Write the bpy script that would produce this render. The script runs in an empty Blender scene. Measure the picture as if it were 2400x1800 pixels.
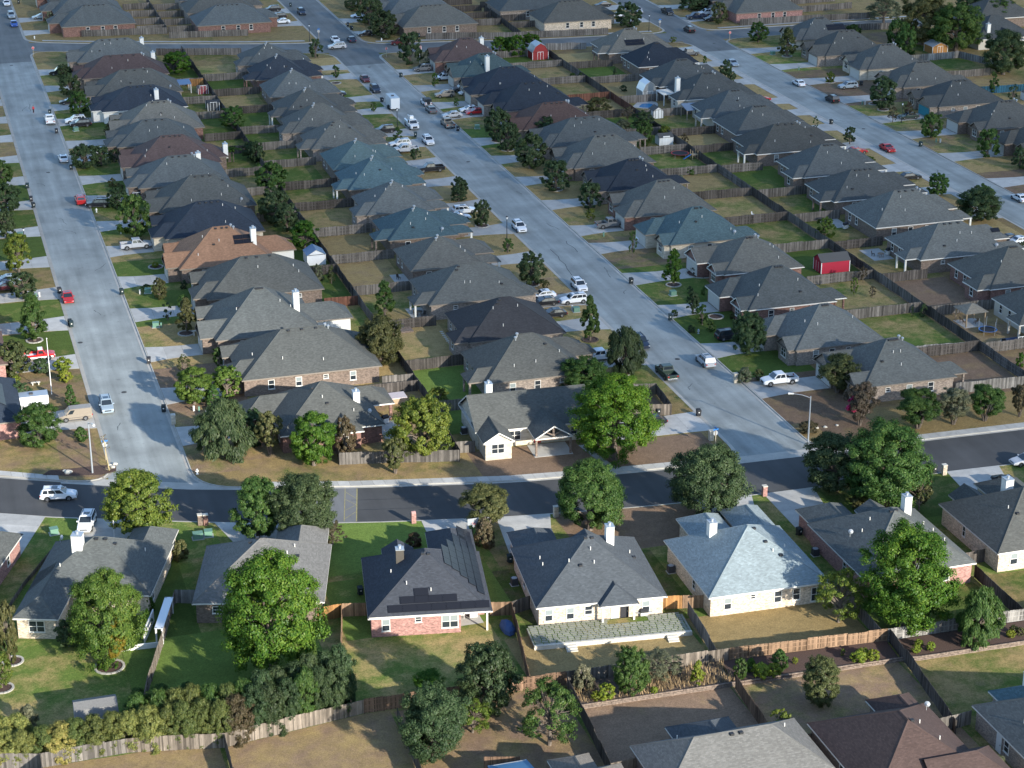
import bpy, math, random
import numpy as np
from mathutils import Vector, Matrix
R=math.radians
random.seed(7); np.random.seed(7)
sc=bpy.context.scene
COL=sc.collection
# ---------------------------------------------------------------- camera
cam=bpy.data.cameras.new('camera'); cam.sensor_fit='HORIZONTAL'; cam.sensor_width=36
cam.lens=36*4700/2400; cam.clip_start=1; cam.clip_end=6000
co=bpy.data.objects.new('camera',cam); COL.objects.link(co)
co.location=(0,0,115)
co.rotation_euler=(R(90-21.9064),0,R(-17.0645))
sc.camera=co
# ---------------------------------------------------------------- sky, sun, exposure
SUN_EL=19.0; SUN_AZ=157.0    # azimuth: clockwise from +Y, direction the light comes from
w=bpy.data.worlds.new('World'); sc.world=w; w.use_nodes=True
nt=w.node_tree; bg=nt.nodes['Background']
sky=nt.nodes.new('ShaderNodeTexSky'); sky.sky_type='NISHITA'; sky.sun_disc=False
sky.sun_elevation=R(SUN_EL); sky.sun_rotation=R(SUN_AZ); sky.air_density=1.0; sky.dust_density=0.3; sky.ozone_density=2.4
nt.links.new(sky.outputs[0],bg.inputs[0]); bg.inputs[1].default_value=0.15
sl=bpy.data.lights.new('sun','SUN'); sl.energy=4.4; sl.angle=R(0.55); sl.color=(1.0,.945,.83)
so=bpy.data.objects.new('sun',sl); COL.objects.link(so)
az=R(SUN_AZ); el=R(SUN_EL)
SUN=Vector((math.sin(az)*math.cos(el),math.cos(az)*math.cos(el),math.sin(el)))
so.rotation_euler=SUN.to_track_quat('Z','Y').to_euler(); so.location=(0,-50,200)
sc.view_settings.view_transform='Standard'; sc.view_settings.look='None'; sc.view_settings.gamma=1
sc.view_settings.exposure=1.17; sc.view_settings.use_curve_mapping=False
sc.render.engine='CYCLES'
sc.cycles.max_bounces=5; sc.cycles.diffuse_bounces=2; sc.cycles.glossy_bounces=2; sc.cycles.transmission_bounces=3
sc.cycles.transparent_max_bounces=6; sc.cycles.use_denoising=True
# ---------------------------------------------------------------- materials
MATS={}
def newmat(name):
    m=bpy.data.materials.new(name); m.use_nodes=True; MATS[name]=m
    t=m.node_tree; b=t.nodes['Principled BSDF']
    return m,t,b
def N(t,k,**kw):
    n=t.nodes.new(k)
    for a,v in kw.items(): setattr(n,a,v)
    return n
def L(t,a,b): t.links.new(a,b)
def plain(name,col,rough=.7,metal=0,spec=.4,noise=0,ns=3.0,em=None):
    m,t,b=newmat(name)
    b.inputs['Base Color'].default_value=(*col,1); b.inputs['Roughness'].default_value=rough
    b.inputs['Metallic'].default_value=metal; b.inputs['Specular IOR Level'].default_value=spec
    if noise:
        tc=N(t,'ShaderNodeTexCoord'); nz=N(t,'ShaderNodeTexNoise'); nz.inputs['Scale'].default_value=ns; nz.inputs['Detail'].default_value=5
        L(t,tc.outputs['Object'],nz.inputs['Vector'])
        mr=N(t,'ShaderNodeMapRange'); mr.inputs[1].default_value=.3; mr.inputs[2].default_value=.7
        mr.inputs[3].default_value=1-noise; mr.inputs[4].default_value=1+noise
        L(t,nz.outputs[0],mr.inputs[0])
        mx=N(t,'ShaderNodeMix',data_type='RGBA',blend_type='MULTIPLY'); mx.inputs[0].default_value=1
        mx.inputs[6].default_value=(*col,1); L(t,mr.outputs[0],mx.inputs[7]); L(t,mx.outputs[2],b.inputs['Base Color'])
    if em: b.inputs['Emission Color'].default_value=(*em[0],1); b.inputs['Emission Strength'].default_value=em[1]
    return m
def objcol(t):
    return N(t,'ShaderNodeObjectInfo')
def mul(t,a,b):
    mx=N(t,'ShaderNodeMix',data_type='RGBA',blend_type='MULTIPLY'); mx.inputs[0].default_value=1
    L(t,a,mx.inputs[6]); L(t,b,mx.inputs[7]); return mx.outputs[2]
def ramp(t,src,a,b,lo,hi):
    mr=N(t,'ShaderNodeMapRange'); mr.inputs[1].default_value=a; mr.inputs[2].default_value=b
    mr.inputs[3].default_value=lo; mr.inputs[4].default_value=hi; L(t,src,mr.inputs[0]); return mr.outputs[0]
def noise(t,vec,scale,detail=4,rough=.55):
    n=N(t,'ShaderNodeTexNoise'); n.inputs['Scale'].default_value=scale; n.inputs['Detail'].default_value=detail
    n.inputs['Roughness'].default_value=rough; L(t,vec,n.inputs['Vector']); return n.outputs[0]
def paint(name,rough=.35,coat=0,metal=0,noise_amt=0):
    m,t,b=newmat(name); oi=objcol(t)
    if noise_amt:
        tc=N(t,'ShaderNodeTexCoord'); nz=noise(t,tc.outputs['Object'],6,5)
        L(t,mul(t,oi.outputs['Color'],ramp(t,nz,.3,.7,1-noise_amt,1+noise_amt)),b.inputs['Base Color'])
    else: L(t,oi.outputs['Color'],b.inputs['Base Color'])
    b.inputs['Roughness'].default_value=rough; b.inputs['Metallic'].default_value=metal
    b.inputs['Coat Weight'].default_value=coat; b.inputs['Specular IOR Level'].default_value=.3; b.inputs['Coat Roughness'].default_value=.08
    return m
def shingle():
    m,t,b=newmat('shingle'); oi=objcol(t); uv=N(t,'ShaderNodeUVMap')
    def bricks(scale,bw,rh,c1,c2,mort,off=.5):
        br=N(t,'ShaderNodeTexBrick'); br.offset=off; br.inputs['Scale'].default_value=scale
        br.inputs['Brick Width'].default_value=bw; br.inputs['Row Height'].default_value=rh
        br.inputs['Mortar Size'].default_value=.012; br.inputs['Color1'].default_value=(c1,)*3+(1,); br.inputs['Color2'].default_value=(c2,)*3+(1,)
        br.inputs['Mortar'].default_value=(mort,)*3+(1,); br.inputs['Bias'].default_value=-.15
        L(t,uv.outputs[0],br.inputs['Vector']); return br.outputs['Color']
    a=bricks(1,.36,.15,.86,1.22,.85); bb=bricks(1,.30,.32,.95,1.08,1.0,.37)
    n1=noise(t,uv.outputs[0],.35,3); n2=noise(t,uv.outputs[0],3.2,3)
    c=mul(t,mul(t,oi.outputs['Color'],a),bb)
    c=mul(t,c,ramp(t,n1,.3,.7,.93,1.07)); c=mul(t,c,ramp(t,n2,.3,.7,.93,1.07))
    # streaks running down the slope
    mp=N(t,'ShaderNodeMapping'); mp.inputs['Scale'].default_value=(1.3,.12,1); L(t,uv.outputs[0],mp.inputs[0])
    n3=noise(t,mp.outputs[0],1.0,4); c=mul(t,c,ramp(t,n3,.3,.75,.95,1.04))
    L(t,c,b.inputs['Base Color']); b.inputs['Roughness'].default_value=.9; b.inputs['Specular IOR Level'].default_value=.25
    bp=N(t,'ShaderNodeBump'); bp.inputs['Strength'].default_value=.5; bp.inputs['Distance'].default_value=.02
    L(t,a,bp.inputs['Height']); L(t,bp.outputs[0],b.inputs['Normal']); return m
def brickwall():
    m,t,b=newmat('brick_wall'); oi=objcol(t); uv=N(t,'ShaderNodeUVMap')
    br=N(t,'ShaderNodeTexBrick'); br.inputs['Scale'].default_value=1; br.inputs['Brick Width'].default_value=.26; br.inputs['Row Height'].default_value=.095
    br.inputs['Mortar Size'].default_value=.008; br.inputs['Color1'].default_value=(.62,.6,.58,1); br.inputs['Color2'].default_value=(1.45,1.4,1.36,1)
    br.inputs['Mortar'].default_value=(1.3,1.35,1.4,1); L(t,uv.outputs[0],br.inputs['Vector'])
    c=mul(t,oi.outputs['Color'],br.outputs['Color']); n1=noise(t,uv.outputs[0],2.2,4,.7)
    c=mul(t,c,ramp(t,n1,.3,.7,.75,1.25))
    L(t,c,b.inputs['Base Color']); b.inputs['Roughness'].default_value=.9
    bp=N(t,'ShaderNodeBump'); bp.inputs['Strength'].default_value=.4; bp.inputs['Distance'].default_value=.01
    L(t,br.outputs['Fac'],bp.inputs['Height']); bp.invert=True; L(t,bp.outputs[0],b.inputs['Normal']); return m
def stonewall():
    m,t,b=newmat('stone_wall'); oi=objcol(t); uv=N(t,'ShaderNodeUVMap')
    br=N(t,'ShaderNodeTexBrick'); br.inputs['Scale'].default_value=1; br.inputs['Brick Width'].default_value=.6; br.inputs['Row Height'].default_value=.26
    br.inputs['Mortar Size'].default_value=.012; br.inputs['Color1'].default_value=(.8,.76,.7,1); br.inputs['Color2'].default_value=(1.12,1.1,1.06,1)
    br.inputs['Mortar'].default_value=(.95,.93,.9,1); L(t,uv.outputs[0],br.inputs['Vector'])
    c=mul(t,oi.outputs['Color'],br.outputs['Color']); L(t,c,b.inputs['Base Color']); b.inputs['Roughness'].default_value=.9; return m
def grass():
    # object colour: R dryness, G brightness, B bareness (brown earth)
    m,t,b=newmat('grass'); oi=objcol(t); sp=N(t,'ShaderNodeSeparateColor'); L(t,oi.outputs['Color'],sp.inputs[0])
    g=N(t,'ShaderNodeNewGeometry'); P=g.outputs['Position']
    big=noise(t,P,.11,5,.6); mid=noise(t,P,.6,5,.65); fine=noise(t,P,5,6,.7); finer=noise(t,P,14,3,.7)
    def mathn(op,a,b_):
        n=N(t,'ShaderNodeMath',operation=op)
        for i,v in enumerate((a,b_)):
            if isinstance(v,(int,float)): n.inputs[i].default_value=v
            else: L(t,v,n.inputs[i])
        return n.outputs[0]
    s=mathn('ADD',mathn('MULTIPLY',big,1.3),mathn('MULTIPLY',mid,.55)); s=mathn('ADD',s,mathn('MULTIPLY',fine,.3))  # mean ~.875
    k=mathn('ADD',mathn('SUBTRACT',s,1.575),sp.outputs[0])
    dry=ramp(t,k,-.16,.16,0,1)
    mx=N(t,'ShaderNodeMix',data_type='RGBA'); L(t,dry,mx.inputs[0]); mx.inputs[6].default_value=(.096,.140,.031,1); mx.inputs[7].default_value=(.29,.208,.092,1)
    mid2=noise(t,P,.33,5,.6)
    k2=mathn('ADD',mathn('SUBTRACT',mathn('ADD',mathn('MULTIPLY',mid2,1.0),mathn('MULTIPLY',fine,.35)),1.175),sp.outputs[2])
    bare=ramp(t,k2,-.15,.2,0,1)
    m2=N(t,'ShaderNodeMix',data_type='RGBA'); L(t,bare,m2.inputs[0]); L(t,mx.outputs[2],m2.inputs[6]); m2.inputs[7].default_value=(.205,.138,.092,1)
    c=mul(t,m2.outputs[2],ramp(t,fine,.3,.7,.72,1.28)); c=mul(t,c,ramp(t,finer,.3,.7,.75,1.25)); c=mul(t,c,ramp(t,mid,.3,.7,.86,1.14))
    br=N(t,'ShaderNodeCombineColor'); 
    for i in range(3): L(t,sp.outputs[1],br.inputs[i])
    c=mul(t,c,br.outputs[0]); L(t,c,b.inputs['Base Color']); b.inputs['Roughness'].default_value=1; b.inputs['Specular IOR Level'].default_value=.1
    bp=N(t,'ShaderNodeBump'); bp.inputs['Strength'].default_value=.9; bp.inputs['Distance'].default_value=.08
    L(t,mathn('ADD',fine,finer),bp.inputs['Height']); L(t,bp.outputs[0],b.inputs['Normal']); return m
def asphalt(name,col,var=.12,crack=True):
    m,t,b=newmat(name); g=N(t,'ShaderNodeNewGeometry'); P=g.outputs['Position']
    oi=N(t,'ShaderNodeRGB'); oi.outputs[0].default_value=(*col,1)
    mp=N(t,'ShaderNodeMapping'); mp.inputs['Scale'].default_value=(1,.06,1); L(t,P,mp.inputs[0])
    n1=noise(t,mp.outputs[0],.55,4); n2=noise(t,P,.16,4); n3=noise(t,P,9,4,.7); n4=noise(t,P,.9,5,.7)
    c=mul(t,oi.outputs[0],ramp(t,n1,.3,.7,1-var,1+var)); c=mul(t,c,ramp(t,n2,.3,.7,1-var,1+var)); c=mul(t,c,ramp(t,n3,.25,.75,.85,1.15))
    if crack: 
        c=mul(t,c,ramp(t,n4,.60,.74,1,.6)); n5=noise(t,P,2.6,5,.75); c=mul(t,c,ramp(t,n5,.62,.74,1,.75))
    L(t,c,b.inputs['Base Color']); b.inputs['Roughness'].default_value=.85; b.inputs['Specular IOR Level'].default_value=.3; return m
def concrete(name,col):
    m,t,b=newmat(name); g=N(t,'ShaderNodeNewGeometry'); P=g.outputs['Position']; oi=objcol(t)
    rg=N(t,'ShaderNodeRGB'); rg.outputs[0].default_value=(*col,1)
    c=mul(t,rg.outputs[0],ramp(t,noise(t,P,.5,5,.6),.3,.7,.84,1.12)); c=mul(t,c,ramp(t,noise(t,P,6,4,.7),.3,.7,.92,1.08))
    c=mul(t,c,ramp(t,noise(t,P,1.4,4,.6),.62,.78,1,.7)); c=mul(t,c,ramp(t,oi.outputs['Random'],0,1,.88,1.08))
    L(t,c,b.inputs['Base Color']); b.inputs['Roughness'].default_value=.85; return m
def wood(name):
    m,t,b=newmat(name); oi=objcol(t); at=N(t,'ShaderNodeAttribute',attribute_name='tint')
    tc=N(t,'ShaderNodeTexCoord'); mp=N(t,'ShaderNodeMapping'); mp.inputs['Scale'].default_value=(14,14,1.2); L(t,tc.outputs['Object'],mp.inputs[0])
    n1=noise(t,mp.outputs[0],1,4,.6); ge=N(t,'ShaderNodeNewGeometry'); n2=noise(t,ge.outputs['Position'],.35,4,.6)
    c=mul(t,oi.outputs['Color'],ramp(t,at.outputs['Fac'],0,1,.55,1.4)); c=mul(t,c,ramp(t,n1,.3,.7,.75,1.25)); c=mul(t,c,ramp(t,n2,.3,.7,.7,1.25))
    L(t,c,b.inputs['Base Color']); b.inputs['Roughness'].default_value=.9; b.inputs['Specular IOR Level'].default_value=.2; return m
def leaf(name):
    m,t,b=newmat(name); oi=objcol(t); at=N(t,'ShaderNodeAttribute',attribute_name='tint')
    hs=N(t,'ShaderNodeHueSaturation'); L(t,oi.outputs['Color'],hs.inputs['Color'])
    L(t,ramp(t,at.outputs['Fac'],0,1,.525,.47),hs.inputs['Hue']); L(t,ramp(t,at.outputs['Fac'],0,1,.7,1.45),hs.inputs['Value'])
    sep=N(t,'ShaderNodeAttribute',attribute_name='clump')
    hs2=N(t,'ShaderNodeHueSaturation'); L(t,hs.outputs[0],hs2.inputs['Color']); L(t,ramp(t,sep.outputs['Fac'],0,1,.75,1.3),hs2.inputs['Value']); L(t,ramp(t,sep.outputs['Fac'],0,1,.512,.488),hs2.inputs['Hue'])
    df=N(t,'ShaderNodeBsdfDiffuse'); tr=N(t,'ShaderNodeBsdfTranslucent'); gl=N(t,'ShaderNodeBsdfGlossy'); gl.inputs['Roughness'].default_value=.45; gl.inputs['Color'].default_value=(.5,.5,.5,1)
    L(t,hs2.outputs[0],df.inputs[0]); L(t,hs2.outputs[0],tr.inputs[0])
    ms=N(t,'ShaderNodeMixShader'); ms.inputs[0].default_value=.38; L(t,df.outputs[0],ms.inputs[1]); L(t,tr.outputs[0],ms.inputs[2])
    ms2=N(t,'ShaderNodeMixShader'); ms2.inputs[0].default_value=.02; L(t,ms.outputs[0],ms2.inputs[1]); L(t,gl.outputs[0],ms2.inputs[2])
    L(t,ms2.outputs[0],t.nodes['Material Output'].inputs['Surface']); return m
shingle(); brickwall(); stonewall(); grass(); wood('wood'); leaf('leaf')
asphalt('asphalt_light',(.262,.278,.266),.2); asphalt('asphalt_mid',(.135,.142,.14),.16); asphalt('asphalt_dark',(.066,.066,.066),.14,False)
asphalt('asphalt_patch',(.16,.16,.16),.1)
concrete('concrete',(.42,.405,.375)); concrete('kerb_concrete',(.38,.36,.32)); concrete('paver',(.23,.232,.185)); concrete('pale_stone',(.55,.51,.43))
paint('siding',.6,0,0,.05); paint('car_paint',.3,.15); paint('matte',.7,0,0,.12); paint('metal_paint',.4,0,.3)
plain('bark',(.13,.105,.085),.95,noise=.35,ns=6); plain('trim',(.62,.60,.56),.6); plain('trim_dark',(.20,.17,.14),.7)
plain('glass',(.025,.032,.04),.08,0,.6); plain('blind_glass',(.24,.27,.27),.2,0,.6); plain('car_glass',(.02,.027,.034),.06,0,.8)
plain('tyre',(.02,.02,.021),.9); plain('rim',(.42,.43,.45),.35,.8); plain('black',(.022,.023,.026),.55); plain('headlight',(.7,.72,.75),.15,0,.7)
plain('taillight',(.32,.02,.02),.3); plain('chrome',(.55,.56,.58),.25,.9); plain('dark_trim',(.05,.05,.055),.6)
plain('galv',(.42,.45,.48),.45,.5); plain('white_paint',(.78,.77,.74),.55); plain('solar',(.014,.015,.02),.35,0,.25)
plain('mulch',(.075,.045,.035),1,noise=.5,ns=9); plain('gravel',(.36,.34,.31),1,noise=.4,ns=14); plain('soil',(.09,.065,.048),1,noise=.4,ns=5)
plain('yellow_line',(.29,.25,.11),.8,noise=.3,ns=5); plain('tar',(.015,.016,.018),.6); plain('iron',(.06,.058,.055),.7,.3)
plain('sign_red',(.55,.03,.035),.5); plain('sign_blue',(.03,.18,.5),.5); plain('sign_grey',(.4,.42,.44),.5,.3); plain('pool_water',(.02,.2,.42),.05,0,.6)
plain('util_green',(.12,.23,.17),.6); plain('net',(.02,.022,.026),.9); plain('cloth_blue',(.05,.09,.2),.8)
plain('flag_red',(.45,.05,.06),.8); plain('flag_purple',(.13,.05,.28),.8); plain('teal',(.04,.3,.38),.6)
plain('timber',(.19,.145,.115),.95,noise=.45,ns=4); plain('brass_red',(.42,.035,.04),.45)
M=MATS
# ---------------------------------------------------------------- mesh helpers
class MB:
    def __init__(s): s.v=[]; s.f=[]; s.uv=[]; s.m=[]; s.t=[]; s.tint=None
    def face(s,pts,uv=None,m=0,t=.5):
        i=len(s.v); s.v+= [tuple(p) for p in pts]; s.f.append(tuple(range(i,i+len(pts)))); s.m.append(m); s.t.append(t)
        s.uv+= (list(uv) if uv else [(0,0)]*len(pts))
    def wall(s,a,b,z0,z1,m=0,u0=0):
        l=math.hypot(b[0]-a[0],b[1]-a[1])
        s.face([(a[0],a[1],z0),(b[0],b[1],z0),(b[0],b[1],z1),(a[0],a[1],z1)],[(u0,z0),(u0+l,z0),(u0+l,z1),(u0,z1)],m)
    def box(s,x0,x1,y0,y1,z0,z1,m=0,t=.5,bottom=True):
        a=[(x0,y0),(x1,y0),(x1,y1),(x0,y1)]; u=0
        for i in range(4):
            p,q=a[i],a[(i+1)%4]; l=math.hypot(q[0]-p[0],q[1]-p[1])
            s.face([(*p,z0),(*q,z0),(*q,z1),(*p,z1)],[(u,z0),(u+l,z0),(u+l,z1),(u,z1)],m,t); u+=l
        s.face([(x0,y0,z1),(x1,y0,z1),(x1,y1,z1),(x0,y1,z1)],[(x0,y0),(x1,y0),(x1,y1),(x0,y1)],m,t)
        if bottom: s.face([(x0,y1,z0),(x1,y1,z0),(x1,y0,z0),(x0,y0,z0)],[(x0,y1),(x1,y1),(x1,y0),(x0,y0)],m,t)
    def bar(s,p,q,r,n=6,r2=None,m=0,cap=True):
        p=Vector(p);q=Vector(q);d=(q-p); 
        if d.length<1e-6: return
        d.normalize(); u=d.orthogonal().normalized(); w_=d.cross(u); r2=r if r2 is None else r2
        A=[p+(u*math.cos(2*math.pi*i/n)+w_*math.sin(2*math.pi*i/n))*r for i in range(n)]
        B=[q+(u*math.cos(2*math.pi*i/n)+w_*math.sin(2*math.pi*i/n))*r2 for i in range(n)]
        for i in range(n):
            j=(i+1)%n; s.face([A[i],A[j],B[j],B[i]],None,m)
        if cap: s.face(B,None,m); s.face(A[::-1],None,m)
    def prism(s,poly,z0,z1,m=0):
        n=len(poly)
        for i in range(n):
            s.wall(poly[i],poly[(i+1)%n],z0,z1,m)
        s.face([(x,y,z1) for x,y in poly],[(x,y) for x,y in poly],m); s.face([(x,y,z0) for x,y in poly[::-1]],[(x,y) for x,y in poly[::-1]],m)
    def mesh(s,name,mats,smooth=False,weld=False):
        me=bpy.data.meshes.new(name); me.from_pydata(s.v,[],s.f)
        ul=me.uv_layers.new(name='UVMap'); ul.data.foreach_set('uv',np.array(s.uv,dtype=np.float32).ravel())
        if not isinstance(mats,(list,tuple)): mats=[mats]
        for m in mats: me.materials.append(M[m] if isinstance(m,str) else m)
        me.polygons.foreach_set('material_index',s.m)
        if smooth: me.polygons.foreach_set('use_smooth',[True]*len(s.f))
        at=me.attributes.new('tint','FLOAT','FACE'); at.data.foreach_set('value',np.array(s.t,dtype=np.float32))
        me.update(); return me
    def obj(s,name,mats,parent=None,col=None,smooth=False,loc=None,rz=0):
        return put(name,s.mesh(name,mats,smooth),parent,col,loc,rz)
def put(name,me,parent=None,col=None,loc=None,rz=0):
    o=bpy.data.objects.new(name,me); COL.objects.link(o)
    if parent: o.parent=parent
    if col: o.color=(*col,1)
    if loc: o.location=loc
    if rz: o.rotation_euler=(0,0,rz)
    return o
LAB=[]
def tag(o,label,cat,group=None):
    o['label']=label; o['category']=cat
    if group: o['group']=group
    LAB.append(o); return o
def empty(name,loc=(0,0,0),rz=0):
    o=bpy.data.objects.new(name,None); o.empty_display_size=.5; COL.objects.link(o); o.location=loc; o.rotation_euler=(0,0,rz); return o
def struct(o): o['kind']='structure'; return o
def sheet(name,poly,z,mat,col=None):
    b=MB(); b.face([(x,y,z) for x,y in poly],[(x,y) for x,y in poly]); return struct(b.obj(name,mat,None,col))
def interp(P,x):
    for (a,b),(c,d) in zip(P,P[1:]):
        if a<=x<=c: return b+(d-b)*(x-a)/(c-a)
    (a,b),(c,d)=(P[0],P[1]) if x<P[0][0] else (P[-2],P[-1])
    return b+(d-b)*(x-a)/(c-a)
ORD='first second third fourth fifth sixth seventh eighth ninth tenth eleventh twelfth thirteenth fourteenth fifteenth sixteenth seventeenth eighteenth nineteenth twentieth'.split()
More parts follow.
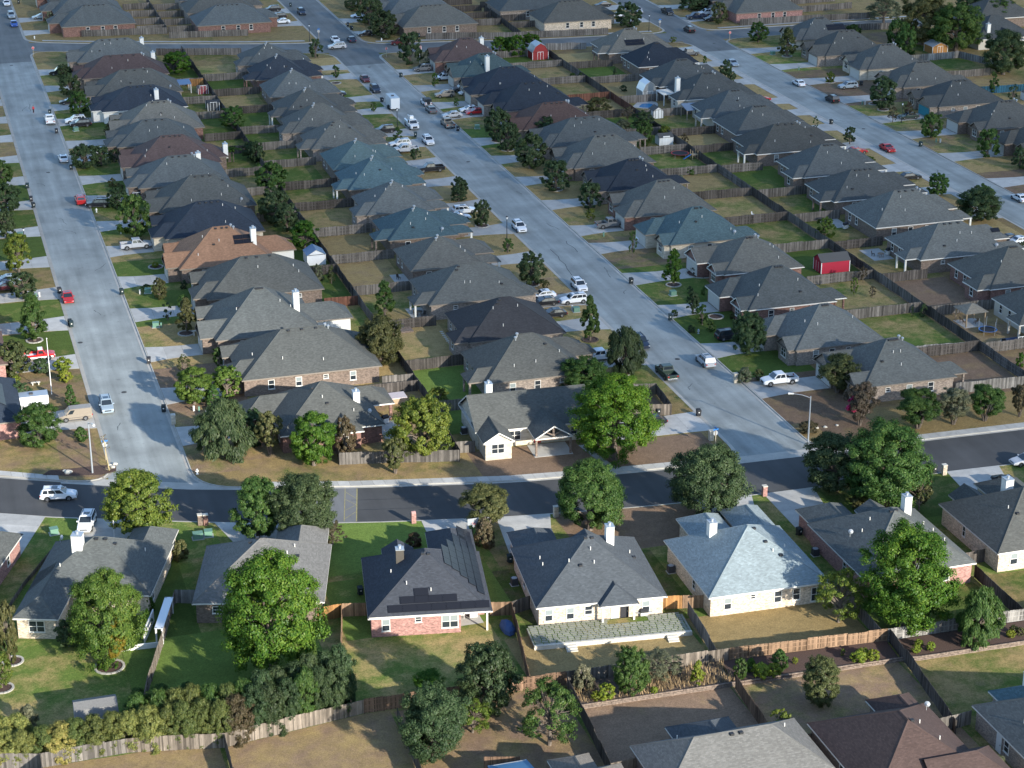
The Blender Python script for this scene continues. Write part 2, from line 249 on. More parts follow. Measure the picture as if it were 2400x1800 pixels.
TREES=[
(65.2,495.5,5.5,6.4,'M','g'),(65.0,505.0,3.5,4.4,'M','g'),(37.3,497.6,3.7,3.6,'O','d'),(37.2,479.6,5.4,4.7,'O','d'),(37.4,461.0,5.3,4.7,'M','m'),(43.0,437.2,4.2,5.4,'X','o'),
(33.8,415.1,5.0,5.1,'O','d'),(37.4,416.4,3.8,3.9,'O','d'),(40.3,418.3,2.6,2.7,'O','d'),(69.2,438.6,4.9,5.5,'M','m'),(68.5,411.6,3.7,3.9,'O','d'),(64.0,411.0,4.2,3.2,'B','g'),
(16.6,407.3,4.9,4.2,'O','m'),(42.1,403.1,1.6,1.9,'S','d'),(37.8,400.0,1.6,1.9,'S','o'),(38.5,395.0,1.9,2.6,'S','o'),(40.0,568.6,2.9,2.9,'S','p'),(40.4,582.6,2.1,1.6,'S','d'),
(124.2,560.4,3.8,4.6,'O','d'),(124.6,540.1,6.9,7.4,'O','d'),(124.3,522.1,6.8,7.5,'O','d'),(101.6,503.4,4.8,3.4,'O','d'),(123.3,489.8,7.5,5.9,'O','d'),(127.3,487.2,3.4,3.2,'S','p'),
(101.7,480.4,3.0,2.1,'M','m'),(102.8,444.3,2.3,1.6,'M','m'),(122.6,463.2,3.5,1.7,'M','g'),(101.7,416.7,3.2,2.0,'M','m'),(101.9,401.8,2.4,2.5,'O','d'),(103.4,372.9,3.7,3.2,'O','d'),
(123.0,411.7,6.9,5.6,'O','d'),(122.4,401.8,6.0,4.7,'O','d'),(69.0,408.6,4.4,3.2,'O','d'),(67.8,386.4,5.9,6.1,'O','m'),(147.8,492.0,4.8,4.5,'M','g'),(150.5,492.6,4.4,3.9,'M','g'),
(122.7,443.9,1.9,1.5,'M','m'),(151.5,489.5,5.5,4.5,'M','g'),(157.0,494.9,4.4,5.1,'M','g'),(191.3,514.8,6.7,7.0,'O','d'),(216.6,532.0,4.1,6.3,'O','d'),(220.1,531.8,3.9,5.0,'O','d'),
(216.8,511.0,6.2,4.2,'M','o'),(218.1,487.2,5.2,5.4,'M','m'),(195.9,492.5,1.8,2.2,'X','y'),(195.2,468.4,1.9,1.2,'S','g'),(193.7,451.5,4.3,3.4,'O','d'),(193.9,447.6,2.6,2.3,'O','d'),
(151.6,426.5,3.9,5.6,'M','o'),(166.5,456.0,3.3,1.7,'S','d'),(158.8,459.0,2.1,2.3,'S','d'),(157.3,461.4,1.6,2.0,'S','m'),(165.0,446.1,1.5,2.0,'S','d'),(156.4,419.5,3.2,2.6,'X','b'),
(152.2,411.0,2.5,4.1,'S','p'),(156.6,410.2,4.2,4.7,'M','d'),(152.4,398.1,5.2,3.8,'O','m'),(159.2,403.1,2.6,3.1,'S','y'),(161.2,396.7,2.3,1.8,'S','b'),(133.2,409.1,4.7,5.5,'O','d'),
(123.0,387.8,7.2,6.3,'O','d'),(123.2,371.1,5.7,5.4,'O','d'),(153.2,373.9,1.5,2.6,'S','m'),(128.6,367.3,1.9,3.7,'S','m'),(148.9,368.1,1.7,2.4,'S','p'),(125.8,408.2,4.1,1.8,'O','m'),
(218.3,469.0,7.6,6.0,'C','o'),(261.8,500.5,7.0,9.7,'X','p'),(258.5,471.1,13.3,12.9,'O','o'),(263.3,462.3,11.6,12.7,'O','m'),(248.5,467.6,7.6,4.9,'O','m'),(248.0,460.6,7.8,4.8,'O','m'),
(289.4,499.4,7.0,9.8,'O','d'),(292.3,491.1,6.4,10.6,'O','m'),(261.4,434.7,10.7,10.4,'O','d'),(245.6,486.4,3.1,4.1,'O','m'),(249.2,418.2,5.2,3.1,'C','m'),(216.6,439.8,2.6,2.4,'S','y'),
(217.0,412.7,7.1,6.2,'O','d'),(213.4,400.3,3.5,2.4,'X','b'),(218.4,402.1,3.8,2.4,'X','b'),(215.2,385.4,5.4,4.6,'O','m'),(193.3,398.4,3.6,1.3,'N','m'),(195.6,385.8,3.8,2.7,'M','d'),
(189.2,365.6,3.2,4.1,'M','g'),(219.4,368.1,5.6,4.7,'O','m'),(194.9,344.8,4.4,4.2,'O','m'),(200.7,337.6,3.6,4.4,'O','m'),(220.8,357.3,4.4,3.2,'O','d'),(247.7,406.7,4.7,2.4,'X','d'),
(15.8,388.3,5.3,5.9,'O','d'),(14.8,371.2,5.0,3.7,'O','d'),(15.5,349.8,7.0,4.7,'M','y'),(15.2,335.1,4.7,4.6,'M','d'),(15.3,313.8,8.0,5.4,'C','m'),(11.2,299.4,5.1,5.0,'O','o'),
(15.2,298.9,2.5,3.2,'S','d'),(18.5,298.9,1.8,2.3,'S','l'),(18.4,294.1,2.1,1.8,'S','l'),(11.1,296.1,1.2,1.2,'S','l'),(37.9,364.1,8.1,5.9,'M','m'),(37.0,384.2,3.9,4.3,'O','d'),
(37.5,327.9,3.7,2.4,'O','o'),(36.0,333.5,1.1,2.0,'S','d'),(37.3,317.0,3.5,1.5,'N','d'),(39.6,310.9,5.9,4.0,'C','o'),(40.7,322.9,2.1,2.2,'S','m'),(42.3,332.4,1.5,1.4,'S','d'),
(39.1,345.5,1.0,1.1,'S','l'),(36.4,292.6,2.7,2.2,'X','o'),(42.0,292.7,3.5,2.0,'M','m'),(64.6,365.8,6.5,5.8,'O','d'),(65.8,359.3,5.2,4.6,'O','d'),(66.9,347.9,5.2,5.1,'M','g'),
(63.1,343.8,3.4,1.9,'M','y'),(67.4,327.5,3.4,1.8,'C','o'),(65.6,329.8,2.8,2.0,'S','p'),(72.4,308.5,6.3,4.3,'C','m'),(83.1,308.1,2.9,4.3,'M','g'),(64.2,303.9,2.2,2.1,'S','d'),
(66.5,287.0,7.7,6.9,'O','o'),(102.2,368.8,2.9,3.2,'O','d'),(102.1,352.4,4.8,3.3,'O','d'),(102.1,335.2,2.6,1.9,'O','m'),(75.6,373.1,1.4,1.1,'S','l'),(100.7,316.6,5.6,4.9,'O','d'),
(102.2,313.0,1.9,1.5,'S','o'),(101.5,287.5,7.9,3.9,'C','m'),(101.8,272.0,7.1,5.8,'W','d'),(93.3,266.7,5.1,7.0,'O','m'),(125.9,357.4,4.7,4.3,'O','d'),(123.2,349.6,2.3,1.9,'M','y'),
(123.0,326.0,5.0,1.7,'X','m'),(124.4,309.1,6.8,4.1,'C','g'),(122.1,294.3,3.9,2.3,'M','d'),(121.7,289.0,3.5,2.1,'M','m'),(121.8,285.8,2.1,1.8,'S','m'),(125.7,304.4,1.2,1.3,'S','d'),
(127.6,302.9,1.5,1.1,'S','m'),(130.4,303.7,1.4,0.9,'S','d'),(118.6,286.2,1.2,1.5,'S','d'),(118.8,294.2,1.2,1.4,'S','m'),(131.0,313.7,1.7,3.3,'S','b'),(123.5,274.1,6.7,5.2,'O','d'),
(118.2,263.2,2.5,2.7,'S','p'),(120.7,263.5,1.8,1.8,'S','o'),(129.5,294.4,1.3,1.6,'S','o'),(127.8,290.2,1.2,1.5,'S','o'),(161.3,325.7,4.0,3.3,'M','l'),(194.6,327.5,6.0,8.0,'O','d'),
(152.0,294.5,3.4,1.6,'X','y'),(154.7,293.0,2.1,1.3,'X','b'),(156.7,300.5,3.0,1.4,'X','b'),(158.5,281.8,2.3,1.4,'S','d'),(156.7,282.3,2.1,0.7,'N','d'),(130.1,255.4,5.6,6.5,'K','w'),
(162.3,256.9,2.2,1.6,'S','g'),(192.9,308.5,1.8,1.3,'O','d'),(12.4,269.8,6.4,5.9,'M','m'),(18.2,283.8,3.6,2.1,'C','m'),(11.1,286.9,3.4,3.5,'M','d'),(18.8,283.2,0.9,1.6,'S','m'),
(18.4,270.7,1.9,2.2,'S','m'),(22.4,236.8,8.9,8.2,'M','y'),(26.5,228.7,2.6,2.2,'S','o'),(37.2,259.1,7.7,8.8,'W','d'),(41.8,261.9,4.8,4.3,'O','d'),(36.0,279.4,5.7,5.4,'M','l'),
(41.1,280.2,5.0,4.2,'M','l'),(38.5,277.6,3.6,2.8,'C','m'),(43.3,257.5,6.3,3.9,'K','o'),(48.5,252.1,7.8,6.0,'M','g'),(53.3,253.2,6.1,3.1,'M','b'),(63.8,250.7,8.3,8.2,'O','y'),
(70.6,267.7,3.0,2.9,'M','y'),(58.7,246.2,5.2,3.7,'K','o'),(36.9,231.5,8.3,5.8,'M','m'),(42.6,229.6,8.4,8.9,'O','d'),(45.7,227.1,3.2,3.3,'X','b'),(40.6,228.8,1.2,2.2,'S','p'),
(42.1,228.3,1.0,1.6,'S','l'),(65.7,225.8,5.6,6.9,'K','o'),(64.1,220.9,3.6,3.1,'S','b'),(55.6,223.5,2.0,2.2,'S','b'),(89.2,241.8,12.1,11.2,'M','Y'),(78.6,221.6,9.1,8.6,'O','m'),
(94.7,220.6,9.6,9.5,'O','d'),(127.6,242.8,6.4,5.1,'K','k'),(135.2,239.3,5.8,7.1,'K','m'),(140.9,239.1,5.4,5.1,'K','p'),(145.9,238.9,5.6,5.8,'K','m'),(151.6,238.8,5.0,3.2,'K','b'),
(114.4,223.2,7.9,8.5,'O','d'),(118.5,216.6,11.6,10.8,'M','m'),(122.2,214.2,5.1,3.4,'X','o'),(114.8,216.8,2.2,2.9,'S','o'),(119.3,242.7,1.7,3.4,'S','b'),(105.5,185.9,12.6,10.9,'M','g'),
(87.2,181.4,2.2,2.2,'S','m'),(85.8,179.6,1.7,1.4,'S','l'),(96.3,179.6,1.6,1.5,'S','l'),(97.4,181.1,1.1,1.1,'S','l'),(98.1,179.6,1.4,1.3,'S','l'),(104.6,181.2,1.0,0.8,'S','l'),
(103.6,179.7,1.1,0.9,'S','l'),(105.5,179.7,1.2,0.9,'S','l'),(116.7,180.8,1.1,0.8,'S','o'),(115.8,179.2,1.1,0.9,'S','l'),(117.1,179.3,1.2,0.8,'S','o'),(89.3,181.8,0.9,0.6,'S','l'),
(95.3,181.9,0.9,0.6,'S','y'),(111.7,180.3,6.3,5.4,'W','m'),(88.3,172.6,5.8,4.1,'M','o'),(81.2,167.8,3.5,2.7,'X','y'),(98.6,189.4,6.6,5.8,'X','y'),(99.1,155.1,2.4,3.8,'S','p'),
(14.8,205.0,11.4,8.2,'M','G'),(4.1,208.5,7.2,2.2,'O','o'),(2.8,203.0,4.2,2.6,'M','l'),(2.4,189.6,4.1,2.8,'S','h'),(5.6,188.4,4.6,3.3,'S','h'),(8.3,188.3,3.2,3.2,'S','h'),
(5.0,193.2,2.9,2.5,'S','p'),(11.8,188.3,4.8,4.2,'S','q'),(16.9,186.1,5.9,5.3,'S','q'),(16.9,194.9,2.0,2.2,'S','m'),(19.4,194.7,2.2,2.9,'S','m'),(22.1,193.6,2.5,2.8,'S','m'),
(21.2,187.9,4.1,3.4,'S','h'),(24.4,185.8,7.0,5.2,'S','q'),(10.9,210.2,3.3,2.9,'O','d'),(21.0,215.6,2.6,1.2,'S','g'),(20.2,212.0,2.4,1.2,'S','g'),(13.9,203.9,1.5,1.0,'S','g'),
(14.4,203.6,1.1,1.1,'S','g'),(15.2,203.6,1.6,1.2,'S','g'),(32.3,197.0,14.8,11.1,'M','g'),(28.9,187.0,4.9,2.8,'S','q'),(31.6,186.9,5.7,3.6,'S','b'),(34.0,184.2,7.9,5.3,'S','d'),
(37.0,184.0,6.4,5.4,'S','m'),(45.2,175.0,8.1,7.5,'O','d'),(48.1,187.9,2.6,3.3,'M','g'),(53.0,181.8,8.0,6.6,'O','d'),(50.4,178.6,3.6,4.0,'X','y'),(57.5,173.8,7.2,6.4,'X','m'),
(64.4,183.3,3.1,2.6,'S','p'),(66.2,180.8,1.9,1.7,'S','l'),(65.1,180.8,1.2,1.0,'S','l'),(69.1,181.1,5.3,3.8,'O','m'),(73.4,183.6,2.9,5.0,'X','p'),(76.8,180.4,3.4,1.9,'C','l'),
(71.7,180.4,0.9,0.7,'S','l'),(81.9,180.3,2.6,1.6,'O','m'),(83.7,181.6,1.7,1.4,'S','g'),(84.3,179.9,2.1,1.6,'S','l'),
]
CARS=[
(30.3,597.9,180,'sedan','white'),(30.3,579.2,180,'suv','slate'),(30.2,567.3,180,'sedan','blue'),(38.0,574.5,270,'sedan','slate'),(37.0,503.5,270,'pickup','black'),(36.2,472.6,270,'sedan','black'),
(30.2,456.5,0,'pickup','white'),(35.8,454.2,270,'suv','white'),(36.5,450.5,270,'suv','black'),(30.1,422.9,0,'sedan','white'),(38.5,425.0,270,'suv','white'),(30.4,390.5,0,'suv','red'),
(33.4,386.3,282,'suv','black'),(40.9,389.0,270,'suv','silver'),(37.2,357.7,90,'pickup','silver'),(13.1,344.8,270,'sedan','slate'),(12.3,340.8,270,'sedan','maroon'),(22.2,332.4,180,'sedan','red'),
(15.2,305.2,90,'oldpickup','red'),(23.2,281.5,180,'suv','slate'),(18.4,278.6,270,'van','tan'),(9.9,276.8,270,'sedan','white'),(13.5,251.7,101,'suv','white'),(16.2,241.7,196,'suv','white'),
(39.6,272.5,90,'pickup','white'),(102.1,565.7,270,'suv','black'),(101.7,555.2,270,'suv','black'),(101.4,548.2,270,'sedan','white'),(109.4,560.0,180,'suv','navy'),(110.6,521.0,180,'sedan','white'),
(114.9,520.6,0,'sedan','navy'),(109.3,512.9,272,'suv','silver'),(123.8,549.8,270,'sedan','white'),(120.1,525.7,270,'sedan','black'),(126.2,512.6,280,'suv','maroon'),(107.9,474.9,180,'sedan','maroon'),
(107.7,463.6,180,'suv','navy'),(97.7,461.7,90,'suv','navy'),(124.2,481.0,270,'suv','grey'),(127.7,473.3,270,'sedan','black'),(126.7,470.0,270,'suv','white'),(122.3,453.0,270,'suv','tan'),
(128.3,453.6,270,'sedan','white'),(128.1,457.3,270,'pickup','grey'),(116.2,447.2,0,'jeep','white'),(115.6,440.6,0,'sedan','grey'),(118.8,433.8,270,'sedan','silver'),(124.1,437.8,270,'sedan','white'),
(124.8,435.1,270,'sedan','red'),(115.8,427.0,0,'pickup','tan'),(107.8,428.3,180,'utility','white'),(100.8,425.2,270,'suv','black'),(107.5,413.8,180,'suv','white'),(101.2,412.7,270,'suv','white'),
(101.1,407.7,270,'pickup','silver'),(102.5,391.6,270,'pickup','black'),(129.6,423.8,270,'sedan','white'),(194.5,544.3,270,'sedan','black'),(208.9,530.0,180,'pickup','black'),(201.3,534.0,180,'suv','silver'),
(193.3,528.8,270,'sedan','white'),(205.7,505.4,0,'suv','black'),(213.8,520.5,270,'pickup','navy'),(218.6,524.8,270,'suv','white'),(217.0,516.5,270,'suv','black'),(194.4,477.7,90,'pickup','grey'),
(200.0,464.5,180,'sedan','slate'),(192.7,427.2,90,'sedan','red'),(130.1,422.0,270,'sedan','white'),(208.1,439.6,0,'sedan','white'),(218.0,432.8,270,'suv','slate'),(208.8,422.3,0,'suv','black'),
(218.3,402.1,270,'sedan','green'),(193.6,378.3,90,'sedan','red'),(199.8,378.9,180,'muscle','red'),(195.3,357.1,90,'sedan','black'),(101.1,361.0,90,'suv','white'),(98.9,357.3,90,'sedan','white'),
(108.2,347.9,180,'suv','white'),(125.2,344.2,90,'pickup','grey'),(129.1,334.3,90,'sedan','white'),(108.1,312.4,180,'suv','white'),(100.4,309.4,270,'sedan','white'),(99.7,305.9,270,'sedan','black'),
(104.8,305.5,270,'suv','white'),(99.2,300.0,270,'sedan','black'),(108.5,283.1,180,'suv','navy'),(100.1,278.8,270,'pickup','white'),(107.5,269.5,0,'pickup','green'),(115.5,272.5,0,'suv','silver'),
(123.4,281.5,90,'suv','black'),(123.1,261.2,270,'pickup','white'),(209.1,337.3,0,'sedan','white'),(194.0,314.0,90,'sedan','black'),(195.1,312.2,90,'sedan','white'),(98.5,251.9,270,'sedan','black'),
(136.9,217.5,0,'suv','black'),(143.8,223.5,270,'sedan','silver'),
]
BIN=[
(33.7,597.9),(30.9,464.2),(30.8,446.3),(31.0,415.2),(21.1,403.4),(21.1,393.7),(21.2,389.2),(31.6,332.6),(21.4,336.4),(21.5,319.6),(21.7,318.7),(31.7,298.3),
(31.2,277.8),(108.5,571.4),(118.1,539.0),(118.1,534.2),(117.4,476.3),(106.9,452.9),(106.9,445.4),(106.4,419.4),(116.9,422.0),(116.6,424.7),(133.2,519.4),(186.2,515.7),
(224.3,512.9),(221.5,458.4),(222.4,434.5),(199.2,402.6),(209.6,379.6),(93.0,321.5),(117.7,312.2),(117.5,292.8),(129.8,341.3),(130.7,341.2),(131.8,341.8),(106.4,252.8),
(100.8,255.0),(128.3,224.5),(129.9,224.5),(103.9,212.0),(46.0,212.7),(45.2,353.4),(43.0,324.1),(65.9,215.6),
]
LAMP=[
(104.1,523.1),(104.4,427.9),(195.3,508.9),(215.1,399.3),(17.5,361.4),(104.1,342.4),
]
STOP=[
(32.2,526.2),(119.2,498.8),(211.5,490.9),
]
SIGNBACK=[
(106.9,524.5),(198.7,509.5),(21.0,262.6),(104.3,241.3),
]
HYDRANT=[
(32.5,254.0),(34.2,548.3),(122.6,518.2),(119.5,285.3),(32.7,382.8),
]
UBOX=[
(36.0,332.0),(35.0,314.5),(29.5,234.0),(11.9,240.8),(35.1,446.9),(121.5,422.5),(103.8,301.2),(122.4,304.2),(215.8,472.4),(17.3,371.1),(30.9,234.3),
]
PED=[
(34.6,331.7),(35.8,314.0),(17.9,335.5),(17.3,335.1),(35.6,367.4),(122.1,339.1),(103.4,302.2),(214.1,417.1),(214.7,416.9),(214.4,381.6),(215.2,381.2),(214.9,454.3),
(35.5,276.7),(36.2,276.2),
]
MAIL=[
(30.4,237.9),(31.1,237.7),(57.2,230.3),(75.6,226.6),(104.8,244.1),(104.5,224.5),(131.0,223.6),(116.9,263.7),(31.9,272.7),
]
AC=[
(84.3,207.3),(103.5,206.3),(71.6,256.9),(64.7,209.8),(91.8,539.1),
]
RING=[
(39.2,345.7),(15.3,313.9),(39.3,309.9),(100.9,316.7),(124.5,309.2),(101.6,287.7),(101.9,272.4),(218.5,469.4),(123.3,371.2),(100.5,474.5),(102.1,352.1),(14.8,204.1),
(4.4,208.6),(2.9,202.8),(125.3,291.9),(217.1,416.8),(216.5,411.2),(131.5,313.6),(122.6,410.8),(122.8,403.0),(216.7,440.1),
]
MH=[
(112.1,275.8),(26.5,287.5),(22.3,311.1),(26.2,414.7),(26.0,518.2),(112.5,489.6),(112.1,396.9),(204.6,397.2),(204.8,481.9),(206.6,489.9),
]
MISC=[
(15.9,289.6),(19.2,236.8),(125.6,489.2),(94.8,485.2),(18.7,258.6),(117.5,238.7),(10.4,266.1),
]
FARH=[
(269.7,460.4),(275.5,480.1),(284.4,468.0),
]
D2=[
(98.6,329.1),(96.6,322.6),(105.2,308.7),(103.4,303.4),(102.0,299.3),(100.6,295.1),(98.8,278.2),(98.3,276.8),(103.2,344.5),(101.9,340.1),(99.4,254.1),(97.0,247.8),
(105.4,252.7),(104.5,245.1),(123.3,261.5),(118.6,255.1),(118.3,254.5),(125.3,251.2),
]
CRACK=[
(110.2,335.0),(110.3,330.4),(109.9,328.7),(110.1,325.9),(109.6,323.3),(109.3,319.7),
]
CRACK2=[
(114.6,338.8),(114.2,337.1),(114.6,335.5),(114.7,334.0),(114.5,331.9),
]
MARK=[
(51.1,243.5),(48.7,233.5),(52.7,243.2),(50.2,232.9),(50.9,242.4),(51.8,239.8),(50.3,240.1),(51.3,237.9),(49.5,236.9),(51.3,237.9),(48.9,234.5),(50.9,236.0),
]
CHIM=[
(59.1,495.6,4.6,6.2),(54.3,453.8,4.4,6.8),(62.2,407.0,3.6,5.5),(54.8,395.0,6,7.3),(58.6,513.2,4.6,6.2),(55.9,338.8,5,8.2),(56.3,302.4,5.2,8.4),(57.0,262.2,4.6,6.1),(140.3,483.5,4.8,7.2),(135.2,461.0,5.6,7.6),(171.8,428.2,4.4,7.1),(140.3,247.1,4,6.8),
]
# ---------------------------------------------------------------- the setting
DN=[(-90,300),(-40,280),(-10,268.5),(6.4,261),(13.5,257.2),(22,253.4),(30.5,249.8),(39.4,246.9),(52.7,243.2),(62.2,241.1),(73.2,238.7),(87.3,237.1),(104.4,235.8),(115.7,235.4),(131.8,235),(150,234.5),(320,231)]
DS=[(-90,288),(-40,268),(-10,256.5),(5.6,249.5),(11.7,246.5),(21.2,242.7),(36.5,236.9),(50.2,232.9),(62.8,230.1),(70.2,228.7),(83.5,227),(92.4,226.1),(105.6,225.5),(128.4,224.7),(142.4,224.3),(320,221)]
EN=[(-90,590),(0,556),(31.8,544.3),(48.9,537.5),(89.7,524.5),(104,521.5),(118,516),(134.6,513),(164,508),(196.4,506),(212,504.6),(245,504.8),(270,503.5),(420,500)]
ES=[(-90,578),(0,545),(33,532.9),(42.3,529.8),(75,518.5),(98.5,510.5),(119,504.5),(162,498),(175,496),(210,494),(244,495),(270,493.5),(420,490)]
AX=(21.2,31.8); BX=(106.6,117.9); CX=(200.0,210.3)
TB=((520,),(491,),(480,))
def curve(P,x0,x1,n=24): return [(x0+(x1-x0)*i/n,interp(P,x0+(x1-x0)*i/n)) for i in range(n+1)]
b=MB(); b.face([(-900,-300,-.02),(1500,-300,-.02),(1500,2200,-.02),(-900,2200,-.02)]); struct(b.obj('ground','grass',None,(.6,.9,.2)))
sheet('cross_street',curve(ES,-90,420)+curve(EN,-90,420)[::-1],0.0,'asphalt_mid')
for nm,(x0,x1),tb in (('street',AX,521),('street',BX,492.5),('street',CX,481)):
    y0=interp(DN,(x0+x1)/2)
    if x0>190: y0=236
    b=MB(); b.face([(x0-.6,y0-.5,.004),(x1+.6,y0-.5,.004),(x1+.6,tb,.004),(x0-.6,tb,.004)]); struct(b.obj(nm,'asphalt_light'))
    b=MB(); b.face([(x0-.6,tb,.004),(x1+.6,tb,.004),(x1+.6,760,.004),(x0-.6,760,.004)]); struct(b.obj(nm,'asphalt_mid'))
    # pale concrete valley gutter across the mouth
    if x0<190:
        c1=curve(DN,x0-7,x1+7,12); b=MB()
        for (p,q) in zip(c1,c1[1:]): b.face([(p[0],p[1]-.25,.012),(q[0],q[1]-.25,.012),(q[0],q[1]+2.0,.012),(p[0],p[1]+2.0,.012)])
        struct(b.obj('valley_gutter','kerb_concrete'))
sheet('front_road',curve(DS,-90,320,60)+curve(DN,-90,320,60)[::-1],.008,'asphalt_dark')
# older patch of road surface with yellow hatching
def Dy(x,f): a=interp(DS,x); c=interp(DN,x); return a+(c-a)*f
def slant(x,f): return (x+2.45*f,Dy(x+2.45*f,f))
sheet('road_patch',[slant(44.6,.0),slant(50.1,.0),slant(50.1,1),slant(44.6,1)],.012,'asphalt_patch')
b=MB()
def mark(p,q,w_=.13,z=.016):
    p=Vector(p);q=Vector(q);d=(q-p).normalized();n_=Vector((-d.y,d.x))*w_/2
    b.face([(*(p-n_),z),(*(q-n_),z),(*(q+n_),z),(*(p+n_),z)])
mark(slant(48.6,.03),slant(48.6,.99),.11); mark(slant(50.15,.02),slant(50.15,.99),.15)
for f0,f1 in ((.88,.68),(.66,.5),(.34,.5),(.1,.3)): mark(slant(48.7,f0),slant(50.1,f1),.08)
struct(b.obj('road_marking','yellow_line'))
for K in (CRACK,CRACK2):
    b=MB()
    for p,q in zip(K,K[1:]):
        p2=Vector(p);q2=Vector(q);d=(q2-p2).normalized();n_=Vector((-d.y,d.x))*.06
        b.face([(*(p2-n_),.009),(*(q2-n_),.009),(*(q2+n_),.009),(*(p2+n_),.009)])
    struct(b.obj('crack_seal','tar'))
cr_=random.Random(13)
for k in range(22):
    x0_,x1_=(AX,BX,CX)[k%3]; x=cr_.uniform(x0_+1.5,x1_-1.5); y=cr_.uniform(262,470); b=MB(); a=cr_.uniform(.9,2.2)
    for j in range(cr_.randint(3,7)):
        x2=x+cr_.uniform(.35,.8)*math.cos(a); y2=y+cr_.uniform(.5,1.3)*math.sin(a); a+=cr_.uniform(-.5,.5); n_=Vector((-(y2-y),x2-x)).normalized()*cr_.uniform(.03,.06)
        if x0_+.8<x2<x1_-.8: b.face([(x-n_.x,y-n_.y,.009),(x2-n_.x,y2-n_.y,.009),(x2+n_.x,y2+n_.y,.009),(x+n_.x,y+n_.y,.009)])
        x,y=x2,y2
    if b.f: struct(b.obj('crack_seal','tar'))
b=MB()
for i,(dy_) in enumerate((.35,.64)):
    P=[(x,Dy(x,dy_)) for x in np.linspace(51,62,8)]
    for p,q in zip(P,P[1:]): b.face([(p[0],p[1]-.05,.013),(q[0],q[1]-.05,.013),(q[0],q[1]+.05,.013),(p[0],p[1]+.05,.013)])
struct(b.obj('road_joint','tar'))
# blocks of raised ground with kerbs
def fillet(poly,rad):
    out=[]; n=len(poly)
    for i,(p,r) in enumerate(zip(poly,rad)):
        if r<=0: out.append(p); continue
        P=Vector(p);A=(Vector(poly[i-1])-P).normalized();B=(Vector(poly[(i+1)%n])-P).normalized()
        for k in range(8):
            t_=k/7; q=P+A*r*(1-t_)**2+B*r*t_**2; out.append((q.x,q.y))
    return out
def block(poly,col,kerbs,name='verge_ground'):
    sheet(name,poly,.11,'grass',col)
    for seg in kerbs: kerb(seg)
def offset(P,d):
    out=[]
    for i,p in enumerate(P):
        a=Vector(P[max(0,i-1)]);c=Vector(P[min(len(P)-1,i+1)]); t_=(c-a).normalized(); n_=Vector((-t_.y,t_.x)); q=Vector(p)+n_*d; out.append((q.x,q.y))
    return out
def kerb(P,gut=.45):
    # P runs with the block on its left
    a=P; b_=offset(P,.17); g=offset(P,-gut); m=MB()
    for i in range(len(P)-1):
        m.face([(*a[i],.0),(*a[i+1],.0),(*a[i+1],.135),(*a[i],.135)]); m.face([(*a[i],.135),(*a[i+1],.135),(*b_[i+1],.135),(*b_[i],.135)])
        m.face([(*b_[i],.135),(*b_[i+1],.135),(*b_[i+1],.09),(*b_[i],.09)])
        m.face([(*g[i],.02),(*g[i+1],.02),(*a[i+1],.026),(*a[i],.026)])
    struct(m.obj('kerb','kerb_concrete'))
def DNo(x0,x1,n=20): return [(x,interp(DN,x)+.45) for x in np.linspace(x0,x1,n)]
def blockpoly(x0,x1,rb0,rb1,rt0,rt1,top=True):
    bot=DNo(x0,x1); topc=[(x,interp(ES,x)-.3) for x in np.linspace(x1,x0,16)]
    bot=[p for p in bot if p[0] in (bot[0][0],bot[-1][0]) or (x0+6.5<p[0]<x1-6.5)]; topc=[p for p in topc if p[0] in (topc[0][0],topc[-1][0]) or (x0+7<p[0]<x1-7)]
    poly=bot+topc; rad=[rb0]+[0]*(len(bot)-2)+[rb1]+[rt0]+[0]*(len(topc)-2)+[rt1]
    return fillet(poly,rad)
DRY=(.62,.95,.2)
P=blockpoly(31.8,106.6,5.5,5.5,6,6); block(P,(.6,.9,.3),[P+[P[0]]])
P=blockpoly(117.9,200,5.5,5.5,6,6); block(P,(.75,.9,.45),[P+[P[0]]])
P=blockpoly(210.3,330,5.5,0,0,6); block(P,(.6,.9,.3),[P+[P[0]]])
P=blockpoly(-88,21.2,0,6.5,6,0); block(P,(.65,.95,.4),[P+[P[0]]])
def nblock(x0,x1):
    bot=[(x,interp(EN,x)+.3) for x in np.linspace(x0,x1,12)]
    bot=[p for p in bot if p in (bot[0],bot[-1]) or (x0+7<p[0]<x1-7)]
    P=fillet(bot+[(x1,760),(x0,760)],[6]+[0]*(len(bot)-2)+[6]+[0,0]); block(P,(.7,.95,.3),[P[-2:]+P[:-1]] if False else [P+[P[0]]])
nblock(-80,21.2); nblock(31.8,106.6); nblock(117.9,200); nblock(210.3,420)
bot=[(x,interp(DS,x)-.35) for x in np.linspace(-88,318,70)]
P=[(-88,60),(318,60)]+bot[::-1]; sheet('verge_ground',P,.11,'grass',(.38,1.15,.12)); kerb(bot[::-1],.3)
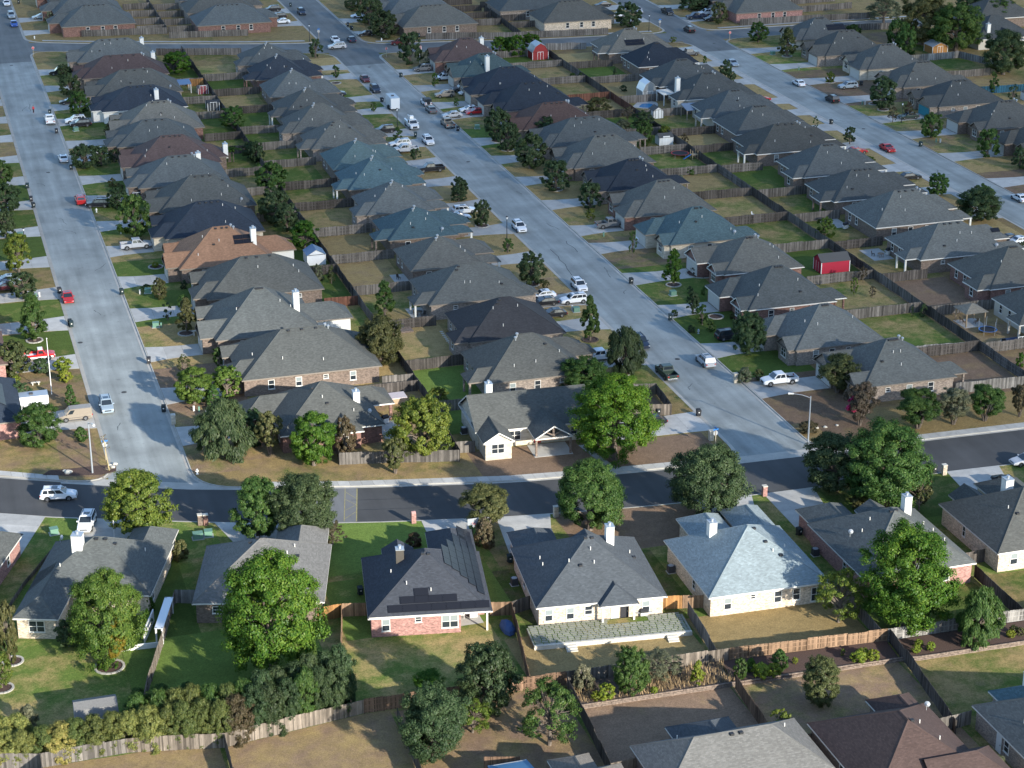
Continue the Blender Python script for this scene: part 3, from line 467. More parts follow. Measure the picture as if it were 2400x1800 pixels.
# pavement slabs along the north side of the front road
slab_b=MB(); slab_b.box(0,1,0,1,0,.035); SLAB=slab_b.mesh('slab','concrete')
def slabs(name,quads,z,mat='concrete'):
    root=struct(empty(name,(*quads[0][0],0)))
    for q in quads:
        b=MB(); c=Vector((sum(p[0] for p in q)/4,sum(p[1] for p in q)/4)); s_=[c+(Vector(p)-c)*1 for p in q]
        # keep a 2 cm joint
        s_=[p+(c-p).normalized()*.025 for p in s_]; b.prism([(p.x-quads[0][0][0],p.y-quads[0][0][1]) for p in s_],z-.04,z)
        b.obj('slab',mat,root)
    return root
def walk(xs,w0,w1):
    Q=[]
    for a,c in zip(xs,xs[1:]):
        Q.append([(a,interp(DN,a)+.45+w0),(c,interp(DN,c)+.45+w0),(c,interp(DN,c)+.45+w1),(a,interp(DN,a)+.45+w1)])
    return Q
slabs('pavement',walk(np.arange(38,102,1.55),.19,1.75),.142); slabs('pavement',walk(np.arange(123,160,1.55),.19,1.75),.142); slabs('pavement',walk(np.arange(-20,15.5,1.55),.19,1.75),.142)
for i in range(4): pass
def quad(x0,x1,y0,y1): return [(x0,y0),(x1,y0),(x1,y1),(x0,y1)]
def driveway(x0,x1,y0,y1,flare=0,n=None,name='driveway'):
    """x0 is the kerb end; flare widens that end"""
    n=n or max(2,round(abs(x1-x0)/3.2)); Q=[]
    for i in range(n):
        a=x0+(x1-x0)*i/n; c=x0+(x1-x0)*(i+1)/n; fa=flare*max(0,1-2.2*i/n); fc=flare*max(0,1-2.2*(i+1)/n)
        pts=[(a,y0-fa),(c,y0-fc),(c,y1+fc),(a,y1+fa)]
        if c<a: pts=pts[::-1]
        Q.append(pts)
    return slabs(name,Q,.138)
# pavement on both sides of the far cross street and along the right street
def strip(name,P,z,mat):
    m=MB()
    for p,q in zip(P,P[1:]): m.face([(p[0],p[1],z),(q[0],q[1],z),(q[0],q[1]+1.4,z),(p[0],p[1]+1.4,z)])
    return struct(m.obj(name,mat))
for a,c in ((36,103),(121,196),(215,300)): strip('pavement',[(x,interp(EN,x)+2.0) for x in np.linspace(a,c,14)],.13,'concrete')
Q=[quad(198.1,199.75,y,y+3.0) for y in np.arange(330,478,3.02)]
slabs('pavement',Q,.142)
for x,y in MH:
    b=MB(); b.prism([(x+.42*math.cos(i*math.pi/6),y+.42*math.sin(i*math.pi/6)) for i in range(12)],.0,.022); tag(b.obj('manhole_cover','iron'),'round iron manhole cover set in street','manhole cover','manhole covers')
# ---------------------------------------------------------------- houses
OH=.42; PITCH=.62; EZ=2.85
RC={'grey':(.096,.102,.098),'dgrey':(.074,.079,.077),'taupe':(.112,.113,.103),'tan':(.165,.155,.142),'btan':(.135,.132,.125),'brown':(.085,.058,.053),'navy':(.027,.036,.050),'orange':(.22,.125,.078),'blue':(.068,.108,.118),'pale':(.19,.215,.215),'slate':(.070,.079,.088),'black':(.042,.045,.053)}
RN={'slate':'slate','btan':'tan','grey':'grey','dgrey':'dark grey','taupe':'taupe grey','tan':'pale tan-grey','brown':'dark brown','navy':'blue-black','orange':'orange-brown','blue':'speckled blue-green','pale':'pale ice-blue','black':'black'}
WC={'red':('brick_wall',(.175,.098,.08)),'brown':('brick_wall',(.155,.118,.096)),'buff':('brick_wall',(.48,.40,.31)),'rose':('brick_wall',(.30,.165,.145)),'white':('siding',(.66,.65,.62)),'stone':('stone_wall',(.52,.475,.40)),'greyb':('brick_wall',(.24,.20,.17)),'beige':('siding',(.46,.42,.36))}
def hipfaces(x0,x1,y0,y1,ez,p,gab=''):
    """returns list of (pts, uvs) of the roof planes; gab lists the ends (W E S N) that are gables"""
    Lx=x1-x0; Ly=y1-y0; out=[]
    if Lx>=Ly or ('W' in gab or 'E' in gab):
        hw=Ly/2; ym=(y0+y1)/2; z=ez+p*hw; a=x0 if 'W' in gab else x0+hw; c=x1 if 'E' in gab else x1-hw
        if c<a: a=c=(a+c)/2
        A=(a,ym,z);C=(c,ym,z); sl=math.hypot(hw,p*hw)
        S=[(x0,y0,ez),(x1,y0,ez),C,A]; out.append((S,[(x0,0),(x1,0),(c,sl),(a,sl)]))
        out.append(([(x1,y1,ez),(x0,y1,ez),A,C],[(x1,0),(x0,0),(a,sl),(c,sl)]))
        if 'W' not in gab: out.append(([(x0,y1,ez),(x0,y0,ez),A],[(y1,0),(y0,0),(ym,sl)]))
        if 'E' not in gab: out.append(([(x1,y0,ez),(x1,y1,ez),C],[(y0,0),(y1,0),(ym,sl)]))
        rid=[A,C]
    else:
        hw=Lx/2; xm=(x0+x1)/2; z=ez+p*hw; a=y0 if 'S' in gab else y0+hw; c=y1 if 'N' in gab else y1-hw
        if c<a: a=c=(a+c)/2
        A=(xm,a,z);C=(xm,c,z); sl=math.hypot(hw,p*hw)
        out.append(([(x0,y1,ez),(x0,y0,ez),A,C],[(y1,0),(y0,0),(a,sl),(c,sl)]))
        out.append(([(x1,y0,ez),(x1,y1,ez),C,A],[(y0,0),(y1,0),(c,sl),(a,sl)]))
        if 'S' not in gab: out.append(([(x0,y0,ez),(x1,y0,ez),A],[(x0,0),(x1,0),(xm,sl)]))
        if 'N' not in gab: out.append(([(x1,y1,ez),(x0,y1,ez),C],[(x1,0),(x0,0),(xm,sl)]))
        rid=[A,C]
    return out,rid
WINM={}
def window_mesh(w_,h_,nx,blind):
    k=(w_,h_,nx,blind)
    if k in WINM: return WINM[k]
    f=MB(); t_=.09
    f.box(-w_/2,w_/2,-.055,0,0,t_); f.box(-w_/2,w_/2,-.055,0,h_-t_,h_)
    xs=[-w_/2+w_*i/nx for i in range(nx+1)]
    for i,x in enumerate(xs):
        a=x-t_/2 if 0<i<nx else (x if i==0 else x-t_); f.box(a,a+t_,-.052,0,t_,h_-t_)
    f.box(-w_/2+t_,w_/2-t_,-.045,0,h_/2-.035,h_/2+.035); f.box(-w_/2-.06,w_/2+.06,-.1,0,-.08,0)
    g=MB(); g.box(-w_/2+.03,w_/2-.03,-.025,0,.03,h_/2); g2=MB()
    g.box(-w_/2+.03,w_/2-.03,-.025,0,h_/2,h_-.03,1 if blind else 0)
    WINM[k]=(f.mesh('window','trim'),g.mesh('pane',['glass','blind_glass'])); return WINM[k]
SIDEROT={'S':0,'E':math.pi/2,'N':math.pi,'W':-math.pi/2}
def side_pt(rect,side,pos,out=0.0):
    x0,x1,y0,y1=rect
    return {'S':(pos,y0-out),'N':(pos,y1+out),'W':(x0-out,pos),'E':(x1+out,pos)}[side]
def window(root,rect,side,pos,w_=1.0,h_=1.5,nx=1,sill=.95,blind=False):
    f,g=window_mesh(w_,h_,nx,blind); x,y=side_pt(rect,side,pos,.012)
    o=put('window',f,root,None,(x,y,sill),SIDEROT[side]); put('pane',g,o)
GD={}
def garage_door(root,rect,side,pos,w_=4.9,col=(.5,.47,.42)):
    if w_ not in GD:
        b=MB(); b.box(-w_/2,w_/2,-.05,0,0,2.15)
        for i in range(4):
            for j in range(4): b.box(-w_/2+w_*(j+.08)/4,-w_/2+w_*(j+.92)/4,-.075,-.05,.07+.53*i,.07+.53*i+.42)
        GD[w_]=b.mesh('garage_door','siding')
    x,y=side_pt(rect,side,pos,.012); put('garage_door',GD[w_],root,col,(x,y,.14),SIDEROT[side])
dm=MB(); dm.box(-.5,.5,-.06,0,0,2.15); DOORM=dm.mesh('door','siding'); hm=MB(); hm.box(.32,.4,-.11,-.06,.95,1.1); HANDM=hm.mesh('handle','chrome')
def door(root,rect,side,pos,col=(.16,.11,.08)):
    x,y=side_pt(rect,side,pos,.012); o=put('door',DOORM,root,col,(x,y,.14),SIDEROT[side]); put('handle',HANDM,o)
vm=MB(); vm.box(-.2,.2,-.2,.2,0,.22); VENT=vm.mesh('roof_vent','black')
pm=MB(); pm.bar((0,0,-.2),(0,0,.42),.06,8); PIPE=pm.mesh('vent_pipe','trim')
tm=MB(); tm.bar((0,0,-.25),(0,0,.3),.12,10); tm.bar((0,0,.3),(0,0,.5),.23,10,.26); tm.bar((0,0,.5),(0,0,.62),.26,10,.08); TURB=tm.mesh('turbine_vent','galv',True)
dsh=MB(); dsh.bar((0,0,-.1),(0,0,.5),.03,6); 
for i in range(12):
    a=i*math.pi/6; a2=a+math.pi/6; dsh.face([(0,-.1,.62),(.32*math.cos(a),-.25-.1*math.sin(a),.62+.3*math.sin(a)),(.32*math.cos(a2),-.25-.1*math.sin(a2),.62+.3*math.sin(a2))])
dsh.bar((0,-.15,.5),(0,-.55,.62),.02,5); DISH=dsh.mesh('satellite_dish','sign_grey')
def roof_z(masses,x,y):
    z=0
    for m in masses:
        x0,x1,y0,y1=m[:4]; o=m[4] if len(m)>4 else {}
        if x0<=x<=x1 and y0<=y<=y1:
            g=o.get('gab',''); ez=EZ+o.get('dz',0); ds=[]
            if (x1-x0)>=(y1-y0) or 'W' in g or 'E' in g:
                ds=[y-y0,y1-y]+([] if 'W' in g else [x-x0])+([] if 'E' in g else [x1-x])
            else: ds=[x-x0,x1-x]+([] if 'S' in g else [y-y0])+([] if 'N' in g else [y1-y])
            z=max(z,ez+o.get('p',PITCH)*min(ds))
    return z
def chimney(root,masses,x,y,top,sx=.95,sy=1.1,mat='siding',col=(.68,.67,.64)):
    zb=max(2.2,roof_z(masses,x,y)-.9); b=MB(); b.box(x-sx/2,x+sx/2,y-sy/2,y+sy/2,zb,top-.32); o=b.obj('chimney',mat,root,col)
    c=MB(); c.box(x-sx/2-.05,x+sx/2+.05,y-sy/2-.05,y+sy/2+.05,top-.32,top-.22); c.bar((x,y,top-.22),(x,y,top+.05),.16,10); c.bar((x,y,top+.05),(x,y,top+.16),.22,10); c.obj('chimney_cap','galv',o)
def solar(root,masses,pl,face='S',n=1,m=1,pw=1.7,ph=1.02):
    """rows of solar panels, lying on a roof plane; pl = plan start (x,y) at lower left of the array"""
    x,y=pl; sl=math.atan(PITCH); c=math.cos(sl)
    for j in range(m):
        for i in range(n):
            b=MB(); b.box(.015,pw-.015,.015,ph-.015,.06,.1)
            if face=='S': px,py=x+i*pw,y+j*ph*c; rot=(sl,0,0)
            else: px,py=x-j*ph*c,y+i*pw; rot=None
            o=b.obj('solar_panel','solar',root)
            o.location=(px,py,roof_z(masses,px+.01,py+.01)+.02)
            if face=='S': o.rotation_euler=rot
            else: o.rotation_euler=Matrix(((0,-math.cos(sl),math.sin(sl)),(1,0,0),(0,math.sin(sl),math.cos(sl)))).to_euler()
hv=random.Random(21)
def house(label,org,rot,masses,roof,wall,trim='trim',wins=(),gar=(),doors=(),chim=(),vents=(),posts=(),dish=None,solars=(),group=None,ez=EZ,cat='house',name='house',roofs=None,turb=None):
    root=empty(name,(org[0],org[1],.1),rot); tag(root,label,cat,group)
    jit=1+hv.uniform(-.2,.22); tint_=hv.uniform(-.06,.06); rcol=lambda k_: tuple(min(1,c*jit*(1+t_)) for c,t_ in zip(RC[k_],(tint_,0,-tint_)))
    wbs={}
    rects=[]
    for m in masses:
        x0,x1,y0,y1=m[:4]; o=m[4] if len(m)>4 else {}
        e=ez+o.get('dz',0); p=o.get('p',PITCH); g=o.get('gab','')
        r=(x0+OH,x1-OH,y0+OH,y1-OH); rects.append(r)
        if not o.get('open'):
            wb=wbs.setdefault(o.get('wall',wall),MB()); u=0; c=[(r[0],r[2]),(r[1],r[2]),(r[1],r[3]),(r[0],r[3])]
            for i in range(4):
                a,d=c[i],c[(i+1)%4]; wb.wall(a,d,-.15,e-.05,0,u); u+=math.hypot(a[0]-d[0],a[1]-d[1])
            for gs in g:
                if gs in o.get('buried',''): continue
                if gs in 'WE':
                    x=r[0] if gs=='W' else r[1]; ym=(y0+y1)/2; hz=e-.05+p*((y1-y0)/2-OH); pts=[(x,r[2],e-.05),(x,r[3],e-.05),(x,ym,hz+OH*p)]
                    wb.face(pts if gs=='E' else pts[::-1],[(q[1],q[2]) for q in (pts if gs=='E' else pts[::-1])])
                else:
                    y=r[2] if gs=='S' else r[3]; xm=(x0+x1)/2; hz=e-.05+p*((x1-x0)/2-OH); pts=[(r[0],y,e-.05),(r[1],y,e-.05),(xm,y,hz+OH*p)]
                    wb.face(pts if gs=='S' else pts[::-1],[(q[0],q[2]) for q in (pts if gs=='S' else pts[::-1])])
    for k_,wb in wbs.items(): wb.obj('wall',WC[k_][0],root,WC[k_][1])
    for k,m in enumerate(masses):
        x0,x1,y0,y1=m[:4]; o=m[4] if len(m)>4 else {}
        e=ez+o.get('dz',0); p=o.get('p',PITCH); g=o.get('gab','')
        F_,rid=hipfaces(x0,x1,y0,y1,e,p,g); rb=MB(); th=.06
        for pts,uv in F_: rb.face([(a,c,z+.0) for a,c,z in pts],uv)
        # ridge and hip caps
        def cap(a,c):
            a=Vector(a);c=Vector(c); d=(c-a)
            if d.length<.3: return
            d.normalize(); s_=Vector((-d.y,d.x,0)).normalized()*.14; up=Vector((0,0,.035)); lo=Vector((0,0,-.05))
            rb.face([a-s_+lo,c-s_+lo,c+up,a+up],[(0,0),(d.length*3,0),(3,.2),(0,.2)]); rb.face([a+up,c+up,c+s_+lo,a+s_+lo],[(0,.2),(3,.2),(3,0),(0,0)])
        cap(*rid)
        for cx,cy in ((x0,y0),(x1,y0),(x1,y1),(x0,y1)):
            rr=min(rid,key=lambda q:(q[0]-cx)**2+(q[1]-cy)**2)
            if abs(abs(rr[0]-cx)-abs(rr[1]-cy))<.3: cap((cx,cy,e),rr)
        ro=rb.obj('roof','shingle',root,rcol(roof) if not roofs else rcol(roofs[k]))
        fb=MB(); T_=.2
        for (a,c) in (((x0,y0),(x1,y0)),((x1,y0),(x1,y1)),((x1,y1),(x0,y1)),((x0,y1),(x0,y0))):
            fb.wall(a,c,e-T_,e-.004)
        fb.face([(x0,y1,e-T_),(x1,y1,e-T_),(x1,y0,e-T_),(x0,y0,e-T_)])
        for gs in g:   # sloping barge boards and the roof's underside at gables
            if gs in o.get('buried',''): continue
            if gs in 'WE':
                x=x0 if gs=='W' else x1; ym=(y0+y1)/2; hw=(y1-y0)/2; apex=(x,ym,e+p*hw)
                for yy in (y0,y1): fb.face([(x,yy,e-.004),(x,ym,apex[2]-.004),(x,ym,apex[2]-T_),(x,yy,e-T_)])
            else:
                y=y0 if gs=='S' else y1; xm=(x0+x1)/2; hw=(x1-x0)/2; apex=(xm,y,e+p*hw)
                for xx in (x0,x1): fb.face([(xx,y,e-.004),(xm,y,apex[2]-.004),(xm,y,apex[2]-T_),(xx,y,e-T_)])
        fb.obj('fascia',trim,root)
    for q in wins: window(root,rects[q[0]],*q[1:])
    for q in gar: garage_door(root,rects[q[0]],*q[1:])
    for q in doors: door(root,rects[q[0]],*q[1:])
    for q in chim: chimney(root,masses,*q)
    for k,x,y in vents:
        z=roof_z(masses,x,y)
        if z>0: put({'v':'roof_vent','p':'vent_pipe','t':'turbine_vent'}[k],{'v':VENT,'p':PIPE,'t':TURB}[k],root,None,(x,y,z))
    for x,y,wd,mt in posts:
        b=MB(); b.box(x-wd/2,x+wd/2,y-wd/2,y+wd/2,0.03,ez-.22); b.obj('post','siding' if mt=='w' else 'brick_wall',root,(.66,.65,.6) if mt=='w' else WC[wall][1])
    if dish: put('satellite_dish',DISH,root,None,(dish[0],dish[1],roof_z(masses,*dish)),2.4)
    for s_ in solars: solar(root,masses,*s_)
    return root
STN=('left street','middle street','right street')
def hlab(roof,wall,i,side,st,extra=''):
    if st=='right street': i-=1    # the first plots of that street lie outside the frame
    if i<0: return f"{RN[roof]} roofed house just beyond the right edge on {side} side of {st}"
    return f"{RN[roof]} roofed house{extra}, {ORD[i]} from the front on {side} side of {st}"
rng=random.Random(3)
# rows of lots: (t0, width, x0, x1, garage side, roof, wall, options)
ROW1=[(257.5,13.0,42.6,60.5,'S','grey','red'),(279.5,14.8,43.3,65,'S','grey','brown'),(297.5,15.5,42.3,59.4,'S','grey','brown'),(317.3,13.8,44.1,64.1,'S','grey','brown'),(334.5,14,42,59.2,'S','orange','brown'),(352.5,13.8,42,60.5,'S','navy','stone'),(369.2,13.6,43.3,62,'S','grey','brown'),(387.0,13.6,41.6,60,'S','grey','brown'),(401.6,13.4,42.3,60.6,'S','brown','brown'),(419.3,12.6,41.2,59.2,'S','grey','brown'),(431.0,14,43.5,61.7,'S','taupe','red'),(450.8,13,41.5,61,'S','navy','white'),(465.8,12.8,41.8,62.1,'S','taupe','greyb'),(484.9,12,40.6,61.6,'S','brown','greyb'),(502.7,12,41.2,61,'S','grey','greyb')]
ROW2=[None,(267.5,13.6,78,94.6,'N','grey','greyb'),(285,14,80.3,96.6,'-','black','greyb'),(303.7,13.4,78.9,97,'S','grey','greyb'),(321.8,12.6,80.4,93.7,'N','taupe','brown'),(339.7,12.6,80.8,94,'N','blue','brown'),(356.2,12.8,80.6,94,'N','grey','greyb'),(373.6,12.8,81,94,'N','blue','brown'),(388.6,13,81.2,94,'N','blue','brown'),(405.6,12,80.2,94,'N','grey','greyb'),(420.2,12.6,78.8,94,'S','grey','greyb'),(434.6,13.2,79.6,94,'N','grey','greyb'),(453.3,13,80.3,94,'S','grey','brown'),(471.3,12.6,80.3,94,'N','navy','red'),(487.6,12.6,80.8,94,'S','grey','greyb')]
ROW3=[(249.5,13.5,131,147,'N','grey','greyb'),(266.8,13.8,127.8,144,'N','grey','greyb'),(286,13.9,128.1,144.6,'N','grey','red'),(304,13.6,131.2,147,'N','grey','red'),(322.2,13.6,128.3,144.6,'N','blue','stone'),(340.3,13.4,128.3,145.4,'S','grey','red'),(357.9,13,129,145,'S','navy','greyb'),(375.4,13.2,128,146.5,'S','grey','brown'),(392.4,13.4,128.4,149,'S','grey','greyb'),(407.8,12.8,127.3,146,'S','brown','greyb'),(424.8,13.6,127.3,147,'N','navy','greyb'),(441.8,14,127.1,146,'S','navy','greyb'),(459.6,12,127.9,144,'S','blue','greyb'),(477.4,12.4,128,144.1,'S','brown','red')]
ROW4=[(248,14,170,188,'N','grey','brown'),(265.5,13.8,170,188,'N','dgrey','beige'),(283.6,14.4,171.9,188,'N','grey','red'),(301.3,13.4,168.1,186.5,'N','grey','brown'),(320.7,13.5,169.1,187.4,'N','grey','brown'),(338.3,13,169,187,'N','dgrey','brown'),(355.5,13.2,170.5,187,'N','dgrey','brown'),(374.4,13.2,168.5,187,'N','dgrey','brown'),(390.5,13,170.6,187,'N','dgrey','brown'),(405,13,171.2,187,'N','dgrey','beige'),(422.6,12.6,171.9,187,'S','dgrey','beige'),(436.6,13.2,170.6,187,'N','dgrey','brown'),(457.3,12.6,173,187,'N','navy','brown'),(474,13.4,171,187,'N','taupe','brown')]
ROW5=[(339,13.6,224,242,'N','dgrey','red'),(359,14,224,243,'N','dgrey','brown'),(378,14.2,223.5,242,'N','dgrey','brown'),(399.7,13.6,224,242,'S','dgrey','greyb'),(419,12.8,225,242,'S','dgrey','greyb'),(438.5,12.6,225.5,242,'S','dgrey','stone'),(455.2,13,222,240,'S','dgrey','greyb'),(474.3,12.2,224.4,240,'S','dgrey','stone')]
def chims(x0,x1,y0,y1): return [(a,c,d) for a,c,_,d in CHIM if x0<a<x1 and y0<c<y1]
def rowhouse(row,i,L_):
    t0,wd,x0,x1,gs,roof,wall=L_[:7]; wd+=.5; t1=t0+wd; west=row in (1,3,5)
    ms=[]; wins=[]; gar=[]; doors=[]; posts=[]; vents=[]
    gw=6.4; brk=.45
    if west:
        main=(x0+.5,x1,t0,t1); ms.append(main)
        if row==1: main=(x0,x1,t0,t1); ms[0]=main
        if row==1:
            # low porch and garage projection on the street side
            ms.append((x0-2.2,x0+5,t0+1.2+.3*(i%3),t0+1.2+.3*(i%3)+5.6,{'gab':'E' if i%2 else 'WE','buried':'E','dz':-.05})); gar.append((1,'W',t0+4+.3*(i%3),4.4))
            ms.append((x0-1.2,x0+4,t1-4.6,t1-.7,{'gab':'WE','buried':'E','dz':-.1})); wins.append((2,'W',t1-2.6,1.5,1.5,2))
            doors.append((0,'W',t0+8.2))
        else:
            gy0=t0+brk if gs=='S' else t1-brk-gw; by0=t1-brk-4.6 if gs=='S' else t0+brk
            ms.append((x0-1.6,x0+7.5,gy0,gy0+gw,{'gab':'E' if i%3 else 'WE','buried':'E','dz':-.04})); gar.append((1,'W',gy0+gw/2,4.9,(.46,.45,.42) if not (row==5 and i==3) else (.03,.22,.28)))
            ms.append((x0-.7,x0+6,by0,by0+4.6,{'gab':'WE','buried':'E','dz':-.08})); wins.append((2,'W',by0+2.3,1.7,1.6,2)); doors.append((0,'W',(t0+t1)/2+(.9 if gs=='S' else -.9)))
            if i%3==1: wins.append((2,'S' if gs=='N' else 'N',x0+3,.9,1.5,1))
        # covered patio at the back on some
        if i%2==0 and row!=1:
            ms.append((x1-4,x1+2.4,t0+1.2,t0+5.2,{'open':1,'gab':'W','buried':'W','dz':-.06})); posts+= [(x1+2,t0+1.7,.28,'b'),(x1+2,t0+4.7,.28,'b')]
        if row==1 and i in (2,):   # white rear wing
            ms.append((x1-5,x1+6.2,t0+4.5,t0+10.5,{'wall':'white','gab':'W','buried':'W','dz':-.03})); wins=[]
        if row==1 and i==4: ms.append((x1-5,x1+4.6,t0+5.5,t0+11.5,{'wall':'white','gab':'W','buried':'W','dz':-.03}))
        if row==1 and i==8: ms.append((x1-5,x1+2,t0+4,t0+10.5,{'gab':'W','buried':'W','dz':-.03}))
        rx0,rx1=ms[0][0],x1
    else:
        main=(x0,x1,t0,t1); ms.append(main); xe=97.4 if row==2 else 190
        if gs!='-':
            gy0=t0+brk if gs=='S' else t1-brk-gw
            ms.append((x1-8,xe,gy0,gy0+gw,{'gab':'W','buried':'W','dz':-.04})); gar.append((1,'E',gy0+gw/2,4.9))
            if i%2 and row==2: ms.append((x1-4,xe+1.0,gy0+.9,gy0+4.2,{'gab':'W','buried':'W','dz':-.12})); gar[-1]=(1,'E',gy0+gw/2,4.4)
            posts+= [(xe-.7,(t0+1) if gs=='N' else t1-1,.35,'w')]
            ms.append((x1-3,xe-.3,t0+1.0 if gs=='N' else t1-4.4,t0+4.4 if gs=='N' else t1-1.0,{'open':1,'gab':'W','buried':'W','dz':-.1}))
        if i%2==1:   # back wing with covered patio on the yard side
            ms.append((x0-2.4,x0+5,t0+1.2,t0+5.4,{'open':1,'gab':'E','buried':'E','dz':-.06})); posts+= [(x0-2,t0+1.7,.3,'b' if i%4==1 else 'w'),(x0-2,t0+4.9,.3,'b' if i%4==1 else 'w')]
        elif i%4==2:
            ms.append((x0-2.2,x0+5,t0+brk,t0+5.6,{'gab':'E','buried':'E','dz':-.05})); wins.append((len(ms)-1,'W',t0+3,1.1,1.5,1))
        wins+= [(0,'W',t0+wd*.62,.95,1.5,1),(0,'W',t0+wd*.82,.95,1.5,1)]
        rx0,rx1=x0,x1
    pp=PITCH+rng.uniform(-.03,.09)
    for q in range(len(ms)):
        if len(ms[q])<5: ms[q]=(*ms[q],{'p':pp})
        else: ms[q][4]['p']=pp
    # windows in the long wall that faces the front road
    n=3 if (i+row)%2 else 4
    for k in range(n):
        f=(k+.6)/(n+.2); xx=rx0+2+(rx1-rx0-4)*f
        if (k+i)%3==0: wins.append((0,'S',xx,.8,.7,1,1.6))
        else: wins.append((0,'S',xx,1.0,1.5,1 if (k+i)%2 else 1,.85,(k*7+i*3+row)%5<2))
    hw=wd/2; ym=t0+hw
    ra,rb=(rx0+hw,rx1-hw)
    if rb<ra: ra=rb=(ra+rb)/2
    if row==2:
        vents+= [('t',ra-.1,ym-.35),('t',ra-.5,ym-.9)] if i not in (2,9,3) else [('v',ra-.1,ym-.5),('v',ra-.6,ym-1.1)]
    else:
        nv=3 if (i+row)%3 else 4
        for k in range(nv): vents.append(('v',ra+(rb-ra)*(k+.5)/nv+rng.uniform(-.2,.2),ym-.45))
        if (i*5+row)%3==0: vents+= [('t',rb+.5,ym+.1),('t',rb+.9,ym-.3)]
    for k in range(3): vents.append(('p',rng.uniform(rx0+2.5,rx1-2.5),t0+rng.uniform(1.6,hw-1)))
    if (i+row)%2: vents.append(('v',rng.uniform(rx0+4,rx1-4),t0+rng.uniform(2,hw-1.5)))
    ch=chims(x0-1,x1+2.4,t0-1,t1+1)
    sol=[]
    if row==4 and i==13: sol=[((176.5,t0+1.8),'S',3,2)]
    if row==4 and i==3: sol=[((187,t1-5.5),'S',1,1)]
    if row==5 and i==7: sol=[((233.2,t0+2.2),'S',3,2)]
    if row==1 and i==4: sol=[((52.4,t0+3.6),'S',2,2)]
    side='right' if west else 'left'; st=STN[{1:0,2:1,3:1,4:2,5:2}[row]]
    tr='trim' if (row in (4,) or wall in ('white',) or (row,i) in ((3,3),(1,0),(3,2))) else 'trim_dark'
    k=i if row!=5 else i
    house(hlab(roof,wall,k,side,st),(0,0),0,ms,roof,wall,tr,wins,gar,doors,ch,vents,posts,dish=(rx1-3,t0+.8) if (i+row)%6==1 else None,solars=sol,group='houses along the '+st)
    # driveway and lawns
    if west:
        xk={1:AX[1],3:BX[1],5:CX[1]}[row]+.2; gx=ms[1][0]+OH; gy=(ms[1][2]+ms[1][3])/2
        driveway(xk,gx-.05,gy-2.6,gy+2.6,.9); dy=gy
    else:
        xk={2:BX[0],4:CX[0]}[row]-.2
        if gs=='-': gy=t1-4.5; xe=x1
        else: gy=(ms[1][2]+ms[1][3])/2
        driveway(xk,xe-OH+.05,gy-2.6,gy+2.6,.9)
    return gy
LZ=[0]
def lawn(x0,x1,y0,y1,d,br,bare,z=None,name='lawn'):
    LZ[0]=(LZ[0]+1)%12; z=.1135+.0017*LZ[0]
    # a slightly irregular sheet
    n=7; top=[(x0+(x1-x0)*k/n,y1+(rng.uniform(-.1,.1) if 0<k<n else 0)) for k in range(n+1)]; bot=[(x0+(x1-x0)*k/n,y0+(rng.uniform(-.1,.1) if 0<k<n else 0)) for k in range(n+1)]
    sheet(name,bot+top[::-1],z,'grass',(d,br,bare))
def lawn_poly(poly,d,br,bare):
    LZ[0]=(LZ[0]+1)%12; sheet('lawn',poly,.1135+.0017*LZ[0],'grass',(d,br,bare))
def lawn_n(x0,x1,y1,*a):   # lawn whose near edge follows the north side of the front road
    xs=np.linspace(x0,x1,9); lawn_poly([(x,interp(DN,x)+2.15) for x in xs]+[(x1,y1),(x0,y1)],*a)
def lawn_s(x0,x1,y0,*a):   # lawn whose far edge follows the south side of the front road
    xs=np.linspace(x1,x0,9); lawn_poly([(x0,y0),(x1,y0)]+[(x,interp(DS,x)-.55) for x in xs],*a)
GY={}
for row,Ls in ((1,ROW1),(2,ROW2),(3,ROW3),(4,ROW4),(5,ROW5)):
    for i,l in enumerate(Ls):
        if l and not(row==1 and i==0): GY[row,i]=rowhouse(row,i,l)
# lawns: (dry, brightness, bare) for front and back of every lot
FRONT={1:{0:(.5,.9,.55),1:(.5,.8,.75),2:(.55,.85,.35),3:(.2,.75,.0),4:(.22,.8,.1),5:(.5,.85,.15),6:(.35,.8,.1),7:(.3,.8,.1),8:(.3,.8,.1),9:(.4,.85,.2),10:(.35,.8,.1),11:(.2,.7,.1),12:(.45,.8,.2),13:(.45,.9,.1),14:(.45,.9,.1)},
 2:{1:(.45,.9,.15),2:(.5,.95,.25),3:(.8,1,.4),4:(.6,.9,.3),5:(.55,.85,.25),6:(.55,.85,.3),7:(.7,.95,.35),8:(.6,.9,.3),9:(.6,.9,.3),10:(.35,.85,.1),11:(.3,.8,.1),12:(.35,.9,.15),13:(.5,.95,.15),14:(.7,1.1,.2)},
 3:{0:(.6,.65,.7),1:(.12,.75,0),2:(.08,.65,0),3:(.25,.8,.1),4:(.45,.8,.55),5:(.55,.85,.3),6:(.55,.85,.2),7:(.55,.85,.2),8:(.4,.85,.1),9:(.15,.9,0),10:(.5,.85,.4),11:(.4,.85,.2),12:(.6,.9,.25),13:(.5,.8,.4)},
 4:{k:(.65,.95,.3) for k in range(14)},
 5:{0:(.5,.7,.7),1:(.55,.9,.1),2:(.5,.9,.45),3:(.4,.9,.25),4:(.5,.75,.75),5:(.5,.7,.6),6:(.35,1,.05),7:(.5,.9,.1)}}
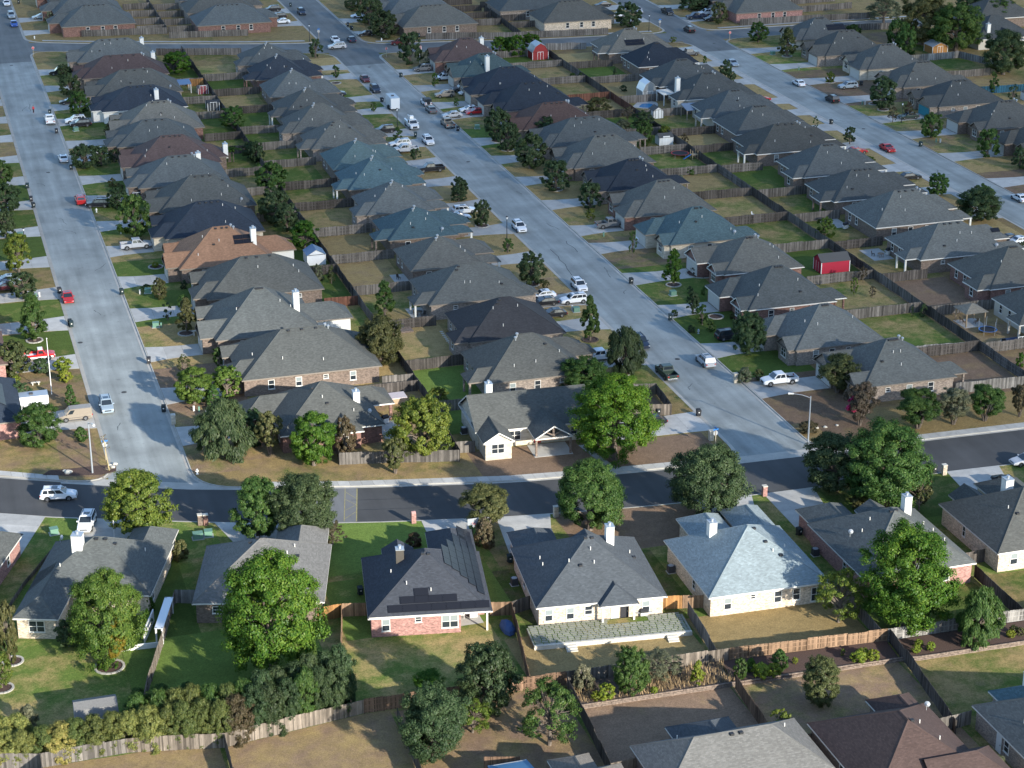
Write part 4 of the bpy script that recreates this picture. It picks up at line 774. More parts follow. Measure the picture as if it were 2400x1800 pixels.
BACK={1:{0:(.6,.85,.5),1:(.75,1.05,.1),2:(.42,.95,.1),3:(.08,.7,.0),4:(.15,.65,.1),5:(.35,.7,.2),6:(.35,.75,.2),7:(.4,.8,.2),8:(.3,.75,.2),9:(.4,.8,.2),10:(.25,.7,.1),11:(.3,.75,.1),12:(.3,.75,.1),13:(.25,.7,.1),14:(.4,.8,.1)},
 2:{0:(.1,1.0,.15),1:(.08,1.05,.1),2:(.5,.95,.25),3:(.45,.9,.25),4:(.65,.85,.35),5:(.6,.75,.3),6:(.5,.8,.3),7:(.4,.75,.1),8:(.25,.7,.1),9:(.3,.75,.1),10:(.2,.7,.1),11:(.2,.7,.1),12:(.55,.9,.1),13:(.15,.65,.1),14:(.45,.95,.1)},
 3:{0:(.7,.75,.7),1:(.3,.85,.05),2:(.45,.9,.35),3:(.12,.65,.0),4:(.3,.75,.1),5:(.5,.9,.2),6:(.5,.8,.25),7:(.3,.85,.1),8:(.25,.7,.1),9:(.1,.85,.0),10:(.6,.9,.25),11:(.5,.75,.2),12:(.6,.85,.3),13:(.25,.7,.1)},
 4:{0:(.6,.8,.6),1:(.7,.85,.5),2:(.6,.8,.75),3:(.5,.75,.15),4:(.35,.7,.1),5:(.35,.7,.1),6:(.25,.7,.1),7:(.2,.7,.05),8:(.65,.9,.2),9:(.4,.75,.2),10:(.5,.8,.4),11:(.65,.8,.25),12:(.12,.75,.0),13:(.65,1,.1)},
 5:{0:(.5,.8,.3),1:(.5,.8,.3),2:(.45,.75,.3),3:(.5,.8,.3),4:(.6,.8,.4),5:(.3,.7,.1),6:(.3,.7,.2),7:(.6,.7,.6)}}
FX={1:(AX[1]+.18,44,58,69.3),2:(BX[0]-.18,93,80,69.7),3:(BX[1]+.18,131,143,159.2),4:(CX[0]-2,186,172,159.8),5:(CX[1]+.18,227,239,261)}
ROWS={1:ROW1,2:ROW2,3:ROW3,4:ROW4,5:ROW5}
def lotspan(row,i):
    Ls=ROWS[row]; t=Ls[i][0] if Ls[i] else 249
    nx=Ls[i+1][0] if i+1<len(Ls) else t+17
    return t-2.0,nx-2.0
for row in FX:
    a,b_,c,d=FX[row]
    for i,l in enumerate(ROWS[row]):
        y0,y1=lotspan(row,i)
        if i==len(ROWS[row])-1: y1=min(y1,interp(ES,a)-1)
        if l and i in FRONT[row]:
            f=FRONT[row][i]; 
            if row==1 and i==0: y0=253.5
            if row==3 and i==0: y0=246
            if row==2 and i==1: y0=263
            lawn(min(a,b_),max(a,b_),y0,y1,f[0]+.08,f[1]*1.3,f[2])
        if i in BACK[row]:
            y0b=y0+.05
            if row==1 and i==0: y0b=252
            if row==2 and i==0: y0b,y1=257,265.3
            lawn(min(c,d),max(c,d),y0b,y1-.05,BACK[row][i][0]+.12,BACK[row][i][1]*1.35,BACK[row][i][2])
# ---- houses beyond the cross street
FAR=[((41.4,61.4,547.2,14),'grey','red','left','right'),((76.4,96.9,538,13.5),'grey','red','middle','left'),((128.9,150.1,519.8,14),'grey','brown','middle','right'),((166.9,187,514.6,14),'taupe','buff','right','left'),((221.7,242.5,511,13.5),'grey','rose','right','right'),
 ((41,60,565,14),'grey','red','left','right'),((76.4,96,556,13.5),'grey','greyb','middle','left'),((129,149,537.5,14),'grey','brown','middle','right'),((160,184,533,14),'grey','greyb','right','left'),((222,242,529,13.5),'grey','brown','right','right'),
 ((41,60,583,14),'grey','red','left','right'),((77,96,574,13.5),'grey','greyb','middle','left'),((129,149,556,14),'grey','brown','middle','right'),((165,186,551,14),'grey','greyb','right','left')]
for k,((x0,x1,t0,wd),rf,wl,st,sd) in enumerate(FAR):
    ms=[(x0,x1,t0,t0+wd)]; west=sd=='right'
    if west: ms.append((x0-3,x0+6,t0+6,t0+12.4,{'gab':'E','buried':'E','dz':-.04})); g=[(1,'W',t0+9.2)]
    else: ms.append((x1-6,x1+3,t0+6,t0+12.4,{'gab':'W','buried':'W','dz':-.04})); g=[(1,'E',t0+9.2)]
    wn=[(0,'S',x0+f*(x1-x0),1.0,1.5) for f in (.35,.55,.72)]
    vs=[('v',x0+7+q*1.3,t0+wd/2-.4) for q in range(5)]
    house(f"{RN[rf]} roofed house beyond cross street, {ORD[k//5]} up on {sd} side of {st} street",(0,0),0,ms,rf,wl,'trim_dark',wn,g,vents=vs,group='houses beyond the cross street')
    if k<10:
        if west: driveway({'left':AX,'middle':BX,'right':CX}[st][1]+.2,x0-2.6,t0+6.6,t0+11.8,.9)
        else: driveway({'left':AX,'middle':BX,'right':CX}[st][0]-.2,x1+2.6,t0+6.6,t0+11.8,.9)
house('grey roofed house with pale chimney behind the big trees at far right',(0,0),0,[(269,286,461,476),(274,281,458,466,{'gab':'N','buried':'N','dz':-.04})],'dgrey','beige',wins=[(0,'S',272,1,1.5)],chim=[(273,463.5,6.6)],vents=[('p',278,470)])
house('dark roofed house behind the oak tree in the far right corner',(0,0),0,[(282,300,484,498)],'dgrey','brown',wins=[(0,'S',290,1,1.5)])
# ---- houses left of the left street
for k,(t0,wd,x1,rf) in enumerate(((273.5,17,10.8,'navy'),(297,15,10.2,'brown'),(315,14,9.8,'grey'),(333,13.5,9.5,'grey'))):
    ms=[(x1-18,x1,t0,t0+wd)]; 
    house(f"{RN[rf]} roofed house cut by left edge, {ORD[k]} up on left side of left street",(0,0),0,ms,rf,'rose','trim_dark',wins=[(0,'E',t0+4,1,1.5),(0,'S',x1-6,1,1.5)],gar=[(0,'E',t0+wd-4.5)],group='houses left of the left street',solars=[((x1-2.2,t0+3),'E',5,2)] if k==0 else ())
for (y0,y1,f) in ((300,305,1),(318,323.5,1),(334,339,1),(352,357,1),(371,376,1),(389,394,1),(407,412,1),(424.5,429,1),(442,447,1),(459,464,1),(476,481,1)): driveway(AX[0]-.2,9,y0,y1,.8)
driveway(AX[0]-.2,9.5,275.3,282.5,.9)
for (y0,y1,f) in ((283,299,(.6,.9,.55)),(305.5,317.5,(.2,.8,.05)),(324,333.5,(.3,1,.05)),(339.5,351.5,(.55,.85,.35)),(357.5,370.5,(.15,.75,.05)),(376.5,388.5,(.3,.8,.1)),(394.5,406.5,(.15,.75,.05)),(412.5,424,(.45,.9,.2)),(429.5,441.5,(.65,.95,.4)),(447.5,458.5,(.5,.85,.2))): lawn(-5,AX[0]-.2,y0,y1,*f)
lawn_n(-20,14.8,275,.62,1.0,.42); lawn_n(14.8,AX[0]-1.2,275,.62,1.0,.6)
C1=[(44.8,60,257.0,272),(40.6,50,264.4,271.2,{'gab':'E','buried':'E','dz':-.04}),(51.6,56.6,255.6,263,{'gab':'N','buried':'N','dz':-.03}),(55,63.2,264.5,270.6,{'gab':'W','buried':'W','open':1,'dz':-.05})]
house('grey roofed red brick house on the corner of left street and front road',(0,0),0,C1,'grey','red','trim',wins=[(0,'S',47.5,1,1.4),(0,'W',260,1,1.4),(2,'S',54,.8,1.2)],gar=[(1,'W',267.8,4.9)],chim=[(57,262.4,6.5)],posts=[(62.7,265,.4,'b'),(62.7,270.2,.4,'b')],vents=[('p',52,262),('v',52.5,261),('v',51,264),('p',56,259.5)],dish=(58,258.6),group='houses along the left street')
driveway(AX[1]+.2,41,264.8,270.8,.6)
# ---- cottage on the corner of the middle street
WH=[(71.4,89,250.3,261.5,{'gab':'WE'}),(71.6,76.2,246.2,254,{'gab':'SN','buried':'N','dz':-.03}),(79,84.6,246.0,256,{'gab':'SN','buried':'N','open':1,'dz':-.02})]
r=house('white stone cottage with long gabled roof and timber porch, facing the front road',(0,0),R(-3),[(a-71.4,b_-71.4,c-250.3,d-250.3,*m) for a,b_,c,d,*m in WH],'grey','stone','trim',wins=[(1,'S',2.4,1.9,1.5,2),(0,'S',5.8,1.9,1.5,2,.9),(0,'S',11.3,1,1.3,1),(0,'S',14.6,1.0,1.2,1)],doors=[(0,'S',9.2,(.4,.02,.03))],chim=[(3.6,7.0,7.6)],posts=[],vents=[('p',12,8)])
r.location=(71.4,250.3,.1)
b=MB()
for px in (7.9,12.9): b.box(px-.14,px+.14,-4.05,-3.77,0,2.75)
b.box(7.76,13.04,-4.04,-3.8,2.4,2.66); b.box(10.25,10.55,-4.02,-3.82,2.66,4.3)
for s_ in (-1,1): b.bar((10.4,-3.92,3.0),(10.4+s_*1.5,-3.92,3.75),.1,6)
b.obj('porch_truss','timber',r); b=MB(); b.box(7.6,13.2,-4.3,.1,0,.06); b.obj('porch_floor','concrete',r)
# ---- front row, backs to the camera
def loc(org,a): return org,R(a)
def front(label,org,a,masses,roof,wall,**k): return house(label,org,R(a),masses,roof,wall,group='houses south of the front road',**k)
front('grey roofed brick house cut by the left edge, south of front road',(-8.5,232.9),-22,[(0,14,-7,9)],'grey','rose',wins=[(0,'E',-1,1,1.5),(0,'E',4,1,1.4)])
F1=[(0,14.9,6.3,20),(0,5.4,0,11.5,{'gab':'N','buried':'N'}),(8.9,14.7,12,24.2,{'gab':'S','buried':'S','dz':-.03}),(5.4,14.5,4.6,10,{'gab':'N','buried':'N','open':1,'dz':-.06})]
front('grey roofed buff brick house with tall white chimney behind yellowing tree',(4.9,213.7),-19.5,F1[:3],'taupe','buff',wins=[(1,'S',2.7,1.9,1.5,2,.9),(0,'S',6.6,.9,1.0,1,1.3),(0,'E',9,1,1.4)],doors=[(0,'S',9.6,(.5,.5,.48))],chim=[(5.1,12.0,8.2,1.25,1.3)],vents=[('v',7.2,12.8),('v',8.3,12.8),('v',9.4,12.8),('p',3.4,9.5),('p',12.5,15)],dish=(1.0,18.6))
F2=[(0,15.6,0,15.2),(8.5,15,10,20,{'gab':'S','buried':'S','dz':-.04})]
front('pale tan-grey shingled house behind the biggest green backyard tree',(25.4,211.2),-15.5,F2,'tan','brown',wins=[(0,'S',2.9,1.2,.95,1,1.3),(0,'S',9,1.6,1.5,2),(0,'E',6,1,1.4)],vents=[('v',6.3,8.0),('v',7.2,8.0),('v',8.1,8.0),('p',11.5,9.5),('v',12,7.5),('p',10.8,6.8),('v',11.9,6)])
F3=[(0,14.6,0,15.5,{'open':1}),(0,11.3,.0,15.4,{'dz':-.09}),(7,14.5,4.0,15.4,{'dz':-.09}),(8.4,14.3,9,21.8,{'gab':'S','buried':'S','dz':-.03}),(2.6,6.6,10,17.8,{'gab':'SN','buried':'S','dz':-.06})]
front('black roofed red brick house covered with solar panels',(44.4,201.7),-10.2,F3,'black','rose',wins=[(0,'S',2.1,1.0,1.6,1,.75,True),(0,'S',5.9,.8,.8,1,1.7),(0,'S',9.6,2.0,1.7,2,.75,True)],doors=[(2,'S',12.3,(.6,.58,.54))],posts=[(14.0,.6,.2,'w')],chim=[(4.4,9.0,7.4,.95,1.0,'siding',(.075,.066,.056))],vents=[('v',7.0,7.0),('v',7.7,7.0),('p',4.8,3.6),('p',7.6,2.7),('p',3.2,7.3)],
 solars=[((2.4,.35),'S',7,1),((3.9,1.28),'S',2,1),((5.6,2.15),'S',1,1),((7.2,1.28),'S',2,1),((14.0,3.2),'E',8,1),((13.1,4.4),'E',8,1),((12.2,5.4),'E',7,1),((11.3,6.2),'E',5,1),((10.4,6.6),'E',3,1),((13.9,17.0),'E',2,2)])
F4=[(0,15.9,0,16.1),(.4,6.2,8,20.5,{'gab':'S','buried':'S','dz':-.03}),(7.4,12.2,-1.1,6,{'gab':'N','buried':'N','open':1,'dz':-.03}),(8,11.6,10,17.6,{'gab':'SN','buried':'S','dz':-.07})]
front('dark grey roofed buff brick house with stone paved terrace',(63.8,198.2),-6.1,F4,'slate','buff',wins=[(0,'S',1.6,1.0,1.6,1,.75,True),(0,'S',4.2,1.0,1.6,1,.75,True),(0,'S',6.4,1.0,1.2,1,1.15),(0,'S',13.4,1.0,1.6,1,.75,True),(0,'W',9,1.,1.4)],doors=[(0,'S',9.6,(.6,.6,.58)),(0,'S',10.8,(.03,.03,.035))],chim=[(11.0,9.4,8.4)],posts=[(7.9,-.6,.22,'w'),(11.7,-.6,.22,'w')],vents=[('v',7.6,7.6),('v',8.4,7.6),('p',5.0,5),('v',6.3,4.4),('p',8.0,4.6),('p',2.4,9.5),('p',2.4,7.8),('p',13.5,9),('v',13.8,8),('p',7.9,6.2)])
F5=[(0,15.6,0,16),(3.6,9.4,9,21.5,{'gab':'S','buried':'S','dz':-.03}),(9.9,15.2,9,22.5,{'gab':'S','buried':'S','dz':-.05})]
front('ice-blue shingled house with white chimney and whitewashed brick walls',(84.1,194.6),-1.6,F5,'pale','buff',wins=[(0,'S',2.6,1.0,1.6,1,.75,True),(0,'S',5.8,.7,.7,1,1.7),(0,'S',9.0,1.0,1.6,1,.8),(0,'S',11.4,1.0,1.6,1,.8),(0,'W',6,.9,1.3),(0,'S',14.0,1.4,1.9,2,.3)],chim=[(4.4,11.0,7.5)],vents=[('v',8.6,7.7),('p',9.8,4.4),('v',9.3,5.6),('v',10.6,3.8),('p',12,6)])
F6=[(0,15.2,0,16.2),(.3,6.8,8,20.5,{'gab':'S','buried':'S','dz':-.03}),(7.6,11.8,9,18.2,{'gab':'SN','buried':'S','dz':-.06})]
front('grey roofed house between ice-blue house and right edge, behind round green tree',(103.8,193.5),0,F6,'grey','rose',wins=[(0,'S',11.2,1.2,1.6,1,.8,True),(0,'W',6,.9,1.3)],chim=[(10.6,10.2,8.3)],vents=[('v',7.2,7.8),('v',7.9,7.8),('p',5,9),('p',3.5,8),('p',12,8),('p',12.6,6.6),('p',12.8,4)],dish=(2.2,8.6))
F7=[(0,17,0,15.2),(7.5,14,9,19.5,{'gab':'S','buried':'S','dz':-.03}),(2.6,7,9,17.4,{'gab':'SN','buried':'S','dz':-.06})]
front('grey roofed buff brick house cut by the right edge, south of front road',(122.7,194.9),0,F7,'dgrey','buff',wins=[(0,'S',2.6,1.1,1.6,1,.8,True),(0,'S',7,1.1,1.6,1,.8,True),(0,'W',9,.7,1.5)],chim=[(6.8,10.2,8.0,1.1,1.2)],vents=[('p',4.6,6),('v',5,4.4),('v',9,8.6)])
front('grey roofed house cut by the right edge beyond the last chimney house',(143,198),0,[(0,16,0,14)],'dgrey','buff',wins=[(0,'W',6,1,1.5)])
# driveways south of the front road
def drive_s(pts_k,pts_h,n=4):
    (a,b_),(c,d)=pts_k,pts_h; Q=[]
    for i in range(n):
        f0,f1=i/n,(i+1)/n; l=lambda p,q,f:(p[0]+(q[0]-p[0])*f,p[1]+(q[1]-p[1])*f)
        Q.append([l(a,c,f1),l(b_,d,f1),l(b_,d,f0),l(a,c,f0)])
    slabs('driveway',Q,.138)
for a,b_,c,d in (((1,251.3),(11.3,246.4),(-1,238),(7,235)),((15.2,244.6),(22.6,241.6),(15.8,233),(21.2,231)),((32.2,238.2),(41,235.0),(34.2,229),(40.2,227.4)),((58.3,230.6),(64.2,229.4),(57.8,221.5),(62.8,220.6)),((68,228.8),(75.2,227.7),(66.5,217.5),(72,216.9)),((95,225.7),(103,225.3),(95,216.2),(100.2,216.2)),((104.6,225.2),(112,225.1),(104.4,213.5),(110,213.5)),((131.8,224.4),(139.8,224.1),(130.6,214),(137,214)),((145,224.1),(151,223.9),(146,211),(151,211))):
    drive_s((a,b_),(c,d))
# ---- bottom row
house('grey roofed house at the bottom edge beside the brown one',(0,0),0,[(64,82.5,157,167),(68.8,76,161,169.4,{'gab':'S','buried':'S','dz':-.04})],'tan','brown',wins=[(0,'N',78,1,1.4)],vents=[('p',68,164),('v',73,161.6),('v',74,161.6),('p',79.5,163)],group='houses along the bottom edge',roofs=['btan','slate'])
house('brown roofed house at the bottom edge',(0,0),0,[(83.4,97.2,150,165.7),(91.4,96.6,160,168.2,{'gab':'S','buried':'S','dz':-.04}),(90,99.5,149,156.2,{'gab':'W','buried':'W','dz':-.03})],'brown','brown',wins=[(0,'W',158,1,1.4)],vents=[('p',92,157.5),('p',93,155),('v',90.8,157)],dish=(96.0,163.2),group='houses along the bottom edge',roofs=['brown']*3)
house('grey-green roofed house in the bottom right corner with white chimney',(0,0),0,[(101.8,119,150,163.8),(105,110.2,159,166,{'gab':'S','buried':'S','dz':-.04})],'blue','greyb',wins=[(0,'W',157,1,1.4)],doors=[(0,'W',158.5,(.6,.6,.58))],chim=[(108.2,163.2,6.2)],vents=[('p',104,157),('p',104.6,154.6)],group='houses along the bottom edge',roofs=['dgrey','blue'])
house('tan roofed house cut by the bottom edge beside blue metal roof',(0,0),0,[(52.5,62,150,164.2),(55,59.5,158,167,{'gab':'S','buried':'S','dz':-.04})],'tan','brown',group='houses along the bottom edge')
lawn_s(11.5,15,233,.3,1.3,.1); lawn_s(22.8,32,228.5,.3,1.35,0); lawn_s(41.2,58.2,218.5,.12,1.5,0); lawn_s(75.4,94.8,214.5,.75,1.05,.8); lawn_s(112.2,131.5,212,.35,.8,.25); lawn_s(64.4,67.8,215,.6,.95,.4)
lawn(0,16.5,186,213,.42,1.3,.05); lawn(16.6,38.8,186,209,.14,1.3,.03); lawn(39.6,59,186,202,.5,1.3,.05); lawn(42,63,202,217,.15,1.35,0); lawn(59.5,81,186,197,.85,1.05,.1); lawn(81.5,101,185.5,195.5,.9,1.0,.0); lawn(101.5,119,184.5,194,.3,.75,.2); lawn(120,140,184.5,195,.5,.8,.3); lawn(14,26,205,232,.1,.85,0); lawn(63,84,197,214,.3,.75,.4)
lawn(-20,5.2,150,186,.85,1.2,.35); lawn(5.8,24,150,185.2,.9,1.15,.5); lawn_poly([(24.4,150),(43,150),(43,185.6),(40,185.7),(24.6,183.4)],.88,1.15,.5); lawn(43.4,62,150,185.2,.8,1.1,.6); lawn(62.6,80.5,150,180,.65,1.3,.8); lawn(80.6,101,150,179.2,.65,1.2,.6); lawn(101.2,122,150,178.6,.5,1.05,.3)
# corner lots along the front road
lawn_n(38.5,70,256.5,.62,1.0,.4); lawn(52.3,68,251,258,.55,.9,.6); lawn_n(69,86.6,250,.6,1.05,.95); lawn_n(88,104.5,247.2,.55,1.0,.95); lawn(96.9,102.9,256,263,.6,1,.8)
lawn_n(121.5,130,253,.6,.8,.75); lawn_n(130,158,248,.78,.9,.25)
driveway(BX[0]-.2,90.5,247.8,254.3,.4); pass
sheet('garden_path',[(86.0,247.9),(86.9,247.9),(88.6,239),(87.3,239)],.135,'concrete')
# ---------------------------------------------------------------- fences
FCOL={'grey':(.135,.122,.110),'dark':(.080,.070,.063),'brown':(.16,.10,.066),'cedar':(.21,.135,.085),'light':(.20,.19,.178),'red':(.14,.065,.045),'orange':(.30,.155,.06),'blue':(.022,.075,.115),'greytan':(.165,.138,.112)}
FNAME={'grey':'weathered grey','dark':'dark weathered','brown':'brown','cedar':'new cedar','light':'pale grey','red':'red-brown','orange':'bright orange','blue':'blue painted','greytan':'grey-tan'}
PL=2.4
def panel_mesh(seed,rails):
    r=random.Random(seed); b=MB(); n=16; wd=PL/n
    for i in range(n):
        x=i*wd; h_=1.83+r.uniform(-.025,.03); t_=r.random(); y=r.uniform(-.006,.006); z0=.05+r.uniform(-.02,.02)
        b.box(x+.006,x+wd-.006,-.012+y,.012+y,z0,h_,0,t_,False)
    for z in (.35,1.0,1.6): b.box(0,PL,.014,.055,z-.045,z+.045,0,.85,False)
    return b.mesh('panel','wood')
PANELS=[panel_mesh(k,True) for k in range(6)]
pb=MB(); pb.box(-.05,.05,-.02,.08,-.1,1.75,0,.35,False); POST=pb.mesh('post','wood')
fr=random.Random(11)
def fence(p,q,col,label,h_=1.0,flip=False,gate=False,wob=True):
    p=Vector(p);q=Vector(q)
    if flip: p,q=q,p
    d=q-p; L_=d.length
    if L_<.8: return
    a=math.atan2(d.y,d.x); root=empty('fence',(p.x,p.y,.1),a); tag(root,f"{FNAME[col]} {label}",'fence','wooden privacy fences')
    n=max(1,round(L_/PL)); s_=L_/n
    base=FCOL[col]
    for i in range(n):
        v=fr.uniform(.8,1.22); c=tuple(min(1,x*v) for x in base)
        o=put('panel',PANELS[fr.randrange(6)],root,c,(i*s_,0,fr.uniform(-.03,.03))); o.scale=(s_/PL,1,h_*fr.uniform(.96,1.03)); o.rotation_euler=(fr.uniform(-.035,.035),fr.uniform(-.008,.008),0)
    for i in range(n+1):
        o=put('post',POST,root,tuple(x*.8 for x in base),(i*s_,.02,0)); o.scale=(1,1,h_)
    return root
def rowname(row,i):
    if row in (4,5): i=max(0,i-1)
    return f"{ORD[i]} house, {'right' if row in (1,3,5) else 'left'} of {STN[{1:0,2:1,3:1,4:2,5:2}[row]]}"
cyc=['grey','dark','grey','dark','grey']
for row,xa,xb in ((1,None,69.3),(2,69.7,None),(3,None,159.2),(4,159.8,None)):
    for i,l in enumerate(ROWS[row]):
        if i==0 or l is None: continue
        y=l[0]-2.0
        c=cyc[(i*3+row)%5]; hx=l[3]-.5 if row in (1,3) else l[2]+.5
        if row==1 and i==3: c='red'
        if row==3 and i in (11,): c='red'
        if row==1 and i==12: c='grey'
        a,b_=(hx,xb) if xa is None else (xa,hx)
        fence((a,y),(b_,y+fr.uniform(-.25,.25)),c,f"backyard side fence south of {rowname(row,i)}",flip=fr.random()<.5)
        # short return fence from house to house on the street side
        if i>0 and fr.random()<.0: pass
def seg(pts,col,label,**k):
    for i,(a,b_) in enumerate(zip(pts,pts[1:])): fence(a,b_,col if isinstance(col,str) else col[i%len(col)],label.format(ORD[i]),**k)
ys=[263]+[l[0]-2 for l in ROW2[2:]]+[508,520.5]
for i,(a,b_) in enumerate(zip(ys,ys[1:])): fence((69.5,a),(69.5,b_),['dark','dark','grey'][i%3],f"back fence between left and middle streets, {ORD[i]} stretch from front",flip=i%2==0)
ys=[249,264.8,284,302,320.2,338.3,355.9,373.4,390.4,405.8,422.8,439.8,457.6,475.4,496]
for i,(a,b_) in enumerate(zip(ys,ys[1:])): fence((159.5,a),(159.5,b_),['grey','dark','grey','dark'][i%4] if i!=10 else 'red',f"back fence between middle and right streets, {ORD[i]} stretch from front",flip=i%3!=0)
seg([(243,399.9),(260,400)],'grey','side fence behind fourth house right of right street'); seg([(242.5,418.3),(258,417.7)],'blue','fence behind the fifth house right of right street')
seg([(243,435.3),(258,435)],'grey','side fence behind sixth house right of right street'); seg([(241.8,454),(260,454.6)],'light','side fence behind seventh house right of right street')
seg([(260,454.6),(263,446),(264,436)],'light','slanting back fence under the far right trees, {} piece')
seg([(241.8,493.5),(262,492)],'grey','fence beside the cross street at far right'); seg([(222,508.6),(246,507.8),(262,506.4)],'grey','fence along far side of cross street, right end, {} piece')
# along the far cross street
seg([(46.6,546.9),(69.2,543.9)],'grey','fence around brick house beyond cross street by left street')
seg([(68.8,537.9),(89.7,535.3)],'grey','fence beyond cross street before the second brick house'); seg([(69.2,543.9),(69.3,560),(69.6,590)],'grey','back fence beyond cross street near left street, {} piece')
for i,y in enumerate((548,558,569,580)): fence((61.5,y),(69.2,y),'grey',f"garden fence beyond cross street near left street, {ORD[i]} from front"); fence((69.6,y-3),(77,y-3),'grey',f"garden fence beyond cross street left of second brick house, {ORD[i]} from front")
seg([(62.7,518.1),(69.5,516.5),(83.8,512.3)],['dark','grey'],'fence along near side of cross street behind left row, {} piece')
seg([(134.4,516.3),(156.8,510.9)],'grey','fence beyond cross street around brown brick house'); seg([(157,510.9),(170,509.2),(183.2,508.1)],'grey','fence beyond cross street around buff brick house, {} piece')
seg([(152.8,529.5),(158.8,528.5)],'grey','short garden fence behind brown brick house beyond cross street'); seg([(159.3,511),(159.8,528),(160,548)],'dark','back fence beyond cross street near right street, {} piece')
for i,y in enumerate((523.4,533,543,553)): fence((160.2,y),(167.5,y),'dark',f"garden fence beyond cross street by buff brick house, {ORD[i]} from front"); fence((150,y+6),(159.4,y+6),'dark',f"garden fence beyond cross street by brown brick house, {ORD[i]} from front")
seg([(161,494.5),(171.6,492.8)],'light','fence along near side of cross street behind middle row'); seg([(145,489.3),(159.3,489)],'grey','fence behind red barn near cross street')
for i,y in enumerate((520,531,542)): fence((243,y),(262,y+1),'grey',f"garden fence beyond cross street at far right, {ORD[i]} from front")
# corner lots
seg([(52,251.2),(58,250),(68.2,247.4)],'grey','fence of the corner brick house beside front road, {} piece'); seg([(52,251.2),(52.4,255.4)],'grey','short fence end at corner brick house')
seg([(68.3,247.4),(68.6,254),(69.4,263)],'dark','fence between corner brick house and white cottage, {} piece'); seg([(68.5,250.3),(71.2,249.9)],'grey','short fence beside the white cottage')
seg([(60.8,274.8),(69.3,274.6)],'dark','fence behind hot tub of corner brick house')
seg([(96.6,256),(102.7,254.4)],'greytan','fence of small yard behind black sedan'); seg([(102.7,254.4),(103.5,262.7)],'dark','fence of small yard along middle street verge'); seg([(103.5,262.7),(93,264.6)],'grey','fence at the back of small yard by middle street')
seg([(147,249.6),(159.3,249)],'light','fence beside the chimney house at corner of middle street'); seg([(147.5,265.6),(159.3,264.8)],'light','rear fence by pale chimney house right of middle street')
# front row: rear fence and side fences
rear=[(-20,188.2),(1.7,186.3),(5.6,185.1),(14.5,185.4),(24.5,183.4),(40.2,185.8),(51.1,185.6),(63.1,185.0),(72,184.9),(82.6,184.6)]
seg(rear[:6],['grey','grey','grey','greytan','greytan'],'rear fence behind bottom hedge, {} piece from left')
seg(rear[5:8],'brown','rear fence behind solar house lawn, {} piece',flip=True); seg(rear[7:],['grey','greytan'],'rear fence below the stone terrace, {} piece')
seg([(82.6,184.6),(92,184),(101.9,183.3)],'cedar','tan rear fence behind mulched bed, {} piece',flip=True); seg([(101.9,183.3),(111,183.3),(119.5,183),(140,182.6)],'light','rear fence at right with round shrubs, {} piece',flip=True)
seg([(24.1,217.2),(21.2,207),(18.2,197),(15.8,187)],'greytan','fence between two front-left backyards, {} piece'); seg([(42.6,207.8),(40.6,199),(38.8,186)],'cedar','fence left of red brick solar house, {} piece'); seg([(62.1,202.4),(60.6,194),(59.0,185.7)],'brown','fence right of red brick solar house, {} piece')
seg([(82.2,196.4),(81.7,190.5),(81.1,185)],'grey','fence right of the stone terrace, {} piece'); seg([(101.5,192.5),(101.1,183.7)],'grey','fence right of dry lawn of ice-blue house'); seg([(119.7,195),(119.5,183)],'dark','fence between the last two right houses')
seg([(24.2,217.2),(29.4,215.4)],'light','gated fence between two front-left houses'); seg([(39.7,207.6),(42.6,207.8)],'orange','short fence by tan-grey house'); seg([(42.7,207.9),(46,207.2)],'cedar','short cedar fence left of solar house'); seg([(59.6,203),(62.1,202.4)],'cedar','cedar gate right of solar house'); seg([(62.2,202.5),(64.6,203.2)],'dark','grey gate left of terrace house'); seg([(79.6,198.6),(82.1,198)],'orange','cedar gate right of terrace house'); seg([(82.2,198),(84.6,197.3)],'cedar','cedar fence left of ice-blue house'); seg([(119,198),(123,198.4)],'dark','gate between the last two right houses')
seg([(5.6,185.0),(5.5,172)],'dark','bottom-left side fence, leftmost'); seg([(24.5,183.2),(24.1,170)],'dark','dark side fence in the dry bottom yard'); seg([(43.2,183),(42.9,175),(42.6,166)],'dark','side fence under bottom oak, {} piece'); seg([(62.9,184),(62.3,175),(61.6,166)],'dark','side fence beside the timber retaining wall, {} piece'); seg([(80.9,178.8),(80.4,172),(80,165)],'brown','side fence left of small tree in bottom yard, {} piece'); seg([(102.1,183.2),(101.4,176),(100.6,170),(99.7,163.2)],'dark','long side fence at bottom right, {} piece')
seg([(61.6,166),(64.4,166.2)],'greytan','short fence left of grey roofed bottom house'); seg([(80,165.4),(83.8,165.2)],'greytan','short fence left of brown roofed bottom house'); seg([(97,163.6),(102.2,164.4)],'grey','short fence right of brown roofed bottom house'); seg([(49.5,171),(53,170)],'brown','short fence by the blue metal roof')
seg([(11.0,235),(6.8,226.5),(3.5,218)],'greytan','low rail fence left of chimney house, {} piece',h_=.35)
seg([(65.3,481.8),(69.2,481.5)],'orange','new fence beside white patio cover')
